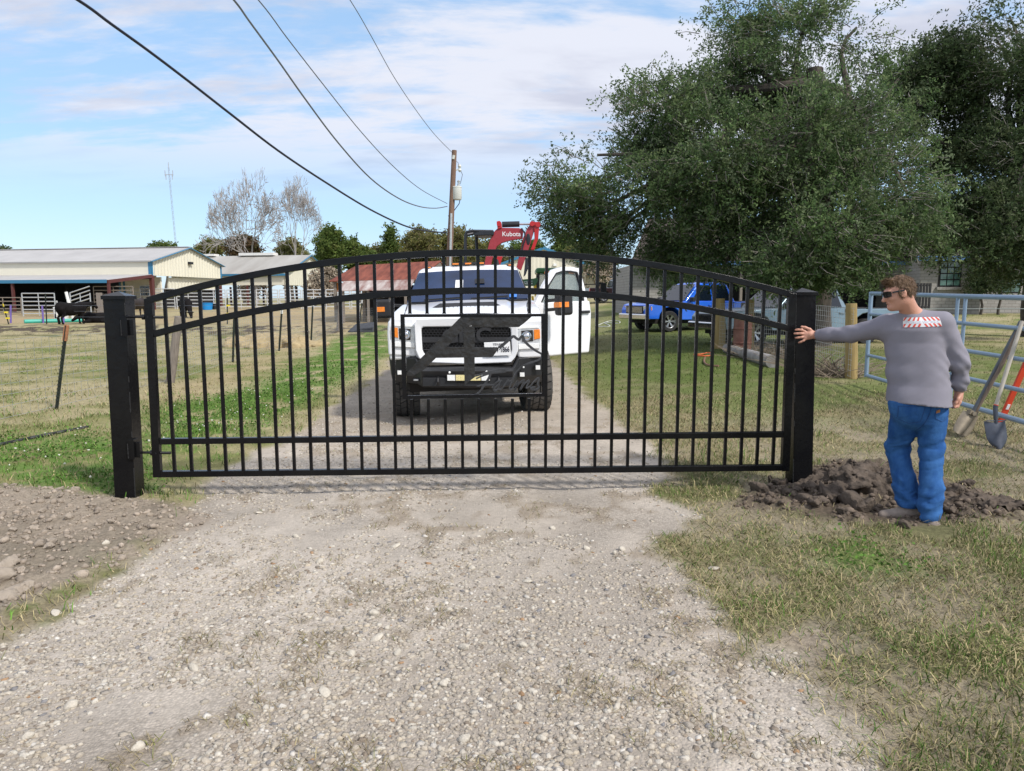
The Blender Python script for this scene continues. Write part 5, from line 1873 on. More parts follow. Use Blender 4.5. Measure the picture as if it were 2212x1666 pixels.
# licence plate
pl_ = fprism('licence_plate', [(1216, 380), (1540, 368), (1546, 540), (1220, 550)], -1.035, .008, M_PLATE, truck, .003)
text_obj('plate_number', 'WHW·1866', .095, M_INK, pl_, fm(1382, 472, -1.038), (R(90), 0, 0), .001, sx=.62, bold=.002)
text_obj('plate_state', 'TEXAS', .038, M_INK, pl_, fm(1380, 404, -1.038), (R(90), 0, 0), .001, sx=1.05)
# wheels
for (x, y, st) in ((-.90, 0, R(7)), (.90, 0, R(7)), (-.90, 3.95, 0), (.90, 3.95, 0)):
    wheel(truck, (x, y, RW_), RW_, .335, st, True, M_BLKP, 8)
# tow mirrors
def mirror(parent, c, sgn, name='tow_mirror'):
    mb = MB()
    mb.box((c[0] - .135, c[1] - .06, c[2] - .14), (c[0] + .135, c[1] + .07, c[2] + .14))
    m_ = mb.build(name, M_BLKP, parent, bevel=.045, seg=3)
    mb = MB(); mb.box((c[0] - .115, c[1] - .069, c[2] - .045), (c[0] + .03 if sgn < 0 else c[0] + .115, c[1] - .055, c[2] + .03)); mb.build('mirror_indicator', M_AMBER, m_, bevel=.006)
    mb = MB()
    for dz in (-.07, .06):
        mb.bar((c[0], c[1], c[2] + dz), (c[0] - sgn * .36, c[1] + .05, c[2] + dz * .8 - .02), .05, .05)
    mb.build('mirror_arm', M_BLKP, m_, bevel=.01)
    return m_
mirror(truck, (-1.30, .98, 1.485), -1)
# open door, hinged at the front edge on the picture's right
door_loc = (.975, 1.02, 0)
dm = MB()
hw_ = 1.16
dd = bpy.data.objects.new('door', None); COL.objects.link(dd); dd.parent = truck
dd.location = door_loc; dd.rotation_euler = (0, 0, R(-57))
dp = [(.0, .70), (.02, 1.50), (.44, 2.035), (.80, 2.06), (1.02, 2.05), (1.13, 1.50), (1.16, 1.30), (1.14, .95), (1.10, .66), (.06, .66)]
ip = [(.17, 1.555), (.50, 1.985), (.92, 1.985), (.985, 1.555)]
mb = MB()
mb.prism([(.035, y, z) for y, z in [dp[0], dp[1], (1.13, 1.50), (1.16, 1.30), (1.14, .95), (1.10, .66), (.06, .66)]], (-.13, 0, 0))
mb.build('door_panel', M_WHITE, dd, bevel=.028, seg=3)
def fr(a, b, w):
    m_ = MB(); m_.bar((-.03, a[0], a[1]), (-.03, b[0], b[1]), w, .07, up=(1, 0, 0)); return m_
mb = MB()
fp_ = [(.02, 1.47), (.245, 1.78), (.44, 2.0), (.62, 2.045), (.80, 2.045), (.99, 2.02), (1.06, 1.72), (1.10, 1.47)]
inn = [(.16, 1.50), (.335, 1.765), (.50, 1.945), (.63, 1.975), (.79, 1.975), (.925, 1.955), (.985, 1.72), (1.02, 1.50)]
n = len(fp_)
vs_ = [(.012 - .09 * (z - 1.47), y, z) for y, z in fp_] + [(.012 - .09 * (z - 1.47), y, z) for y, z in inn] + [(-.06 - .09 * (z - 1.47), y, z) for y, z in fp_] + [(-.06 - .09 * (z - 1.47), y, z) for y, z in inn]
fs_ = []
for k in range(n - 1):
    fs_ += [(k, k + 1, n + k + 1, n + k), (2 * n + k, 3 * n + k, 3 * n + k + 1, 2 * n + k + 1), (k, 2 * n + k, 2 * n + k + 1, k + 1), (n + k, n + k + 1, 3 * n + k + 1, 3 * n + k)]
mb.add(vs_, fs_)
mb.build('door_frame', M_WHITE, dd)
M_PANE = M('clear_window_pane', (0.35, 0.42, 0.42), 0.03, 0, 0.02, 2, trans=0.0, alpha=0.30, spec=0.9)
mb = MB()
mb.prism([(-.02 - .09 * (z - 1.47), y, z) for y, z in inn], (-.005, 0, 0))
mb.build('window_pane', M_PANE, dd)
mb = MB()
for k in range(n - 1):
    a, b = inn[k], inn[k + 1]
    mb.bar((-.005 - .09 * (a[1] - 1.47), a[0], a[1]), (-.005 - .09 * (b[1] - 1.47), b[0], b[1]), .022, .05, up=(1, 0, 0))
mb.build('window_seal', M_BLKP, dd)
mb = MB(); mb.box((.036, .90, 1.30), (.075, 1.10, 1.345)); mb.build('door_handle', M_BLKP, dd, bevel=.012)
mm = MB()
mm.box((.12, .10, 1.38), (.20, .36, 1.62)); mm = None
mo = bpy.data.objects.new('mirror', None)
bpy.data.objects.remove(mo)
mb = MB(); mb.box((.36, .12, 1.30), (.50, .40, 1.66)); dmr = mb.build('tow_mirror', M_BLKP, dd, bevel=.045, seg=3)
mb = MB(); mb.box((.37, .112, 1.42), (.51, .30, 1.50)); mb.build('mirror_indicator', M_AMBER, dmr, bevel=.006)
mb = MB()
for z in (1.40, 1.54):
    mb.bar((.03, .22, z - .02), (.38, .26, z), .05, .05)
mb.build('mirror_arm', M_BLKP, dmr, bevel=.01)
# ================================================================== OTHER VEHICLES
def simple_pickup(name, label, loc, rz, mat, L=5.9, Wd=2.0, Hh=1.92, r=.40, rim=M_RIM, group=None, tail_only=False, bumper=M_CHROME, glass=M_GLASS, grille=M_BLKP, dent=0):
    """nose at local -Y; origin under the middle of the front axle"""
    t = thing(name, label, 'truck', loc, rz, group)
    hw = Wd / 2
    f, wb = -.95, 3.75
    bk = L + f
    belt, hood = .60 * Hh + .02, .575 * Hh
    prof = [(f, .50), (f - .02, .85), (f + .08, hood - .06), (f + .35, hood), (.50, hood + .05), (.70, belt), (3.05, belt), (3.10, belt - .02), (bk, belt - .01), (bk + .02, .62)] + \
           [(wb + .56, .50)] + arch(wb, .50, .50)[::-1] + [(wb - .55, .46), (.55, .46)] + arch(0, .50, .50)[::-1]
    b = side_shell('body', prof, hw, mat, t, .03, .05)
    yr0, yr1, yr2, yr3 = .66, 1.38, 2.78, 3.08
    c = cab('cab', yr0, yr1, yr2, yr3, belt - .02, Hh - .04, hw * .94, hw * .74, mat, t, .05)
    zb, zt = belt + .03, Hh - .12
    def gw(h): return hw * (.94 + (.74 - .94) * h) + .008
    for s_ in (-1, 1):
        for (a0, a1, b0, b1) in ((1.02, 1.50, 1.92, 1.94), (1.99, 2.00, 2.70, 2.86)):
            panel('side_window', [(s_ * gw(.05), a0, zb), (s_ * gw(.82), a1, zt), (s_ * gw(.82), b0, zt), (s_ * gw(.05), b1, zb)], glass, t)
        mb = MB(); mb.box((s_ * (hw + .10) - .11, .84, belt - .02), (s_ * (hw + .10) + .11, .98, belt + .16)); mb.build('wing_mirror', M_BLKP, t, bevel=.03)
        for yh in (1.75, 2.75):
            mb = MB(); mb.box((s_ * hw - .02, yh, belt - .17), (s_ * hw + .025, yh + .18, belt - .13)); mb.build('door_handle', mat, t, bevel=.01)
        for y0_, y1_ in ((.98, .99), (1.96, 1.97), (2.96, 2.97)):
            mb = MB(); mb.box((s_ * hw * .985 - .008, y0_, .52), (s_ * hw * .985 + .012, y1_, belt - .03)); mb.build('door_seam', M_BLKP, t, smooth=False)
        hl2 = MB(); hl2.prism([(s_ * hw * .60, f - .035, hood - .12), (s_ * hw * .99, f + .08, hood - .12), (s_ * hw * .99, f + .10, hood - .30), (s_ * hw * .62, f - .03, hood - .30)], (0, .06, 0))
        h = hl2.build('headlight', M_LAMP, t, bevel=.015)
        hl2 = MB(); hl2.prism([(s_ * hw * .86, f + .02, hood - .14), (s_ * hw * 1.0, f + .075, hood - .14), (s_ * hw * 1.0, f + .085, hood - .27), (s_ * hw * .86, f + .025, hood - .27)], (0, .03, 0))
        hl2.build('indicator', M_AMBER, h)
        hl2 = MB(); hl2.box((s_ * hw * .93 - .06, bk + .0, belt - .42), (s_ * hw * .93 + .06, bk + .04, belt - .06)); hl2.build('tail_lamp', M_RED, t, bevel=.015)
    wsn = panel('windshield', [(-hw * .88, yr0 + .05, belt + .02), (hw * .88, yr0 + .05, belt + .02), (hw * .72, yr1 - .06, Hh - .10), (-hw * .72, yr1 - .06, Hh - .10)], glass, t)
    wsn.location = (0, -.03, .012)
    panel('rear_window', [(-hw * .70, yr3 - .03, belt + .06), (hw * .70, yr3 - .03, belt + .06), (hw * .64, yr2 + .1, Hh - .16), (-hw * .64, yr2 + .1, Hh - .16)], glass, t).location = (0, .03, .01)
    mb = MB(); mb.box((-hw * .62, f - .05, .70), (hw * .62, f + .02, hood - .10)); g = mb.build('grille', grille, t, bevel=.03)
    mb = MB()
    for z in np.linspace(.76, hood - .16, 5): mb.box((-hw * .58, f - .062, z - .012), (hw * .58, f - .04, z + .012))
    mb.build('grille_bar', bumper, g)
    mb = MB(); mb.box((-hw * .99, f - .16, .48), (hw * .99, f + .10, .70)); mb.build('front_bumper', bumper, t, bevel=.05, seg=3)
    mb = MB(); mb.box((-hw * .95, bk - .02, .52), (hw * .95, bk + .16, .70)); mb.build('rear_bumper', bumper, t, bevel=.03)
    mb = MB(); mb.box((-hw * .86, 3.2, belt - .012), (hw * .86, bk - .1, belt + .004)); mb.build('bed_opening', M_UNDER, t)
    mb = MB(); mb.box((-hw * .8, -.6, .32), (hw * .8, bk - .2, .56)); mb.build('underbody', M_UNDER, t)
    for s_ in (-1, 1):
        for yw in (0, wb):
            wheel(t, (s_ * (hw - .15), yw, r), r, .26, 0, False, rim, 6)
    return t
M_BLUE = M('bright_blue_paint', (0.006, 0.14, 0.80), 0.28, 0.1, 0.05, 3, coat=0.8)
M_SILV = M('silver_blue_paint', (0.20, 0.28, 0.34), 0.30, 0.5, 0.06, 3, coat=0.7)
M_MAROON = M('dark_maroon_paint', (0.022, 0.010, 0.013), 0.3, 0.2, 0.1, 3, coat=0.8)
def place_front(u, v, Yv=None):
    p = G(u, v)
    return (p.x, p.y, p.z)
# blue pickup: nose to the left of the picture
p = P(1404, 717, 27.5)
rzb = R(-68)
simple_pickup('pickup_truck', 'bright blue crew cab pickup truck parked on the lawn under the oak', (p.x + .35, 28.2, hz(p.x, 28)), rzb, M_BLUE, r=.41)
p = P(1560, 720, 20.9)
simple_pickup('pickup_truck', 'silver blue older pickup truck parked behind the wire mesh fence', (p.x + .55, 21.3, hz(p.x, 21) - .04), R(-76), M_SILV, Hh=1.80, r=.40)
p = P(1330, 660, 60)
simple_pickup('pickup_truck', 'dark maroon pickup truck parked beside the small cream shed far behind', (P(1392, 660, 60).x, 60, hz(10, 60)), R(-82) + math.pi, M_MAROON, r=.42)

# ------------------------------------------------------------------ excavator on its trailer behind the white truck
M_RDX = M('orange_red_paint', (0.50, 0.012, 0.014), 0.42, 0, 0.12, 4, col2=(0.42, 0.02, 0.025))
M_RDD = M('dusty_red_paint', (0.30, 0.020, 0.032), 0.5, 0, 0.2, 3, col2=(0.36, 0.04, 0.055))
M_DKM = M('dark_steel', (0.025, 0.028, 0.035), 0.45, 0.3, 0.2, 12)
M_WTXT = M('white_lettering', (0.75, 0.72, 0.74), 0.6, 0, 0.05, 20)
EY = 19.0
def xp(x, y, d=0.0):
    """zoom-5 pixel -> point in the plane of the boom, local to the machine"""
    q = P(x * .17158 + 948.9, y * .17158 + 460.9, EY)
    return Vector((q.x - EX.x, d, q.z - EX.z))
EX = Vector((P(1090, 700, EY).x, EY, 0.0))
ex = thing('mini_excavator', 'red mini excavator with folded boom and black roll frame loaded behind the white truck', 'excavator', EX)
boom_out = [(610, 455), (640, 340), (700, 225), (745, 185), (1000, 190), (1060, 205), (1050, 320), (890, 345), (790, 375), (725, 420), (690, 500), (640, 700), (555, 700)]
mb = MB(); mb.prism([xp(x, y, -.09) for x, y in boom_out], (0, .18, 0)); bo = mb.build('boom', M_RDD, ex, bevel=.012)
mb = MB(); mb.prism([xp(x, y, -.13) for x, y in ((722, 110), (760, 100), (785, 130), (790, 190), (735, 205))], (0, .26, 0)); mb.build('boom_bracket', M_RDX, bo, bevel=.012)
mb = MB(); mb.prism([xp(x, y, -.16) for x, y in ((735, 540), (800, 540), (745, 720), (690, 720))], (0, .32, 0)); mb.build('boom_side_plate', M_RDX, bo, bevel=.01)
mb = MB(); mb.tube([xp(1035, 195, -.12), xp(1075, 260, -.15), xp(1080, 330, -.15), xp(1050, 420, -.14), xp(1030, 520, -.14)], .022, 8); mb.build('hydraulic_hose', M_DKM, bo)
text_obj('boom_lettering', 'Kubota', .165, M_WTXT, bo, xp(908, 268, -.094), (R(90), 0, 0), .003, bold=.002)
mb = MB(); mb.prism([xp(x, y, -.08) for x, y in ((1110, 190), (1160, 120), (1205, 110), (1215, 160), (1190, 240), (1120, 470), (1030, 720), (970, 690), (1020, 470), (1050, 320))], (0, .16, 0)); st = mb.build('dipper_arm', M_RDD, ex, bevel=.01)
mb = MB(); mb.prism([xp(x, y, -.12) for x, y in ((1190, 115), (1262, 115), (1255, 205), (1245, 320), (1195, 460), (1150, 460), (1200, 320), (1195, 205))], (0, .03, 0)); mb.build('linkage_plate', M_RDX, st, bevel=.006)
mb = MB(); mb.prism([xp(x, y, .09) for x, y in ((1190, 115), (1262, 115), (1255, 205), (1245, 320), (1195, 460), (1150, 460), (1200, 320), (1195, 205))], (0, .03, 0)); mb.build('linkage_plate', M_RDX, st, bevel=.006)
mb = MB(); mb.sphere(tuple(xp(1120, 330, -.085)), (.055, .01, .15), 14, 8); mb.build('arm_slot', M_DKM, st)
mb = MB(); mb.cyl(xp(790, 142), xp(1010, 136), .075, n=16); cy = mb.build('arm_cylinder', M_DKM, ex)
mb = MB(); mb.cyl(xp(1010, 136), xp(1165, 136), .030, n=12); mb.build('cylinder_rod', M_CHROME, cy)
for (x, y) in ((755, 140), (1168, 138), (1240, 150)):
    mb = MB(); mb.cyl(xp(x, y, -.15), xp(x, y, .15), .065, n=14); mb.build('pivot_pin', M_RDX, ex)
mb = MB(); mb.prism([xp(x, y, -.10) for x, y in ((1085, 560), (1140, 575), (1150, 600), (1120, 690), (1085, 780), (1060, 800), (1075, 680))], (0, .22, 0)); mb.build('bucket', M_DKM, ex, bevel=.01)
# roll frame
mb = MB(); mb.tube([xp(335, 700, -.2), xp(335, 290, -.2), xp(350, 245, -.2), xp(420, 232, -.2), xp(680, 232, -.1)], .038, 8); mb.build('roll_frame', M_DKM, ex)
mb = MB(); mb.tube([xp(475, 700, .5), xp(452, 260, .5), xp(430, 236, .4), xp(340, 260, .3)], .042, 8); mb.build('roll_frame', M_DKM, ex)
mb = MB(); mb.prism([xp(420, 225, -.2), xp(690, 225, -.2), xp(690, 285, -.2), xp(450, 290, -.2)], (0, .9, 0)); mb.build('canopy_roof', M_DKM, ex, bevel=.02)
mb = MB(); mb.tube([xp(880, 620, .2), xp(880, 440, .2), xp(905, 412, .2), xp(925, 440, .2), xp(932, 600, .2)], .02, 6); mb.build('grab_rail', M_DKM, ex)
mb = MB(); mb.box((-.95, -.55, 1.25), (.35, .75, 1.75)); mb.build('engine_cover', M_RDX, ex, bevel=.08)
mb = MB(); mb.box((-.75, -.3, 1.75), (-.35, .2, 2.15)); mb.build('seat', M_BLKP, ex, bevel=.06)
for s_ in (-1, 1):
    mb = MB(); mb.prism([(-1.1, s_ * .55 - .15, .78), (-1.25, s_ * .55 - .15, .98), (-1.1, s_ * .55 - .15, 1.18), (.5, s_ * .55 - .15, 1.18), (.65, s_ * .55 - .15, .98), (.5, s_ * .55 - .15, .78)], (0, .3, 0)); mb.build('track', M_TYRE, ex, bevel=.03)
# trailer
tr = thing('equipment_trailer', 'black flat equipment trailer under the red mini excavator', 'trailer', (EX.x - .1, EY, 0))
mb = MB(); mb.box((-1.0, -2.6, .62), (1.0, 2.6, .76)); mb.build('deck', M_DKM, tr, bevel=.01)
mb = MB(); mb.bar((-.6, -2.6, .66), (0, -3.9, .62), .1, .12); mb.bar((.6, -2.6, .66), (0, -3.9, .62), .1, .12); mb.build('drawbar', M_DKM, tr)
for s_ in (-1, 1):
    for y in (-.1, .8):
        wheel(tr, (s_ * 1.12, y, .38), .38, .22, 0, False, M_RIM, 6)
    mb = MB(); mb.box((s_ * 1.12 - .15, -.6, .80), (s_ * 1.12 + .15, 1.3, .84)); mb.build('mudguard', M_DKM, tr)

# ------------------------------------------------------------------ green tractor
M_GRN = M('tractor_green', (0.02, 0.12, 0.03), 0.4, 0, 0.1, 4, coat=.3)
M_YEL = M('machine_yellow', (0.75, 0.50, 0.02), 0.45, 0, 0.1, 6)
TY = 25.0
tx0 = P(1206, 600, TY).x
tg = hz(tx0, TY)
tt = thing('tractor', 'green cab tractor parked between the white truck door and the far sheds', 'tractor', (tx0, TY, tg))
mb = MB(); mb.box((-.80, -.7, 2.42), (.80, .85, 2.62)); cr = mb.build('cab_roof', M_GRN, tt, bevel=.07, seg=3)
mb = MB(); mb.box((-.52, -.78, 2.40), (-.30, -.69, 2.50)); mb.build('work_lamp', M_AMBER, cr, bevel=.02)
mb = MB(); mb.box((.30, -.78, 2.40), (.52, -.69, 2.50)); mb.build('work_lamp', M_AMBER, cr, bevel=.02)
for x in (-.72, .72):
    for y in (-.62, .75):
        mb = MB(); mb.bar((x * 1.05, y, 1.1), (x * .98, y, 2.45), .07, .07); mb.build('cab_pillar', M_BLKP, tt)
mb = MB(); mb.box((-.70, .70, 1.2), (.70, .73, 2.42)); mb.build('cab_glass', M_PANE, tt)
mb = MB(); mb.box((-.70, -.64, 1.35), (.70, -.61, 2.42)); mb.build('cab_glass', M_PANE, tt)
mb = MB(); mb.box((-.30, -.1, 1.05), (.30, .4, 1.55)); mb.build('seat', M_BLKP, tt, bevel=.06)
mb = MB(); mb.box((-.36, -2.3, .95), (.36, -.55, 1.50)); mb.build('hood', M_GRN, tt, bevel=.09, seg=3)
mb = MB(); mb.box((-.55, -2.2, .55), (.55, .9, 1.0)); mb.build('chassis', M_DKM, tt)
for s_ in (-1, 1):
    wheel(tt, (s_ * .85, .55, .75), .75, .42, 0, False, M_YEL, 6)
    wheel(tt, (s_ * .72, -1.7, .48), .48, .28, 0, False, M_YEL, 6)
    mb = MB(); mb.bar((s_ * .72, -.55, 2.05), (s_ * 1.45, -.62, 2.08), .03, .03); mr_ = mb.build('mirror_bracket', M_BLKP, tt)
    mb = MB(); mb.box((s_ * 1.5 - .1, -.66, 1.78), (s_ * 1.5 + .1, -.60, 2.12)); mb.build('mirror', M_BLKP, mr_, bevel=.02)
def tl(u, v, y=-2.6):
    q = P(u, v, TY + y)
    return Vector((q.x - tx0, y, q.z - tg))
lo = MB(); lo.prism([tl(1128, 604), tl(1152, 602), tl(1160, 600), tl(1163, 606), tl(1156, 618), tl(1128, 618)], (0, .10, 0)); lod = lo.build('loader_arm', M_GRN, tt, bevel=.01)
mb = MB(); mb.prism([tl(1130, 608, -2.62), tl(1150, 607, -2.62), tl(1150, 614, -2.62), tl(1130, 614, -2.62)], (0, .015, 0)); lp = mb.build('name_strip', M_PLATE, lod)
text_obj('strip_lettering', 'GATOR', .085, M_GRN, lp, tl(1140, 610.5, -2.625), (R(90), 0, 0), .002, bold=.003, sx=1.1)
mb = MB(); mb.bar(tl(1155, 615, -2.55), tl(1160, 655, -2.55), .09, .09); mb.build('yellow_boom', M_YEL, tt)
mb = MB(); mb.bar(tl(1150, 640, -2.5), tl(1157, 690, -2.5), .07, .07); mb.build('yellow_boom', M_YEL, tt)

# ================================================================== BARNS AND SHEDS
M_CREAM = ribbed('cream_sheet_wall', (0.74, 0.70, 0.58), 0, .9, .12, .5, .03, power=12)
M_CREAMG = ribbed('cream_sheet_gable', (0.72, 0.69, 0.57), 1, .46, .9, .5, .03)
M_CREAMF = ribbed('cream_sheet_front', (0.73, 0.69, 0.57), 0, .46, .6, .5, .03)
M_ROOF = ribbed('galvanised_roof', (0.42, 0.41, 0.40), 0, .45, .3, .55, .10, vs=.5, power=6)
M_ROOFD = M('weathered_tin_roof', (0.42, 0.41, 0.38), 0.6, 0, .3, .55, col2=(0.30, 0.28, 0.25), stretch=(1, .25, .25))
M_TRIM = M('blue_trim', (0.04, 0.19, 0.34), 0.45, 0, .06, 3)
M_RUSTS = M('maroon_steel', (0.10, 0.028, 0.026), 0.6, 0, .15, 6)
M_RUST = M('rusty_tin', (0.09, 0.018, 0.010), 0.85, 0, .5, 2.6, col2=(0.30, 0.085, 0.05), stretch=(1, .22, .22), bump=.2, bs=20)
M_RUSTW = M('whitened_tin', (0.52, 0.48, 0.45), 0.7, 0, .3, 2.0, col2=(0.16, 0.04, 0.025), stretch=(1, .3, .3))
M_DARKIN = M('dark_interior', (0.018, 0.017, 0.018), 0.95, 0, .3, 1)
M_OLDW = M('grey_weathered_wood', (0.22, 0.19, 0.165), 0.9, 0, .3, 6, stretch=(6, 6, .6), bump=.4, bs=20)
M_DOOR = M('white_frame', (0.75, 0.74, 0.70), 0.5)

def vec2(a): return Vector((math.cos(a), math.sin(a), 0))
# big barn: gable end faces right, long side faces the pasture; local x along the long wall (0 at the near right corner, negative to the left), y to the back
bx = thing('barn', 'long cream metal barn with blue trim and open lean-to on the left', 'barn', (P(334, 690, 62).x, 62, 0), R(-11))
bg = hz(0, 64) - .25
EAVE, RIDGE, WID, LEN = 4.75, 6.15, 10.2, 46.0
wallb = 3.55
mb = MB(); mb.box((-LEN, 0, wallb), (0, .12, EAVE)); mb.build('long_wall', M_CREAM, bx)
mb = MB(); mb.prism([(0, 0, wallb), (0, WID, wallb), (0, WID, EAVE), (0, WID / 2, RIDGE), (0, 0, EAVE)], (-.12, 0, 0)); yy = .12
while yy < WID - .1:
    zt_ = EAVE + (RIDGE - EAVE) * (1 - abs(yy + .07 - WID / 2) / (WID / 2)) - .05
    mb.prism([(0, yy, wallb), (.07, yy + .05, wallb), (.07, yy + .13, wallb), (0, yy + .18, wallb)], (0, 0, zt_ - wallb))
    yy += .42
gb = mb.build('gable_wall', M_CREAMG, bx, smooth=False)
mb = MB()
mb.prism([(.18, -.22, EAVE - .06), (.18, WID / 2, RIDGE + .02), (.18, WID / 2, RIDGE + .14), (.18, -.25, EAVE + .06)], (-LEN - .4, 0, 0))
mb.build('roof', M_ROOF, bx)
mb = MB(); mb.prism([(.18, WID + .22, EAVE - .06), (.18, WID / 2 + .001, RIDGE + .02), (.18, WID / 2 + .001, RIDGE + .14), (.18, WID + .25, EAVE + .06)], (-LEN - .4, 0, 0)); mb.build('roof', M_ROOF, bx)
mb = MB(); mb.bar((-LEN, WID / 2, RIDGE + .17), (.2, WID / 2, RIDGE + .17), .45, .05); mb.build('ridge_cap', M_ROOF, bx)
mb = MB(); mb.bar((.22, -.24, EAVE - .02), (.22, WID / 2, RIDGE + .06), .05, .26, up=(1, 0, 0)); mb.build('rake_trim', M_TRIM, bx)
mb = MB(); mb.bar((.225, WID + .24, EAVE - .02), (.225, WID / 2, RIDGE + .06), .05, .26, up=(1, 0, 0)); mb.build('rake_trim', M_TRIM, bx)
mb = MB(); mb.box((-.30, -.03, wallb - .05), (.03, .0, EAVE)); mb.box((.0, -.03, wallb - .05), (.035, .32, EAVE)); mb.build('corner_trim', M_TRIM, bx)
mb = MB(); mb.box((.0, WID - .2, wallb - .05), (.04, WID + .04, EAVE)); mb.build('corner_trim', M_TRIM, bx)
mb = MB(); mb.box((.05, WID * .48, 4.72), (.30, WID * .53, 4.95)); mb.build('flood_lamp', M_DKM, bx, bevel=.03)
# lean-to roof in front of the long wall
LD = 5.2
mb = MB(); mb.prism([(0, 0, wallb + .0), (0, -LD, 2.98), (0, -LD, 3.06), (0, -.0, wallb + .10)], (-LEN, 0, 0)); mb.build('lean_to_roof', M_ROOF, bx)
mb = MB(); mb.box((-LEN, -LD - .06, 2.80), (-.05, -LD - .02, 3.07)); mb.build('eave_trim', M_TRIM, bx)
mb = MB(); mb.bar((.0, 0, wallb - .06), (.0, -LD, 2.90), .16, .26, up=(0, 0, 1)); mb.build('lean_to_beam', M_RUSTS, bx)
for x in (0, -9, -18, -27, -36):
    mb = MB(); mb.box((x - .12, -LD + .05, bg - .4), (x + .06, -LD + .23, 2.95)); mb.build('post', M_RUSTS, bx)
mb = MB(); mb.box((-.22, -.1, bg - .4), (.06, .2, wallb)); mb.build('post', M_RUSTS, bx)
mb = MB(); mb.box((-.18, WID - .25, bg - .4), (.0, WID, wallb)); mb.build('post', M_RUSTS, bx)
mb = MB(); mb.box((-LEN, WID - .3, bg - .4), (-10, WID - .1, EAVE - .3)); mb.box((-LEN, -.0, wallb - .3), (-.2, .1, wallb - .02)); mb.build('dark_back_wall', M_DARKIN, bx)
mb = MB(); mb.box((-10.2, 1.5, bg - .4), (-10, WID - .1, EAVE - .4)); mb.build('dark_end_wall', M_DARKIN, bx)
# little office built into the end of the barn
mb = MB(); mb.box((-4.6, 1.6, bg - .3), (-.4, 1.75, 3.45)); mb.build('office_wall', M_CREAM, bx)
mb = MB(); mb.box((-4.62, 1.57, bg - .3), (-4.42, 1.78, 3.45)); mb.box((-4.2, 1.57, bg - .3), (-4.0, 1.60, 3.45)); mb.build('office_trim', M_TRIM, bx)
mb = MB(); mb.box((-2.5, 1.53, 1.75), (-1.45, 1.60, 2.75)); wf = mb.build('window', M_DOOR, bx)
mb = MB()
for i in range(4):
    for j in range(2): mb.box((-2.43 + i * .235, 1.50, 1.85 + j * .43), (-2.24 + i * .235, 1.54, 2.22 + j * .43))
mb.build('pane', M_GLASS, wf)
mb = MB(); mb.box((-.5, 2.6, 2.45), (-.4, WID - .3, 3.45)); mb.build('inner_gable_wall', M_CREAMG, bx)
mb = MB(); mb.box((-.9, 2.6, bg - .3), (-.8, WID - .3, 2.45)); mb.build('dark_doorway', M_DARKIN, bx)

# second barn, behind
Y2 = 78.0
x0, x1 = P(494, 600, Y2).x, P(615.5, 600, Y2).x
zg = lambda v, Y: P(1106, v, Y).z
b2 = thing('barn', 'cream barn with weathered grey tin roof right behind the long barn', 'barn', (x1, Y2, 0), R(-12))
ev, rd = zg(592, Y2), zg(551, Y2) + .2
L2, W2 = 14.0, 11.0
mb = MB(); mb.box((-L2, 0, zg(616, Y2)), (0, .12, ev)); mb.build('long_wall', M_CREAM, b2)
mb = MB(); mb.prism([(0, 0, zg(616, Y2)), (0, W2, zg(616, Y2)), (0, W2, ev), (0, W2 / 2, rd), (0, 0, ev)], (-.12, 0, 0)); mb.build('gable_wall', M_CREAMG, b2)
for s_ in (0, 1):
    ya = -.3 if s_ == 0 else W2 + .3
    mb = MB(); mb.prism([(.25, ya, ev - .08), (.25, W2 / 2 + s_ * .001, rd + .02), (.25, W2 / 2 + s_ * .001, rd + .12), (.25, ya, ev + .04)], (-L2 - .5, 0, 0)); mb.build('roof', M_ROOFD, b2)
    mb = MB(); mb.bar((.28, ya, ev - .02), (.28, W2 / 2, rd + .06), .05, .28, up=(1, 0, 0)); mb.build('rake_trim', M_TRIM, b2)
mb = MB(); mb.box((-L2, -.34, ev - .2), (0.2, -.30, ev + .04)); mb.build('eave_trim', M_TRIM, b2)
mb = MB(); mb.box((-L2 * .62, W2 / 2 - .5, rd + .12), (-L2 * .30, W2 / 2 + .5, rd + .42)); mb.build('ridge_vent', M_DOOR, b2)
mb = MB(); mb.box((-L2 - 4, W2 / 2 - .5, rd + .12), (-L2 * .85, W2 / 2 + .5, rd + .36)); mb.build('ridge_vent', M_DOOR, b2)
mb = MB(); mb.box((.02, W2 * .46, ev + .1), (.25, W2 * .52, ev + .3)); mb.build('flood_lamp', M_DOOR, b2)
for x in (0, -4.6, -9.2, -13.8):
    for y in (.1, W2 - .1):
        mb = MB(); mb.box((x - .12, y - .1, hz(0, Y2) - .3), (x + .06, y + .1, zg(616, Y2))); mb.build('post', M_RUSTS if x else M_OLDW, b2)

# red tin shed
Y3 = 48.0
sa = P(722, 604, Y3); sb_ = P(893, 620, Y3 - 2)
sh_ = thing('tin_shed', 'old open farm shed with rusted red tin roof', 'shed', (P(722, 660, Y3).x, Y3, 0), R(-4))
wS = P(905, 600, Y3).x - P(722, 600, Y3).x
zE, zR = zg(606, Y3), zg(566, Y3 + 3.5)
mb = MB(); mb.prism([(-.2, -.3, zE - .10), (wS + .1, -.3, zE + .02), (wS + 1.0, 3.5, zR), (.6, 3.5, zR - .30)], (0, 0, .06)); mb.build('roof', M_RUST, sh_)
mb = MB(); mb.prism([(.6, 3.5, zR - .30), (wS + 1.0, 3.5, zR), (wS + 1.2, 6.9, zE), (.2, 6.9, zE - .1)], (0, 0, .05)); mb.build('roof', M_RUST, sh_)
mb = MB(); mb.prism([(.9, -2.0, zE - .75), (wS - .1, -2.0, zE - .66), (wS - .1, -.32, zE + .0), (.8, -.32, zE - .1)], (0, 0, .05)); mb.build('awning', M_RUSTW, sh_)
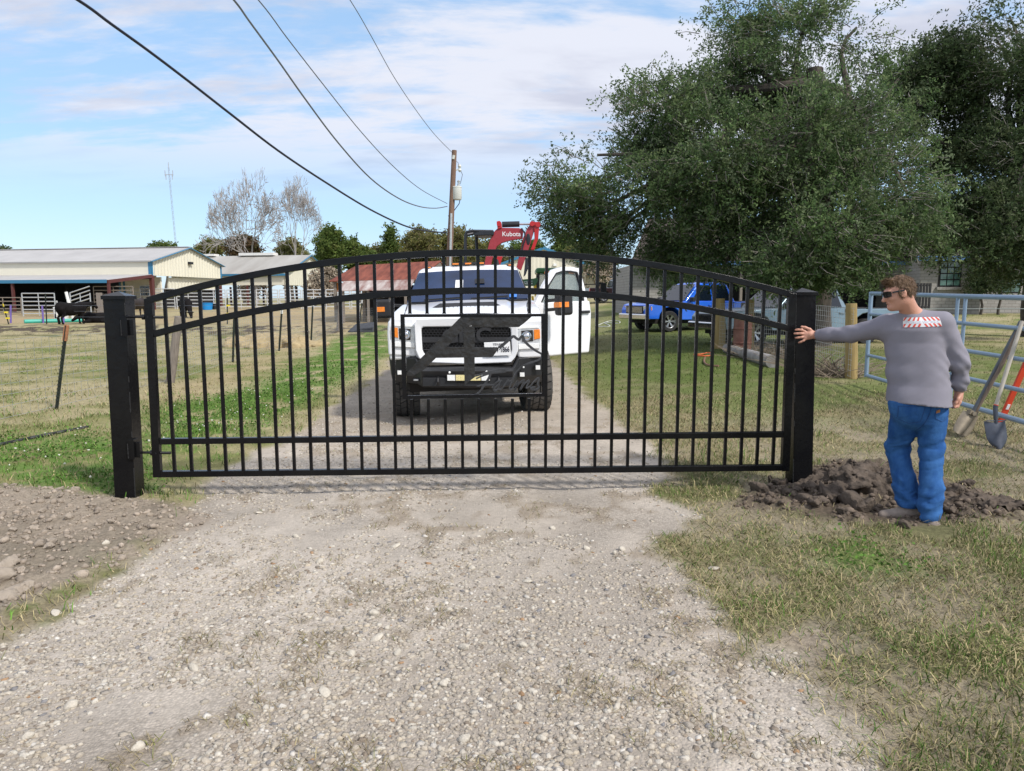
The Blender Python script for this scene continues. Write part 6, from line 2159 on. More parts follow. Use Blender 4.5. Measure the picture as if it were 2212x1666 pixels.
for x in (0.1, wS * .36, wS * .68, wS - .1):
    mb = MB(); mb.box((x - .09, -.05, 0), (x + .09, .13, zE)); mb.build('post', M_OLDW, sh_)
for x in (1.2, wS * .5, wS - .4):
    mb = MB(); mb.box((x - .07, -1.9, 0), (x + .07, -1.76, zE - .7)); mb.build('post', M_OLDW, sh_)
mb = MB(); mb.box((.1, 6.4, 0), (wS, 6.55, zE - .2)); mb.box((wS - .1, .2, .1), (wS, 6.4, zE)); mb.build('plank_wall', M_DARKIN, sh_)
mb = MB(); mb.prism([(wS + .05, 0, zE), (wS + .9, 3.5, zR - .05), (wS + 1.1, 6.8, zE)], (.06, 0, 0)); mb.build('gable_wall', M_OLDW, sh_)
mb = MB(); mb.box((.15, .1, zE - .75), (.55, .14, zE - .15)); mb.build('orange_board', M('orange_board', (.6, .22, .04), .7), sh_)

# workshop with gable to the front and a lean-to on its right
Y4 = 84.0
wx = P(1173.7, 640, Y4).x
wk = thing('workshop', 'cream metal workshop with blue gable trim and a lean-to behind the truck', 'workshop', (wx, Y4, 0), 0)
hw4 = 4.95
zA, zEv, zB = zg(538, Y4), zg(572, Y4), .7
mb = MB(); mb.prism([(-hw4, 0, zB), (hw4, 0, zB), (hw4, 0, zEv), (0, 0, zA), (-hw4, 0, zEv)], (0, 12, 0)); mb.build('front_wall', M_CREAMF, wk)
for s_ in (-1, 1):
    mb = MB(); mb.prism([(0, -.3, zA + .02), (s_ * (hw4 + .35), -.3, zEv - .12), (s_ * (hw4 + .35), -.3, zEv + .0), (0, -.3, zA + .16)], (0, 12.6, 0)); mb.build('roof', M_ROOF, wk)
    mb = MB(); mb.prism([(0, -.36, zA - .08), (s_ * (hw4 + .38), -.36, zEv - .22), (s_ * (hw4 + .38), -.36, zEv + .06), (0, -.36, zA + .24)], (0, .05, 0)); mb.build('rake_trim', M_TRIM, wk)
mb = MB(); mb.box((1.15, -.22, zg(575, Y4)), (1.5, -.02, zg(570, Y4))); mb.build('flood_lamp', M_LED, wk)
xr = P(1362, 600, Y4 - 1).x - wx
zl0, zl1 = zg(590, Y4), zg(607, Y4)
mb = MB(); mb.prism([(hw4, .5, zB), (xr, .5, zB), (xr, .5, zl1 - .15), (hw4, .5, zl0 - .15)], (0, 8, 0)); mb.build('lean_to_wall', M_CREAMF, wk)
mb = MB(); mb.prism([(hw4 - .05, .1, zl0 - .12), (xr + .2, .1, zl1 - .12), (xr + .2, .1, zl1 + .10), (hw4 - .05, .1, zl0 + .12)], (0, 8.6, 0)); mb.build('lean_to_roof', M_TRIM, wk)
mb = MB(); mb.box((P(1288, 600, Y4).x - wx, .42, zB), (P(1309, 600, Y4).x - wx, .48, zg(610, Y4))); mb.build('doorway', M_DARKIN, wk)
# propane bottle by the workshop
pb = P(1337 * 1.0, 655, 55)
tnk = MB(); tnk.lathe((0, 0, 0), (0, 0, 1), [(0, .0001), (.0, .16), (.06, .2), (.62, .2), (.72, .12), (.75, .05), (.86, .05), (.86, .0001)], 18)
o = tnk.build('gas_bottle', M_DOOR, None, loc=(P(1333, 650, 55).x, 55, hz(8, 55)))
tag(o, 'small white gas bottle standing on the pale yard far behind', 'gas bottle')

# ------------------------------------------------------------------ brick house
def brickmat(name, c1, c2, mortar):
    m = bpy.data.materials.new(name)
    m.use_nodes = True
    t = m.node_tree
    b = t.nodes['Principled BSDF']
    b.inputs['Roughness'].default_value = .9
    br = t.nodes.new('ShaderNodeTexBrick')
    br.inputs['Color1'].default_value = (*c1, 1); br.inputs['Color2'].default_value = (*c2, 1); br.inputs['Mortar'].default_value = (*mortar, 1)
    br.inputs['Scale'].default_value = 1
    br.inputs['Brick Width'].default_value = .40; br.inputs['Row Height'].default_value = .16; br.inputs['Mortar Size'].default_value = .014
    tcn = t.nodes.new('ShaderNodeTexCoord')
    sp_ = t.nodes.new('ShaderNodeSeparateXYZ'); cb = t.nodes.new('ShaderNodeCombineXYZ')
    ad = t.nodes.new('ShaderNodeMath'); ad.operation = 'ADD'
    t.links.new(tcn.outputs['Object'], sp_.inputs[0])
    t.links.new(sp_.outputs[0], ad.inputs[0]); t.links.new(sp_.outputs[1], ad.inputs[1])
    t.links.new(ad.outputs[0], cb.inputs[0]); t.links.new(sp_.outputs[2], cb.inputs[1])
    t.links.new(cb.outputs[0], br.inputs['Vector'])
    t.links.new(br.outputs['Color'], b.inputs['Base Color'])
    bp = t.nodes.new('ShaderNodeBump'); bp.inputs['Strength'].default_value = .4; bp.inputs['Distance'].default_value = .02; bp.invert = True
    t.links.new(br.outputs['Fac'], bp.inputs['Height']); t.links.new(bp.outputs[0], b.inputs['Normal'])
    return m
M_BRICK = brickmat('painted_brick', (0.34, 0.325, 0.305), (0.29, 0.275, 0.26), (0.21, 0.195, 0.18))  # white-painted brick, darkened for the shade the house stands in
M_SHING = brickmat('wood_shingle', (0.075, 0.055, 0.045), (0.05, 0.038, 0.032), (0.02, 0.016, 0.014))
M_BLUEF = M('blue_fascia', (0.07, 0.17, 0.36), .6, 0, .06, 3)
M_HGLASS = M('house_window_glass', (0.06, 0.13, 0.11), .12, 0, .5, 1.5, spec=.8)
HY = 38.0
hs_ = thing('house', 'white painted brick ranch house with dark shingle roof behind the oak', 'house', (0, HY, 0), 0)
def hx(u, d=0): return P(u, 640, HY + d).x
def hzv(v, d=0): return P(1106, v, HY + d).z
zb_ = .45
wl0, wl1, wl2 = hx(1985), hx(2118), hx(2330, 2.5)
zev = hzv(561)
mb = MB(); mb.box((wl0, 0, zb_), (wl1, 7, zev)); mb.build('wing_wall', M_BRICK, hs_)
mb = MB(); mb.box((hx(1378), 2, zb_), (hx(1452, 2), 9, hzv(572, 2))); mb.build('end_wall', M_BRICK, hs_)
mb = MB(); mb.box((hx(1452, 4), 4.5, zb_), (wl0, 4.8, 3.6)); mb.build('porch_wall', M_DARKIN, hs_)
mb = MB(); mb.box((wl1, 2.5, zb_), (wl2, 8, hzv(585, 2.5))); mb.build('side_wall', M_BRICK, hs_)
def window(u0, u1, v0, v1, d, nx, ny, mat=M_BRICK):
    x0, x1, z0, z1 = hx(u0, d), hx(u1, d), hzv(v1, d), hzv(v0, d)
    mb = MB(); mb.box((x0 - .05, d - .05, z0 - .05), (x1 + .05, d + .04, z1 + .05)); f = mb.build('window', M_DARKIN, hs_)
    mb = MB()
    w, h = (x1 - x0) / nx, (z1 - z0) / ny
    for i in range(nx):
        for j in range(ny): mb.box((x0 + i * w + .03, d - .075, z0 + j * h + .03), (x0 + (i + 1) * w - .03, d - .045, z0 + (j + 1) * h - .03))
    mb.build('pane', M_HGLASS, f)
    mb = MB(); mb.box((x0 - .15, d - .14, z0 - .20), (x1 + .15, d + .02, z0 - .06)); mb.build('sill', mat, f)
window(2026, 2070, 564, 618, 0, 3, 4)
window(2101, 2114, 564, 620, 0, 1, 2)
window(2160, 2200, 585, 632, 2.5, 2, 3)
window(1546, 1590, 570, 592, 4.5, 3, 2)
# roofs
zr = hzv(505)
mb = MB(); mb.prism([(wl0 - .7, -.7, zev), (wl1 + .6, -.7, zev), (wl1 + .6, 4.2, zr + .6), (wl0 - .7, 4.2, zr + .6)], (0, 0, .14)); mb.build('roof', M_SHING, hs_)
mb = MB(); mb.box((wl0 - .7, -.76, zev - .10), (wl1 + .45, -.70, zev + .14)); mb.build('fascia', M_BLUEF, hs_)
ap = (hx(2105), .2, hzv(508)); rb = (hx(2175), .2, hzv(575))
mb = MB(); mb.prism([(ap[0], -.2, ap[2]), (rb[0], -.2, rb[2]), (rb[0], 9, rb[2]), (ap[0], 9, ap[2])], (0, 0, .14)); mb.build('roof', M_SHING, hs_)
mb = MB(); mb.bar((ap[0], -.26, ap[2] + .05), (rb[0], -.26, rb[2] + .05), .06, .26, up=(0, 1, 0)); mb.build('fascia', M_BLUEF, hs_)
mb = MB(); mb.prism([(wl1, .9, zev), (rb[0] - .4, .9, rb[2]), (ap[0], .9, ap[2] - .1), (wl1, .9, ap[2] - .3)], (0, .1, 0)); mb.build('gable_wall', M_SHING, hs_)
mb = MB(); mb.prism([(hx(1370), 1.2, hzv(570, 1.2)), (wl0 + .5, 1.2, hzv(566, 1.2)), (wl0 + .5, 7.5, hzv(470, 7.5)), (hx(1400, 7), 7.5, hzv(478, 7.5))], (0, 0, .15)); mb.build('roof', M_SHING, hs_)
mb = MB(); mb.box((hx(1370), 1.13, hzv(573, 1.2)), (wl0 - .1, 1.19, hzv(565, 1.2))); mb.build('fascia', M_BLUEF, hs_)
mb = MB(); mb.prism([(wl2, 2.0, hzv(590, 2)), (wl1 + .5, 2.0, hzv(580, 2)), (wl1 + .5, 8, hzv(500, 8)), (wl2, 8, hzv(500, 8))], (0, 0, .14)); mb.build('roof', M_SHING, hs_)
for u in (1482, 1496, 1600, 1720):
    mb = MB(); mb.box((hx(u, 1.6) - .07, 1.55, zb_), (hx(u, 1.6) + .07, 1.69, hzv(567, 1.6))); mb.build('porch_post', M_OLDW, hs_)
mb = MB(); mb.box((hx(1452), 1.5, zb_ - .2), (wl0, 4.6, zb_ + .12)); mb.build('porch_floor', M_OLDW, hs_)
mb = MB(); mb.box((hx(1600, 1.6), 1.56, zb_ + .9), (hx(1720, 1.6), 1.64, zb_ + 1.0))
for k in range(14):
    x = hx(1600, 1.6) + (hx(1720, 1.6) - hx(1600, 1.6)) * k / 13
    mb.box((x - .03, 1.57, zb_ + .1), (x + .03, 1.62, zb_ + .9))
mb.build('porch_rail', M_DOOR, hs_)
# black pallet-like slat rack standing against the wing
rk = thing('slat_rack', 'black upright slatted rack leaning by the brick house wing', 'rack', (hx(1980, -6), HY - 6, hz(hx(1980, -6), HY - 6)))
def rkp(u, v): 
    q = P(u, v, HY - 6); return Vector((q.x - hx(1980, -6), 0, q.z - hz(hx(1980, -6), HY - 6)))
a0, a1 = rkp(1958, 612), rkp(2010, 612)
b0, b1 = rkp(1950, 668), rkp(2006, 668)
for i in range(9):
    t_ = i / 8
    mb = MB(); mb.bar(b0.lerp(b1, t_), a0.lerp(a1, t_), .09, .05, up=(0, 1, 0)); mb.build('slat', M_BLKP, rk)
for t_ in (.08, .92):
    mb = MB(); mb.bar(b0.lerp(a0, t_) + Vector((0, .05, 0)), b1.lerp(a1, t_) + Vector((0, .05, 0)), .05, .09, up=(0, 1, 0)); mb.build('cross_rail', M_BLKP, rk)
# ================================================================== TREES
M_LEAF = M('live_oak_leaf', (1, 1, 1), 0.6, 0, 0.12, 2, attr=True, spec=0.22)
def add_translucency(m, fac):
    t = m.node_tree
    b = t.nodes['Principled BSDF']
    o = [n for n in t.nodes if n.type == 'OUTPUT_MATERIAL'][0]
    tr_ = t.nodes.new('ShaderNodeBsdfTranslucent')
    mx_ = t.nodes.new('ShaderNodeMixShader')
    mx_.inputs[0].default_value = fac
    t.links.new(b.inputs['Base Color'].links[0].from_socket, tr_.inputs['Color'])
    t.links.new(b.outputs[0], mx_.inputs[1])
    t.links.new(tr_.outputs[0], mx_.inputs[2])
    t.links.new(mx_.outputs[0], o.inputs['Surface'])
add_translucency(M_LEAF, .45)
M_BARK = M('grey_bark', (0.085, 0.07, 0.058), 0.95, 0, .35, 6, bump=.8, bs=18, stretch=(3, 3, .8))
M_TWIG = M('pale_lichen_twig', (0.20, 0.185, 0.16), 0.95, 0, .35, 5)
M_BARE = M('pale_bare_bark', (0.36, 0.335, 0.32), 0.95, 0, .2, 3)
M_BRUSH = M('dry_brush_bark', (0.30, 0.25, 0.19), 0.95, 0, .3, 3)

def limb_path(a, b, sag, n=7, wig=.12):
    a, b = np.array(a, float), np.array(b, float)
    L = np.linalg.norm(b - a)
    ph = rng.uniform(0, 6.28, 3)
    o = []
    for i in range(n):
        t = i / (n - 1)
        p = a + (b - a) * t + np.array([0, 0, sag]) * math.sin(math.pi * t)
        p = p + np.sin(ph + t * 5) * wig * L * .12 * math.sin(math.pi * t)
        o.append(tuple(p))
    return o

def leafy_tree(name, label, base, trunk_top, trunk_r, lobes, n_sprig, per, leaf, pal, group=None, twigs=True, gap=.40, gfreq=.7, twig_frac=.5, limbs=True, droop=.35, mat=None, sprig_len=.42, low_cut=None, cat='tree', clump=1, clump_r=.3, top_gap=None):
    """lobes: (centre, radii). Sprigs of leaves fill the lobes' volume, denser near the surface."""
    t = thing(name, label, cat, tuple(base), 0, group)
    B = np.array(base[:], float)
    lob = [(np.array(c, float), np.array(r, float)) for c, r in lobes]
    w = np.array([(r[0] * r[1] + r[0] * r[2] + r[1] * r[2]) for _, r in lob]); w /= w.sum()
    pick = rng.choice(len(lob), n_sprig * 3, p=w)
    d = rng.normal(size=(len(pick), 3)); d /= np.linalg.norm(d, axis=1)[:, None]
    rad = rng.uniform(0, 1, len(pick)) ** .42
    wob = 1 + .34 * (fbm(d[:, 0] * 2.2 + pick * 7, d[:, 1] * 2.2, d[:, 2] * 2.2, 3) - .5) * 2
    C = np.array([lob[i][0] for i in pick]) + d * np.array([lob[i][1] for i in pick]) * (rad * wob)[:, None]
    nz = fbm(C[:, 0] * gfreq, C[:, 1] * gfreq, C[:, 2] * gfreq, 4)
    ok = nz > (gap + (top_gap[0] * ss(C[:, 2], top_gap[1], top_gap[2]) if top_gap else 0))
    if low_cut is not None: ok &= C[:, 2] > low_cut
    C, d, pick = C[ok], d[ok], pick[ok]
    if clump > 1:
        # gather the sprigs into tufts so that light tops, dark hollows and gaps read
        nc = max(1, n_sprig // clump)
        C, d, pick = C[:nc], d[:nc], pick[:nc]
        k = np.repeat(np.arange(len(C)), clump)
        C = C[k] + rng.normal(size=(len(k), 3)) * np.array([1, 1, .7]) * clump_r
        d, pick = d[k], pick[k]
        tuft = np.repeat(rng.uniform(.72, 1.28, nc)[:len(np.unique(k))], clump)
    else:
        C, d, pick = C[:n_sprig], d[:n_sprig], pick[:n_sprig]
        tuft = np.ones(len(C))
    n = len(C)
    ax = d * 1.0 + rng.normal(size=(n, 3)) * .7
    ax[:, 2] -= droop
    ax /= np.linalg.norm(ax, axis=1)[:, None]
    sl = sprig_len * rng.uniform(.6, 1.4, n)
    tt = rng.uniform(-.5, .6, (n, per))
    LC = C[:, None, :] + ax[:, None, :] * (tt * sl[:, None])[:, :, None] + rng.normal(size=(n, per, 3)) * (sprig_len * .13)
    la = ax[:, None, :] * .5 + rng.normal(size=(n, per, 3)) * .8
    la /= np.linalg.norm(la, axis=2)[:, :, None]
    base_c = np.array(pal)[rng.integers(0, len(pal), n)] * rng.uniform(.8, 1.2, (n, 1)) * tuft[:, None]
    lc = base_c[:, None, :] * rng.uniform(.75, 1.3, (n, per, 1))
    Lh = leaf * rng.uniform(.7, 1.35, n * per)
    V, Fq, Cc = leaf_arrays(LC.reshape(-1, 3), la.reshape(-1, 3), Lh, Lh * .42, lc.reshape(-1, 3))
    np_mesh('crown', V - B, Fq, mat or M_LEAF, t, True, Cc)
    if limbs:
        mb = MB()
        T = np.array(trunk_top, float)
        path = limb_path(B + [0, 0, -.2], T, 0, 8, .25)
        mb.tube([np.array(p) - B for p in path], np.linspace(trunk_r * 1.25, trunk_r * .62, 8), 12)
        for c, r in lob:
            st = B + (T - B) * rng.uniform(.45, .98)
            en = c + r * np.array([0, 0, .1])
            L = np.linalg.norm(en - st)
            pth = limb_path(st, en, L * .10, 9, .6)
            mb.tube([np.array(p) - B for p in pth], np.linspace(trunk_r * .42, trunk_r * .10, 9), 7)
        mb.build('trunk', M_BARK, t)
        if twigs:
            # branchlets from the lobe hearts out to the sprigs, collected as one mesh of thin limbs
            k = rng.choice(n, int(n * twig_frac), replace=False)
            mb = MB()
            for i in k:
                c, r = lob[pick[i]]
                e = C[i] + ax[i] * sl[i] * .5
                s0 = C[i] + (c - C[i]) * rng.uniform(.12, .45)
                s0[2] -= .05
                m_ = (s0 + e) / 2 + rng.normal(size=3) * .08
                rr = trunk_r * .03
                mb.tube([s0 - B, m_ - B, e - B], [rr * 1.5, rr, rr * .5], 3, cap=False)
            me_o = mb.build('branchlets', M_TWIG, t, smooth=False)
    return t

OAKP = [(.105, .165, .060), (.128, .188, .070), (.082, .136, .050), (.165, .21, .095), (.15, .19, .105), (.068, .114, .044)]
def LP(u, v, Y, ru, rv, rd=None):
    """lobe whose silhouette is ru x rv photo pixels about (u, v), at distance Y"""
    c = P(u, v, Y)
    k = Y / F_
    return (tuple(c), (ru * k, (rd if rd else ru * k * .9), rv * k))
ob = G(1770, 740); OY = 20.5
obase = Vector((P(1765, 700, OY).x, OY, hz(P(1765, 700, OY).x, OY)))
oak_lobes = [
    LP(1740, 60, OY, 150, 110), LP(1620, 55, OY + .5, 90, 50), LP(1850, 70, OY + .6, 95, 95), LP(1600, 165, OY, 110, 75),
    LP(1430, 245, OY - .3, 140, 90), LP(1500, 210, OY + .6, 110, 85), LP(1345, 370, OY, 140, 85), LP(1240, 410, OY, 95, 62), LP(1290, 340, OY - .4, 70, 45), LP(1400, 430, OY - .5, 170, 100),
    LP(1560, 350, OY - 1.5, 190, 130), LP(1720, 330, OY - 1.6, 190, 150), LP(1800, 230, OY + .3, 160, 110), LP(1650, 240, OY + 1.0, 150, 90),
    LP(1850, 420, OY - 2.2, 170, 130), LP(1930, 500, OY - 2.4, 130, 90), LP(1760, 500, OY - 2.8, 180, 90), LP(1600, 470, OY - 1.2, 160, 70), LP(1470, 500, OY, 130, 62), LP(1330, 505, OY + .4, 90, 42), LP(1240, 480, OY + .2, 60, 50), LP(1290, 545, OY + 1, 60, 28),
    LP(1700, 560, OY - 3.0, 120, 52), LP(1660, 590, OY - 3.0, 90, 40), LP(1850, 560, OY - 2.4, 110, 40), LP(1960, 430, OY - 1.5, 100, 100), LP(1900, 320, OY, 120, 100), LP(1940, 180, OY + .5, 70, 80), LP(1560, 545, OY - .5, 110, 40), LP(1450, 560, OY + .6, 80, 26), LP(1780, 590, OY - 2.6, 140, 40), LP(1560, 580, OY - 1.5, 80, 30), LP(1400, 330, OY + .8, 90, 60)]
leafy_tree('oak_tree', 'huge spreading live oak tree shading the house and parked trucks', obase, tuple(P(1760, 150, OY)), .36, oak_lobes, 19000, 14, .044, OAKP, gap=.485, gfreq=.85, twig_frac=.25, clump=10, clump_r=.27, sprig_len=.36, top_gap=(.07, 4.5, 8.0))
T2 = 25.0
t2b = Vector((P(2235, 700, T2).x, T2, hz(17, T2)))
t2_lobes = [LP(2150, 90, T2, 90, 60), LP(2220, 140, T2 - 1, 150, 150), LP(2080, 180, T2 + .5, 95, 70), LP(2000, 230, T2 + .6, 80, 75), LP(1965, 165, T2, 60, 70), LP(1955, 275, T2, 75, 70), LP(2030, 130, T2, 80, 60), LP(1990, 330, T2 + .4, 70, 60), LP(2020, 480, T2, 80, 70), LP(2110, 300, T2, 110, 90), LP(2220, 330, T2 - 1.5, 140, 120), LP(2200, 470, T2 - 2, 140, 90), LP(2110, 440, T2 - .5, 80, 80),
            LP(2050, 330, T2 + 1, 60, 60), LP(2150, 560, T2 - 1.5, 85, 45), LP(2060, 500, T2 - 1, 70, 40), LP(2190, 530, T2 - 3, 90, 55), LP(2230, 580, T2 - 2, 90, 60), LP(2180, 40, T2, 60, 40)]
DKP = [(.065, .10, .040), (.08, .118, .046), (.052, .082, .034), (.10, .125, .06)]
leafy_tree('oak_tree', 'dark live oak tree at the far right corner beside the house', t2b, tuple(P(2225, 200, T2)), .30, t2_lobes, 11000, 14, .054, DKP, gap=.42, gfreq=.55, twig_frac=.2, clump=9, clump_r=.34)
# foundation shrubs by the house
for k, (u, v, Yv, hh_, lab) in enumerate(((2160, 650, 37.0, 62, 'thin leggy dark shrub between the brick wing and the right wall'), (2120, 655, 37.2, 48, 'small dark shrub against the brick wing corner'), (1462, 648, 36.0, 42, 'dark climbing shrub by the white brick house end'))):
    c = P(u, v, Yv)
    b = Vector((c.x, Yv, hz(c.x, Yv)))
    lobes = [LP(u - 16, v - hh_ * .9, Yv, 26, 30), LP(u + 18, v - hh_ * 1.05, Yv, 26, 34), LP(u + 2, v - hh_ * .45, Yv, 26, 26)]
    leafy_tree('shrub', lab, b, tuple(P(u, v - hh_ * .7, Yv)), .06, lobes, 420, 10, .055, DKP, gap=.40, twig_frac=.3, cat='shrub', sprig_len=.4)

# ------------------------------------------------------------------ far tree line
PINEP = [(.10, .15, .035), (.125, .175, .042), (.08, .125, .032), (.15, .18, .05)]
OLVP = [(.18, .185, .06), (.21, .20, .07), (.14, .155, .05), (.23, .20, .10)]
YELP = [(.13, .13, .035), (.10, .115, .03), (.15, .125, .05)]
far = [  # u, base v, top v, half width px, distance, palette, label
    (720, 600, 492, 40, 92, PINEP, 'rounded dark green pine left of the pointed pine behind the red shed'),
    (775, 600, 512, 42, 96, PINEP, 'low green tree filling the gap left of the pointed pine'),
    (846, 600, 484, 26, 98, PINEP, 'pointed green pine rising just left of the utility pole'),
    (905, 600, 492, 44, 88, OLVP, 'olive oak whose crown meets the utility pole on its left'),
    (985, 600, 488, 62, 84, OLVP, 'broad olive oak right behind the utility pole and roll frame'),
    (1060, 600, 512, 50, 90, OLVP, 'olive tree hidden partly by the red excavator boom'),
    (1150, 600, 520, 60, 98, PINEP, 'green tree behind the workshop gable right of the red boom'),
    (1215, 600, 500, 42, 95, PINEP, 'green pine between the workshop gable and the great oak'),
    (1275, 610, 520, 55, 92, OLVP, 'olive tree above the workshop lean-to at the oak edge'),
    (455, 560, 516, 34, 130, OLVP, 'small olive tree just right of the long barn gable peak'),
    (355, 560, 524, 26, 140, PINEP, 'small green tree right beside the foot of the radio tower'),
    (525, 570, 508, 40, 120, [(.14, .09, .05), (.11, .075, .04), (.10, .09, .035)], 'russet brown tree behind the bare white trees'),
    (630, 580, 515, 34, 112, OLVP, 'olive pine low between the bare trees and the green pines'),
    (8, 560, 534, 12, 150, DKP, 'tiny dark tree top over the left end of the long barn'),
    (332, 560, 529, 10, 150, DKP, 'tiny dark tree top over the middle of the barn ridge'),
    (660, 620, 560, 60, 100, OLVP, 'low olive scrub tree behind the red shed roof'),
    (820, 600, 530, 60, 102, OLVP, 'wide olive tree low behind the red shed ridge'),
    (205, 660, 636, 14, 90, YELP, 'yellow-green bush seen through the open end of the long barn'),
]
for (u, vb, vt, hw, Yv, pal, lab) in far:
    b = P(u, vb, Yv); b = Vector((b.x, Yv, hz(b.x, Yv)))
    k = Yv / F_
    hpx = vb - vt
    if hw < 30 and vt < 490:
        lobes = [LP(u + random.uniform(-4, 4), vt + hpx * (.12 + .16 * i), Yv, 7 + i * 5.5, 13) for i in range(6)]
    else:
        lobes = [LP(u + random.uniform(-.5, .5) * hw, vt + hpx * random.uniform(.22, .62), Yv + random.uniform(-2, 2), hw * random.uniform(.42, .62), hpx * random.uniform(.16, .26)) for i in range(9)] + [LP(u, vt + hpx * .18, Yv, hw * .45, hpx * .17), LP(u, vt + hpx * .6, Yv, hw * .9, hpx * .3)]
    ns = int(np.clip(hw * hpx * .34, 90, 1500))
    leafy_tree('pine_tree' if pal is PINEP else 'tree', lab, b, tuple(P(u, vt + hpx * .35, Yv)), .22, lobes, ns, 9, .0036 * Yv * .62, pal, group='far tree line', gap=.36, gfreq=.35, twigs=False, sprig_len=.011 * Yv)

def bare_tree(name, label, base, height, r0, seed, levels=6, spread=.55, mat=None, first=.26, lean=(0, 0), cat='tree', split=2, group=None, rmin=.03, wk=1.0):
    rs = np.random.default_rng(seed)
    t = thing(name, label, cat, tuple(base), 0, group)
    tr, br = MB(), MB()
    def grow(p, d, L, r, lv):
        n = 4
        pts = [p]
        dd = d.copy()
        for i in range(n):
            dd = dd + rs.normal(size=3) * .11 + np.array([0, 0, .035])
            dd /= np.linalg.norm(dd)
            pts.append(pts[-1] + dd * L / n)
        rr = np.maximum(np.linspace(r, r * .66, n + 1), rmin)
        (tr if lv <= 1 else br).tube([tuple(q) for q in pts], rr, 7 if lv <= 1 else (4 if lv < 4 else 3), cap=False)
        if lv >= levels: return
        k = split if rs.uniform() < .55 else split + 1
        for i in range(k):
            a = rs.normal(size=3)
            a -= dd * (a @ dd); a /= np.linalg.norm(a)
            sp_ = spread * rs.uniform(.6, 1.35) if not (i == 0 and lv < 2) else spread * .4
            nd = dd * math.cos(sp_) + a * math.sin(sp_)
            j = rs.integers(n - 1, n + 1)
            grow(pts[j], nd, L * rs.uniform(.66, .88), rr[j] * (.80 if i == 0 else .66), lv + 1)
    d0 = np.array([lean[0], lean[1], 1.0]); d0 /= np.linalg.norm(d0)
    grow(np.array([0, 0, -.2]), d0, height * first, r0, 0)
    zmax = max(v[2] for v in br.v)
    k_ = height / zmax
    for q in (tr, br): q.v = [(a * k_ * wk, b * k_ * wk, c * k_) for a, b, c in q.v]
    tr.build('trunk', mat or M_BARE, t)
    br.build('branches', mat or M_BARE, t, smooth=False)
    return t
BY = 104
for (u, sd, hpx, lab, ln, rr) in ((552, 17, 278, 'pale bare winter tree with a wide twiggy crown behind the barns', (-.05, 0), .36), (640, 18, 282, 'taller pale bare tree with a forked white trunk right of its twin', (-.05, 0), .36)):
    b = P(u, 575, BY)
    bare_tree('bare_tree', lab, Vector((b.x, BY, hz(b.x, BY) - .3)), hpx * BY / F_, rr, sd, 8, .50, first=.24, lean=ln, rmin=.024, wk=.52 if sd == 17 else .50)
thk = [(705, 70, 60, 3, 'tangle of dry tan brush left of the red shed'), (1300, 84, 60, 31, 'dry tan vines and brush in front of the far sheds under the oak'), (580, 108, 60, 41, 'dry brushy sapling low between the two bare trees'), (690, 96, 80, 44, 'leaning pale bare sapling right of the tall bare tree')]
for (u, Yb, hpx, sd, lab) in thk:
    b = P(u, 640, Yb)
    bare_tree('bare_brush', lab, Vector((b.x, Yb, hz(b.x, Yb))), hpx * 1.5 * Yb / F_, .13, sd, 6, .75, M_BRUSH, first=.16, split=3, cat='brush')
# ================================================================== POLES AND WIRES
M_POLE = M('creosote_pole', (0.20, 0.125, 0.09), .95, 0, .35, 3, stretch=(8, 8, .5), bump=.5, bs=30)
M_WIRE = M('black_cable', (0.015, 0.018, 0.035), .5)
M_WIRE2 = M('aluminium_wire', (0.20, 0.22, 0.26), .5, .4)
M_GALV = M('galvanised_steel', (0.55, 0.57, 0.58), .42, .55, .12, 8)
M_PGREY = M('pale_grey_paint', (0.62, 0.63, 0.58), .5, 0, .06, 4)
UY = 36.0
pb_, pt_ = P(968, 640, UY), P(981.5, 325, UY)
ug = 0.0
pole = thing('utility_pole', 'leaning brown wooden utility pole with grey transformer can and cables', 'utility pole', (pb_.x - .12, UY, ug))
top = Vector((pt_.x - pole.location.x, 0, pt_.z - ug))
mb = MB(); mb.tube([(0, 0, -.3), top * .5, top], [.175, .15, .12], 14); mb.build('pole_shaft', M_POLE, pole)
def pp(u, v, d=0.0):
    q = P(u, v, UY); return Vector((q.x - pole.location.x, d, q.z - ug))
mb = MB(); mb.lathe(pp(987.5, 432), (0, 0, 1), [(0, .0001), (.0, .20), (.05, .23), (.58, .23), (.60, .245), (.64, .22), (.68, .0001)], 20); tc_ = mb.build('transformer', M_PGREY, pole)
mb = MB(); mb.lathe(pp(991, 405), (0, 0, 1), [(-.2, .05), (-.1, .08), (0, .05), (.1, .08), (.2, .05), (.3, .08), (.36, .02)], 12); mb.build('bushing', M_GALV, tc_)
mb = MB(); mb.bar(pp(979, 372), pp(991, 365), .05, .05); mb.lathe(pp(993, 364), (0, 0, 1), [(-.18, .03), (-.1, .09), (0, .05), (.1, .09), (.2, .03)], 10); mb.build('cutout_bracket', M_PGREY, pole)
mb = MB(); mb.tube([pp(983, 345), pp(990, 352), pp(990, 362)], .016, 5); mb.build('jumper_wire', M_WIRE2, pole)
mb = MB(); mb.tube([pp(994, 364), pp(999, 378), pp(995, 395), pp(991, 402)], .016, 5); mb.build('jumper_wire', M_WIRE2, pole)
mb = MB(); mb.tube([pp(991, 412), pp(995, 425), pp(992, 440), pp(976, 462), pp(968, 467)], .022, 6); mb.build('service_drop', M_WIRE, pole)
mb = MB(); mb.tube([pp(975.5, 462, -.16), pp(971.5, 640, -.18)], .055, 8); mb.build('conduit', M_GALV, pole)
mb = MB(); mb.cyl(pp(979, 345, -.14), pp(981, 337, -.14), .07, n=10); mb.build('insulator', M_PGREY, pole)
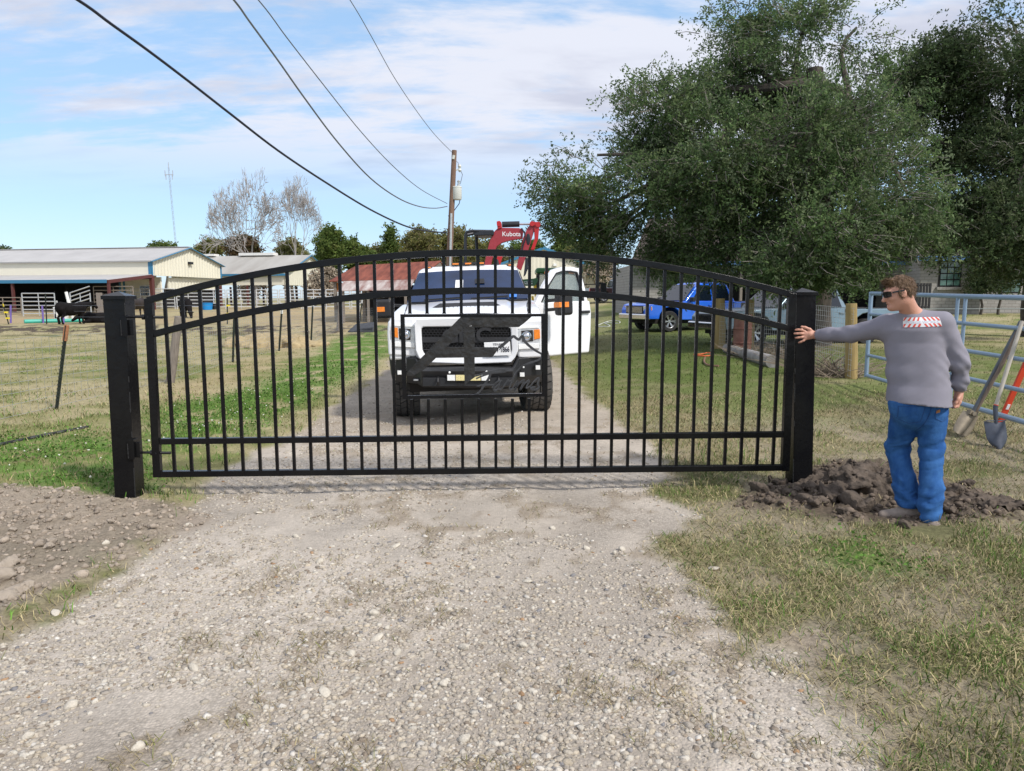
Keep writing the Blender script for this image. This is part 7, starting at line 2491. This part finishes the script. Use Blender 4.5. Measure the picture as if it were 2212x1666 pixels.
def overhead(label, pix, Xe, Ye, r, mat):
    """wire from the pole to a far attachment past the camera's left; plan is straight, height follows the photo"""
    p0 = P(*pix[-1], UY)
    sx_, sy_ = p0.x, UY
    pts = []
    for (u, v) in pix:
        d = ray(u, v)
        m = d.x / d.y
        # intersect X = m*Y with the plan line
        ex, ey = Xe - sx_, Ye - sy_
        t = (m * sy_ - sx_) / (ex - m * ey)
        Yq = sy_ + ey * t
        pts.append(P(u, v, Yq))
    a, b = pts[0], pts[1]
    e = a + (a - b) * 2.2
    e.z = a.z + (a.z - b.z) * 1.2
    pts = [e] + pts
    q = smooth_line([tuple(p) for p in pts], 6)
    o = MB().tube(q, r, 6).build('overhead_wire', mat)
    return tag(o, label, 'cable')
overhead('thick dark cable, lowest and leftmost of the overhead lines to the pole', [(168, 0), (240, 52), (318, 108), (400, 170), (500, 248), (600, 325), (700, 392), (800, 453), (880, 490), (930, 500), (965, 503)], -13, 4, .034, M_WIRE)
overhead('twisted grey service cable, second overhead line from the left', [(505, 0), (540, 48), (600, 130), (660, 215), (730, 308), (800, 385), (860, 428), (905, 446), (940, 450), (966, 446)], -8, 2, .024, M_WIRE2)
overhead('thin grey overhead wire running close beside the twisted cable', [(558, 0), (620, 82), (700, 185), (780, 285), (850, 360), (910, 410), (966, 440)], -7.5, 2, .015, M_WIRE2)
overhead('highest thin grey wire running to the very top of the pole', [(756, 0), (800, 75), (850, 165), (900, 240), (940, 292), (977, 330)], -6, 2, .013, M_WIRE2)
# radio tower
RY = 210.0
rb_, rt_ = P(384, 560, RY), P(374, 362, RY)
rt = thing('radio_tower', 'thin distant lattice radio tower with antennas on its top', 'tower', (rb_.x + .3, RY, 0))
H_ = rt_.z
mb = MB()
for k in range(3):
    a = k * 2.094
    mb.tube([(math.cos(a) * .3, math.sin(a) * .3, 0), (-1.45 + math.cos(a) * .2, math.sin(a) * .2, H_)], .035, 3)
for i in range(26):
    z = H_ * i / 26; z2 = H_ * (i + 1) / 26
    for k in range(3):
        a, b = k * 2.094, (k + 1) * 2.094
        mb.tube([(-1.45 * z / H_ + math.cos(a) * .28, math.sin(a) * .28, z), (-1.45 * z2 / H_ + math.cos(b) * .28, math.sin(b) * .28, z2)], .02, 3)
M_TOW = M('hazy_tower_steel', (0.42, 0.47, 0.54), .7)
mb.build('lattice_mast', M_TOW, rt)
for (dx, dz) in ((-1.1, -1.6), (1.1, -1.6), (-.9, -2.6), (.9, -2.6), (0, .6)):
    mb = MB(); mb.box((-1.45 + dx - .09, -.1, H_ + dz - .8), (-1.45 + dx + .09, .1, H_ + dz + .8)); mb.build('antenna', M_TOW, rt)
mb = MB(); mb.box((-2.7, -.08, H_ - 2.1), (-.2, .08, H_ - 1.9)); mb.build('cross_arm', M_TOW, rt)

# ================================================================== LEFT FENCE
M_TPOST = M('dark_green_t_post', (0.022, 0.030, 0.024), .75, 0, .3, 10)
M_RUSTT = M('rusty_steel', (0.36, 0.16, 0.08), .9, 0, .4, 14)
M_WHT = M('white_plastic', (.78, .78, .76), .5)
M_YELP = M('yellow_plastic', (.75, .60, .03), .5)
M_PURP = M('purple_paint', (.16, .11, .38), .6)
def tpost(label, ub, vb, ut, vt, Yv, cap=None, mat=None, group=None):
    a, b = P(ub, vb, Yv), P(ut, vt, Yv)
    a.z = min(a.z, hz(a.x, a.y) + .02)
    t = thing('fence_post', label, 'fence post', a, 0, group)
    d = b - a
    mb = MB()
    w = .02 + Yv * .0004
    mb.bar(-d.normalized() * .2, d, w * 2, .008, up=(0, 1, 0)); mb.bar(-d.normalized() * .2 + Vector((0, -.012, 0)), d + Vector((0, -.012, 0)), .008, w * 1.6, up=(0, 1, 0))
    L = d.length
    z = .15
    while z < L * .8:
        mb.box((d.x * z / L - .012, -.03, z - .012), (d.x * z / L + .012, -.01, z + .012)); z += .055 * max(1, Yv / 14)
    mb.build('t_bar', mat or M_TPOST, t, smooth=False)
    if cap:
        k = .82 if cap is M_RUSTT else .88
        mb = MB(); mb.bar(d * k, d * 1.004, w * 2 + .008, .034, up=(0, 1, 0)); mb.build('post_top', cap, t, smooth=False)
    return t
tpost('leaning dark t-post with a long rusty top, nearest post of the left fence', 122, 886, 144, 703, 10.2, M_RUSTT)
tpost('dark t-post hidden low behind the fourth gate picket', 503, 782, 506, 682, 17.8)
tpost('white tipped t-post leaning by the hay pile', 603, 757, 609, 667, 21.7, M_WHT)
tpost('white tipped t-post right of the hay pile', 672, 741, 676, 651, 25.3, M_WHT)
tpost('dark slanted t-post left of the truck mirror', 776, 706, 782, 648, 38, M_WHT)
tpost('white tipped dark t-post close beside the truck mirror', 806, 700, 809, 645, 41, M_WHT)
def wood_post(label, ub, vb, ut, vt, Yv, r, mat=M_OLDW, group=None):
    a, b = P(ub, vb, Yv), P(ut, vt, Yv)
    a.z = hz(a.x, a.y)
    d = b - a
    o = MB().tube([-d * .1, d * .3 + Vector((r * .15, 0, 0)), d * .7, d], [r * 1.1, r * 1.04, r, r * .93], 14).build('wooden_post', mat, None, loc=a)
    return tag(o, label, 'fence post', group)
wood_post('grey weathered wooden post leaning behind the second gate picket', 367, 828, 386, 684, 13.4, .075)
wood_post('grey wooden post in the left fence near the red shed', 731, 714, 735, 649, 35, .11)
wood_post('short grey wooden post in the left fence just behind the truck', 842, 700, 843, 645, 40, .11)
M_MESH = M('fence_wire', (0.42, 0.43, 0.43), .5, .5)
def wire_fence(label, path, hgt, hs, vstep, r, z0=.05):
    """woven wire along ground points (x, y)"""
    mb = MB()
    def at(s):
        for (a, b, s0, s1) in segs:
            if s <= s1 + 1e-6:
                t = (s - s0) / (s1 - s0); x, y = a[0] + (b[0] - a[0]) * t, a[1] + (b[1] - a[1]) * t
                return Vector((x, y, hz(x, y)))
    segs, s = [], 0
    for a, b in zip(path[:-1], path[1:]):
        L = math.hypot(b[0] - a[0], b[1] - a[1]); segs.append((a, b, s, s + L)); s += L
    n = max(2, int(s / 1.5))
    for h in np.linspace(z0, hgt, hs):
        mb.tube([at(s * i / n) + Vector((0, 0, h + .012 * math.sin(i * 1.7 + h * 9))) for i in range(n + 1)], r, 3, cap=False)
    k = 0.0
    while k < s:
        p = at(k)
        mb.tube([p + Vector((0, 0, z0)), p + Vector((.004 * math.sin(k * 7), 0, hgt))], r * .8, 3, cap=False)
        k += vstep
    o = mb.build('wire_fence', M_MESH, None, smooth=False)
    return tag(o, label, 'wire fence')
lf = [P(122, 886, 10.2), P(367, 828, 13.4), P(503, 782, 17.8), P(603, 757, 21.7), P(672, 741, 25.3), P(731, 714, 35), P(806, 700, 41)]
l0 = lf[0] + (lf[0] - lf[1]).normalized() * 5
wire_fence('woven field wire strung along the left pasture fence posts', [(l0.x, l0.y)] + [(p.x, p.y + .03) for p in lf], 1.05, 8, .16, .003)

# far electric fence
for k, (ub, vb, ut, vt, mt, lab) in enumerate(((20, 704, 6, 657, M_YELP, 'leaning t-post with yellow clips, farthest left of the far fence'), (101, 700, 98, 634, None, 'dark t-post standing before the dark barn stalls'), (130, 701, 122, 650, M_WHT, 'white tipped t-post with yellow clips right by the standing cow'), (490, 674, 491, 636, M_WHT, 'white tipped t-post before the corral right of the blue tub'))):
    t = tpost(lab, ub, vb, ut, vt, 44, mt)
    if mt is not None:
        for f in (.35, .62):
            q = (P(ut, vt, 44) - t.location) * f
            mb = MB(); mb.box((q.x - .02, -.1, q.z - .05), (q.x + .17, .02, q.z + .05)); mb.build('insulator', M_YELP, t)
for (ub, vb, ut, vt, lab) in ((94, 700, 91, 660, 'purple painted post left of the dark t-post by the barn'), (23, 697, 23, 659, 'purple painted post at the far left by the barn'), (137, 690, 136, 660, 'purple painted post partly behind the standing cow')):
    a, b = P(ub, vb, 46), P(ut, vt, 46); a.z = hz(a.x, 46)
    tag(MB().tube([Vector((0, 0, -.1)), b - a], .055, 8).build('painted_post', M_PURP, None, loc=a), lab, 'post')
mb = MB()
for h in (.45, .8, 1.15):
    pts = [P(u, 698, 44.1) for u in (-40, 20, 130, 210, 330, 490, 620, 760)]
    mb.tube([(p.x, p.y, hz(p.x, p.y) + h) for p in pts], .008, 4)
tag(mb.build('electric_fence', M_WIRE2), 'three thin electric fence strands in front of the cattle', 'wire fence')

# ------------------------------------------------------------------ corral panels
def corral_panel(label, u0, u1, vb, vt, Yv, rails, mat, group, tilt=0.0):
    a, b = P(u0, vb, Yv), P(u1, vb, Yv)
    h = (vb - vt) * Yv / F_
    z0 = hz((a.x + b.x) / 2, Yv)
    t = MB()
    w = b.x - a.x
    r = .045
    for x in (0, w):
        t.tube([(x, 0, 0), (x, 0, h)], r, 6)
    t.tube([(w * .5, 0, .05), (w * .5, 0, h)], r * .8, 6)
    for k in range(rails):
        z = h * (.12 + .88 * k / (rails - 1))
        t.tube([(0, 0, z), (w, 0, z + tilt)], r, 6)
    o = t.build('corral_panel', mat, None, loc=(a.x, Yv, z0))
    return tag(o, label, 'corral panel', group)
M_PIPEW = M('pale_pipe', (0.60, 0.61, 0.62), .5, .3, .1, 3)
M_PIPEB = M('brown_pipe', (0.20, 0.17, 0.14), .7, 0, .2, 3)
xs_ = [285, 330, 383, 437, 492, 555, 605, 655, 705, 760, 815, 850]
for k in range(len(xs_) - 1):
    corral_panel('pale tubular steel corral panel in the row before the barns', xs_[k], xs_[k + 1] - 4, 668 + 6 * (xs_[k] < 340), 627 + 4 * (xs_[k] < 340), 63, 6, M_PIPEW, 'pale corral panels')
corral_panel('tall grey livestock gate panel in front of the dark barn stalls', 51, 121, 684, 635, 54, 6, M_GALV, None)
corral_panel('grey pipe panel tilted beside the standing cow', 155, 198, 686, 638, 55, 6, M_GALV, None, .5)
corral_panel('tall dark pipe panel under the lean-to of the barn', 205, 290, 668, 612, 58, 7, M_PIPEB, None)
corral_panel('low grey pipe panel far left inside the barn', -30, 48, 684, 648, 56, 5, M_PIPEB, None)
# bits by the barn
mb = MB(); mb.lathe((0, 0, 0), (0, 0, 1), [(0, .0001), (0, .40), (.52, .46), (.55, .49), (.60, .49), (.60, .45), (.06, .38), (.06, .0001)], 24)
q = P(448, 669, 62); tag(mb.build('feed_tub', M('bright_blue_plastic', (.01, .24, .62), .4), None, loc=(q.x, 62, hz(q.x, 62))), 'bright blue plastic feed tub standing before the pale corral', 'tub')
q = P(461, 669, 62.6); mb = MB(); mb.lathe((0, 0, 0), (0, 0, 1), [(0, .0001), (0, .24), (.5, .28), (.5, .25), (.05, .22), (.05, .0001)], 20); tag(mb.build('bucket', M_BLKP, None, loc=(q.x + .15, 62.6, hz(q.x, 62.6))), 'black bucket right of the blue feed tub', 'bucket')
mb = MB(); a, b, c_ = P(53, 702, 45.5), P(110, 699, 46.5), P(180, 692, 47.5)
mb.tube([(p.x, p.y, hz(p.x, p.y) + .11) for p in (a, b, c_)], .14, 12); tag(mb.build('drain_pipe', M('teal_plastic_pipe', (.05, .38, .30), .45)), 'long teal plastic pipe lying in front of the cows', 'pipe')
q = P(140, 698, 49); mb = MB(); mb.lathe((0, 0, 0), (0, 0, 1), [(0, .0001), (0, .42), (.9, .46), (.95, .40), (.95, .0001)], 20); tag(mb.build('white_barrel', M_WHT, None, loc=(q.x - .2, 49, hz(q.x, 49))), 'white plastic barrel behind the standing black cow', 'barrel')
q = P(158, 690, 50); q.z = hz(q.x, 50)
o = MB().tube([(0, 0, 0), (-.35, 0, 1.95)], [.10, .10], 10).build('white_pole', M_WHT, None, loc=q); tag(o, 'white leaning plastic pole sticking up behind the standing cow', 'pole')
q = P(218, 690, 50); q.z = hz(q.x, 50)
tag(MB().box((-.18, -.08, 0), (.18, .08, 1.9)).build('grey_board', M_OLDW, None, loc=q), 'upright pale board left of the hinge post near the barn', 'board')
# hay heap and black debris
def hay(label, u, v, Yv, rx, ry, h, mat):
    q = P(u, v, Yv); c = np.array([q.x, Yv, hz(q.x, Yv)])
    def f(p):
        return (np.linalg.norm((p - c) / [rx, ry, h], axis=1) - 1) * h * .8 + (fbm(p[:, 0] * 3, p[:, 1] * 3, p[:, 2] * 3, 3) - .5) * .30
    V, Fq = surfnet(f, c - [rx * 1.3, ry * 1.3, .2], c + [rx * 1.3, ry * 1.3, h * 1.7], .055)
    return tag(np_mesh('hay_pile', V, Fq, mat), label, 'hay pile')
hay('low tan heap of loose hay behind the gate pickets', 590, 750, 24, 1.6, 1.1, .38, M('hay', (.38, .30, .17), .95, 0, .25, 9, bump=.8, bs=40))
q = P(781, 722, 34); mb = MB()
for i in range(7):
    mb.bar((-.5 + i * .02, -.4 + i * .12, .02 + i * .03), (.6, -.4 + i * .12, .10 + .12 * math.sin(i)), .06, .05)
mb.prism([(-.55, -.45, .0), (.65, -.45, .0), (.55, .45, .42), (-.35, .45, .32)], (0, 0, .05))
tag(mb.build('scrap_crate', M('dark_scrap', (.05, .055, .065), .8, 0, .3, 8), None, loc=(q.x, 34, hz(q.x, 34)), smooth=False), 'broken dark crate lying in the grass left of the truck', 'crate')
# corrugated black pipe on the left edge
M_PIPK = ribbed('black_corrugated_pipe', (.035, .036, .04), 0, .05, .6, .6)
pts = [G(-60, 985), G(0, 963), G(60, 950), G(120, 938), G(190, 925)]
tag(MB().tube([p + Vector((0, 0, .012)) for p in pts], .019, 10).build('black_pipe', M_PIPK), 'thin black corrugated pipe lying in the grass at the left edge', 'pipe')

# ================================================================== CATTLE
M_COW = M('black_hide', (0.008, 0.007, 0.0075), .8, 0, .4, 5, bump=.2, bs=30, spec=.15)
def cow(label, pos, rz, pose='stand', s=1.0, dark=M_COW):
    """nose along local -Y, hooves at z = 0"""
    def f(p):
        p = p / s
        if pose == 'lie':
            p = p + np.array([0, 0, .62])
        d = rc(p, (0, -.55, 1.0), (0, .55, 1.02), .33, .34)                      # barrel
        d = smin(d, ell(p, (0, .05, .86), (.36, .60, .34)), .12)                # belly
        d = smin(d, ell(p, (0, -.62, 1.0), (.27, .30, .40)), .12)               # shoulder and chest
        d = smin(d, ell(p, (0, .68, 1.06), (.29, .30, .34)), .12)               # rump
        if pose == 'graze':
            hd = np.array([0, -1.35, .32]); nk = np.array([0, -.80, 1.05])
        else:
            hd = np.array([0, -1.42, 1.28]) if pose == 'stand' else np.array([0, -1.35, 1.05]); nk = np.array([0, -.72, 1.14])
        d = smin(d, rc(p, nk, hd, .24, .13), .12)
        fwd = np.array([0, -.30, -.24]) if pose != 'graze' else np.array([0, -.16, -.30])
        d = smin(d, rc(p, hd, hd + fwd, .14, .085), .05)
        for sx_ in (-1, 1):
            d = smin(d, rc(p, hd + np.array([sx_ * .10, .05, .06]), hd + np.array([sx_ * .26, .09, .06]), .045, .03), .03)    # ear
            if pose != 'lie':
                d = smin(d, rc(p, (sx_ * .17, -.60, .80), (sx_ * .17, -.60, .42), .115, .068), .07)
                d = smin(d, rc(p, (sx_ * .17, -.60, .42), (sx_ * .17, -.62, .07), .062, .05), .03)
                d = smin(d, rc(p, (sx_ * .17, -.62, .07), (sx_ * .17, -.66, .045), .06, .062), .02)
                d = smin(d, rc(p, (sx_ * .19, .70, .95), (sx_ * .19, .58, .60), .18, .10), .08)
                d = smin(d, rc(p, (sx_ * .19, .58, .60), (sx_ * .19, .78, .40), .09, .058), .04)
                d = smin(d, rc(p, (sx_ * .19, .78, .40), (sx_ * .19, .72, .07), .056, .048), .03)
                d = smin(d, rc(p, (sx_ * .19, .72, .07), (sx_ * .19, .68, .045), .058, .06), .02)
            else:
                d = smin(d, rc(p, (sx_ * .26, -.65, .76), (sx_ * .34, -1.0, .72), .12, .08), .08)
                d = smin(d, rc(p, (sx_ * .32, .55, .80), (sx_ * .42, .15, .74), .17, .08), .08)
        if pose == 'stand': d = smin(d, ell(p, (0, .42, .62), (.13, .16, .12)), .05)
        d = smin(d, rc(p, (0, .95, 1.22), (0, 1.02, .62), .035, .022), .03)
        d = smin(d, rc(p, (0, 1.02, .62), (0, 1.02, .42), .04, .05), .03)
        if pose == 'lie': d = np.maximum(d, .62 - p[:, 2])
        return d * s
    V, Fq = surfnet(f, (-.75 * s, -2.0 * s, -.08), (.75 * s, 1.3 * s, 1.65 * s), .035 * s)
    o = np_mesh('cow', V, Fq, dark, None, True, loc=pos)
    o.rotation_euler = (0, 0, rz)
    return tag(o, label, 'cow')
def gpos(u, v, Yv):
    q = P(u, v, Yv); return (q.x, Yv, hz(q.x, Yv))
cow('black cow standing in the pasture before the white barrel', gpos(156, 699, 44.3), R(155), 'stand', .98)
cow('black cow lying in the grass just left of the hinge post', gpos(216, 697, 46.5), R(-62), 'lie', .92)
cow('dark brown cow seen from behind beside the hinge post top', gpos(297, 684, 54), R(172), 'graze', 1.0, M('dark_brown_hide', (.022, .014, .011), .6, 0, .4, 5))
cow('black cow grazing with its head down left of the blue tub', gpos(402, 684, 53), R(38), 'graze', 1.0)

# ================================================================== RIGHT SIDE: FENCE, LIVESTOCK GATE, TOOLS
M_POSTY = M('treated_pine_post', (0.33, 0.24, 0.10), .9, 0, .25, 4, stretch=(7, 7, .6), bump=.5, bs=30)
wood_post('stout treated pine corner post near the white door with wire mesh', 1552, 757, 1554, 645, 19.2, .155, M_POSTY)
wood_post('thinner yellowish pine post right of the corner post', 1620, 748, 1622, 647, 19.6, .10, M_POSTY)
wood_post('treated pine post just left of the man with wire mesh around it', 1837, 826, 1839, 656, 12.2, .095, M_POSTY)
f0, f1, f2 = P(1553, 757, 19.0), P(1837, 826, 12.0), P(1700, 780, 15.3)
wire_fence('square wire mesh yard fence between the pine posts', [(f0.x, f0.y), (f2.x, f2.y), (f1.x, f1.y)], 1.22, 13, .10, .0034)
# log on the ground
a, b = G(1570, 762), G(1668, 795)
ax = (b - a)
tag(MB().tube([a + Vector((0, 0, .10)), a + ax * .45 + Vector((0, 0, .11)), a + ax * .46 + Vector((0, 0, .11)), b + Vector((0, 0, .12))], [.12, .115, .125, .13], 12).build('log', M('grey_log', (.27, .26, .25), .9, 0, .4, 3, bump=.5, bs=20)), 'pale grey log lying along the foot of the wire mesh fence', 'log')
# orange strap and the garden hose on the lawn
M_ORG = M('orange_strap', (.62, .13, .04), .7)
mb = MB(); mb.tube(smooth_line([tuple(G(u, v) + Vector((0, 0, .03))) for u, v in ((1498, 769), (1515, 768), (1530, 765), (1540, 770), (1522, 772), (1505, 771))], 4), .018, 6)
tag(mb.build('orange_cord', M_ORG), 'orange cord coiled on the grass left of the grey log', 'cord')
mb = MB(); mb.tube(smooth_line([tuple(G(u, v) + Vector((0, 0, .02))) for u, v in ((1289, 705), (1315, 695), (1337, 695), (1335, 700), (1305, 698), (1318, 706), (1290, 707))], 4), .022, 6)
tag(mb.build('garden_hose', M('pale_hose', (.55, .56, .50), .6)), 'pale garden hose looped on the lawn right of the open door', 'hose')
mb = MB(); mb.tube(smooth_line([tuple(G(u, v) + Vector((0, 0, .03))) for u, v in ((1523, 775), (1521, 785), (1530, 792), (1552, 794))], 4), .02, 6)
tag(mb.build('brown_hose', M('brown_hose', (.22, .12, .08), .7)), 'short curved brown hose left of the grey log end', 'hose')
# rusty sheet and brush behind the mesh
ry = 17.2
r0_, r1_ = P(1582, 770, ry), P(1622, 770, ry)
t = MB(); t.lathe((0, 0, 0), (0, 0, 1), [(0, .0001), (0, .21), (.28, .215), (.29, .225), (.32, .225), (.33, .215), (.62, .215), (.63, .225), (.66, .225), (.67, .215), (.98, .21), (.98, .19), (.94, .185), (.94, .0001)], 28)
tag(t.build('rusty_drum', M('rusty_drum_paint', (.10, .030, .022), .85, 0, .5, 4, col2=(.22, .12, .09)), None, loc=((r0_.x + r1_.x) / 2, ry, hz(r0_.x, ry) - .02)), 'rusty red steel drum with flaking paint behind the wire mesh', 'drum')
M_BRUSH2 = M('cut_brush', (0.20, 0.16, 0.12), 0.95, 0, .35, 3)
def brush(label, u, v, Yv, n, w, h):
    q = P(u, v, Yv); mb = MB(); rs = np.random.default_rng(int(u))
    for i in range(n):
        x = rs.uniform(-w, w); y = rs.uniform(-.4, .4)
        e = np.array([x + rs.normal() * .5, y + rs.normal() * .3, h * rs.uniform(.2, 1)])
        m_ = np.array([x, y, 0]) * .5 + e * .5 + rs.normal(size=3) * .06
        mb.tube([(x, y, 0), tuple(m_), tuple(e)], [.009, .007, .004], 3, cap=False)
    return tag(mb.build('brush_pile', M_BRUSH2, None, smooth=False, loc=(q.x, Yv, hz(q.x, Yv))), label, 'brush pile')
brush('heap of brown cut brush behind the wire mesh left of the latch post', 1675, 790, 16.2, 200, .75, .40)
brush('dry grey weeds tangled in the mesh right of the latch post', 1795, 825, 12.6, 170, .35, .42)
# pipe livestock gate
M_PIPE = M('blue_grey_pipe', (0.24, 0.33, 0.44), .38, .2, .08, 4)
ga, gb2 = P(1871, 811, 11.3), P(2212, 913, 7.45)
gz0a, gz0b = P(1871, 811, 11.3).z, P(2212, 913, 7.45).z
ge = gb2 + (gb2 - ga) * .45
pg = thing('livestock_gate', 'blue grey tubular pipe livestock gate running along the right verge', 'gate', (ga.x, ga.y, 0))
dv = Vector((ge.x - ga.x, ge.y - ga.y, 0))
topz = lambda t: P(1871, 634, 11.3).z * (1 - t) + (P(2212, 645, 7.45).z) * t
botz = lambda t: gz0a * (1 - t) + gz0b * t
def gpt(t, h):
    tt = min(t / .69, 1.3)
    return dv * t + Vector((0, 0, botz(tt) + (topz(tt) - botz(tt)) * h))
for k in range(5):
    h = k / 4
    mb = MB(); mb.tube([gpt(0, h), gpt(.5, h), gpt(1, h)], .030 if k in (0, 4) else .025, 10); mb.build('rail', M_PIPE, pg)
mb = MB(); mb.tube([gpt(0, -.02), gpt(0, 1.02)], .032, 10); mb.build('end_post', M_PIPE, pg)
t1 = .44
for tq in (.435, .465, .99):
    mb = MB(); mb.tube([gpt(tq, 0), gpt(tq, 1.0)], .022, 8); mb.build('upright', M_PIPE, pg)
tq = .14
hp_ = P(1938, 820, 12.5)
tag(MB().tube([(0, 0, 0), (.0, 0, 1.45)], .03, 8).build('white_post', M_WHT, None, loc=(hp_.x + .06, 12.5, hz(hp_.x, 12.5))), 'white pipe post right behind the shoulder of the man', 'post')
mb = MB()
for (v0, v1) in ((667, 667), (697, 706)):
    mb.tube([P(1990, v0, 16), P(2240, v1, 14)], .010, 4)
tag(mb.build('strand_fence', M_PGREY), 'two pale fence strands crossing the lawn before the house', 'wire fence')
# tools
M_HAND = M('grey_fibreglass_handle', (.10, .115, .135), .5, 0, .15, 8)
M_WOODH = M('worn_wood_handle', (.19, .145, .115), .8, 0, .3, 6, stretch=(5, 5, .5))
M_WHH = M('white_ash_handle', (.46, .42, .36), .6, 0, .12, 6, stretch=(5, 5, .5))
M_BLADE2 = M('dirty_steel_blade', (.17, .145, .11), .6, .3, .4, 9, col2=(.32, .27, .20))
M_BLADE3 = M('blue_grey_blade', (.075, .085, .11), .45, .5, .3, 9)
M_LEVEL = M('orange_red_level', (.72, .07, .03), .4, 0, .06, 6)
def frame2(origin, down, face):
    z = Vector(down).normalized(); x = z.cross(Vector(face)).normalized(); y = x.cross(z)
    return Matrix(((x.x, y.x, z.x, origin[0]), (x.y, y.y, z.y, origin[1]), (x.z, y.z, z.z, origin[2]), (0, 0, 0, 1)))
def blade(w, L, curve, tip, t=.006, n=9, m=8):
    """scoop blade pointing along +z from the socket, hollow facing -y; tip: 0 square .. 1 pointed"""
    vs, fs = [], []
    for j in range(m + 1):
        f = j / m
        ww = w * (1 if f < .45 else 1 - tip * ((f - .45) / .55) ** 2.2)
        for i in range(n + 1):
            a = -1 + 2 * i / n
            vs.append((a * ww, curve * (a * a) * -1 + .02 * f, L * f + (0.0 if tip < .2 else .02 * (1 - a * a))))
    k = len(vs)
    vs2 = [(x, y + t, z) for x, y, z in vs]
    for j in range(m):
        for i in range(n):
            a = j * (n + 1) + i
            fs += [(a, a + 1, a + n + 2, a + n + 1), (k + a, k + a + n + 1, k + a + n + 2, k + a + 1)]
    edge = [i for i in range(n)]
    for i in range(n):
        fs.append((i, k + i, k + i + 1, i + 1)); b0 = m * (n + 1) + i; fs.append((b0, b0 + 1, k + b0 + 1, k + b0))
    for j in range(m):
        a = j * (n + 1); fs.append((a, a + n + 1, k + a + n + 1, k + a)); a += n; fs.append((a, k + a, k + a + n + 1, a + n + 1))
    return vs + vs2, fs
# post-hole digger
top_ = P(2206, 694, 7.75); piv = P(2100, 893, 7.9); tipp = P(2072, 945, 7.85)
dg_ = thing('post_hole_digger', 'muddy two-bladed post hole digger leaning on the pipe gate', 'digging tool', piv)
for (tt, dx, mt) in ((top_, 0.0, M_HAND), (top_ + Vector((-.05, -.10, .0)), .03, M_WOODH)):
    e = tt - piv
    mb = MB(); mb.tube([Vector((dx, 0, 0)), e * .5 + Vector((dx, 0, 0)), e], [.019, .021, .022], 10); mb.build('handle', mt, dg_)
dn = (tipp - piv).normalized()
for (off, tilt) in ((Vector((-.075, -.03, 0)), Vector((-.18, -.05, 0))), (Vector((.06, .04, 0)), Vector((.10, .05, 0)))):
    mb = MB(); d2 = (dn + tilt).normalized()
    mb.T = frame2(off * .3, d2, (-.3, -1, .15))
    mb.add(*blade(.072, .27, .035, .35)); mb.build('blade', M_BLADE2, dg_)
mb = MB(); mb.bar((-.05, -.01, .02), (.06, .02, -.01), .05, .05); mb.cyl((0, -.05, 0), (0, .06, 0), .025); mb.build('pivot', M_BLADE2, dg_)
# round shovel
top_ = P(2208, 694, 7.5); soc = P(2150, 880, 7.42); tip_ = P(2152, 978, 7.36); tip_.z = .02
shv = thing('shovel', 'round point shovel with white handle standing blade down by the pipe gate', 'shovel', soc)
e = top_ - soc
mb = MB(); mb.tube([Vector((0, 0, 0)) - e * .02, e * .5, e], [.019, .021, .020], 12); hd2 = mb.build('handle', M_WHH, shv)
mb = MB(); mb.tube([e * .005, e * .03], .0225, 12); mb.build('red_band', M_LEVEL, hd2)
d = (tip_ - soc)
mb = MB(); mb.tube([e * .02, Vector((0, 0, 0)), d * .38], [.024, .024, .018], 12); mb.build('socket', M_BLADE3, shv)
mb = MB(); mb.T = frame2(d * .32, d + Vector((0, -.06, 0)), (-.1, -1, .2)); mb.add(*blade(.105, d.length * .70, .030, .85)); mb.build('blade', M_BLADE3, shv)
mb = MB(); mb.T = frame2(d * .32, d + Vector((0, -.06, 0)), (-.1, -1, .2)); mb.box((-.10, -.004, -.004), (.10, .012, .006)); mb.build('foot_step', M_BLADE3, shv)
# spirit level
bl, tl_ = P(2152, 932, 7.95), P(2216, 786, 7.7)
tl2 = bl + (tl_ - bl) * 1.25
lv = thing('spirit_level', 'long orange red spirit level leaning behind the white handled shovel', 'level', bl)
e = tl2 - bl
mb = MB(); mb.bar((0, 0, 0), e, .062, .026, up=(0, -1, 0)); mb.build('level_body', M_LEVEL, lv, bevel=.003)
for f in (.30, .80):
    mb = MB(); c = e * f; mb.bar(c - e * .03 + Vector((0, -.016, 0)), c + e * .03 + Vector((0, -.016, 0)), .030, .006, up=(0, -1, 0)); mb.build('vial_window', M_PLATE, lv)
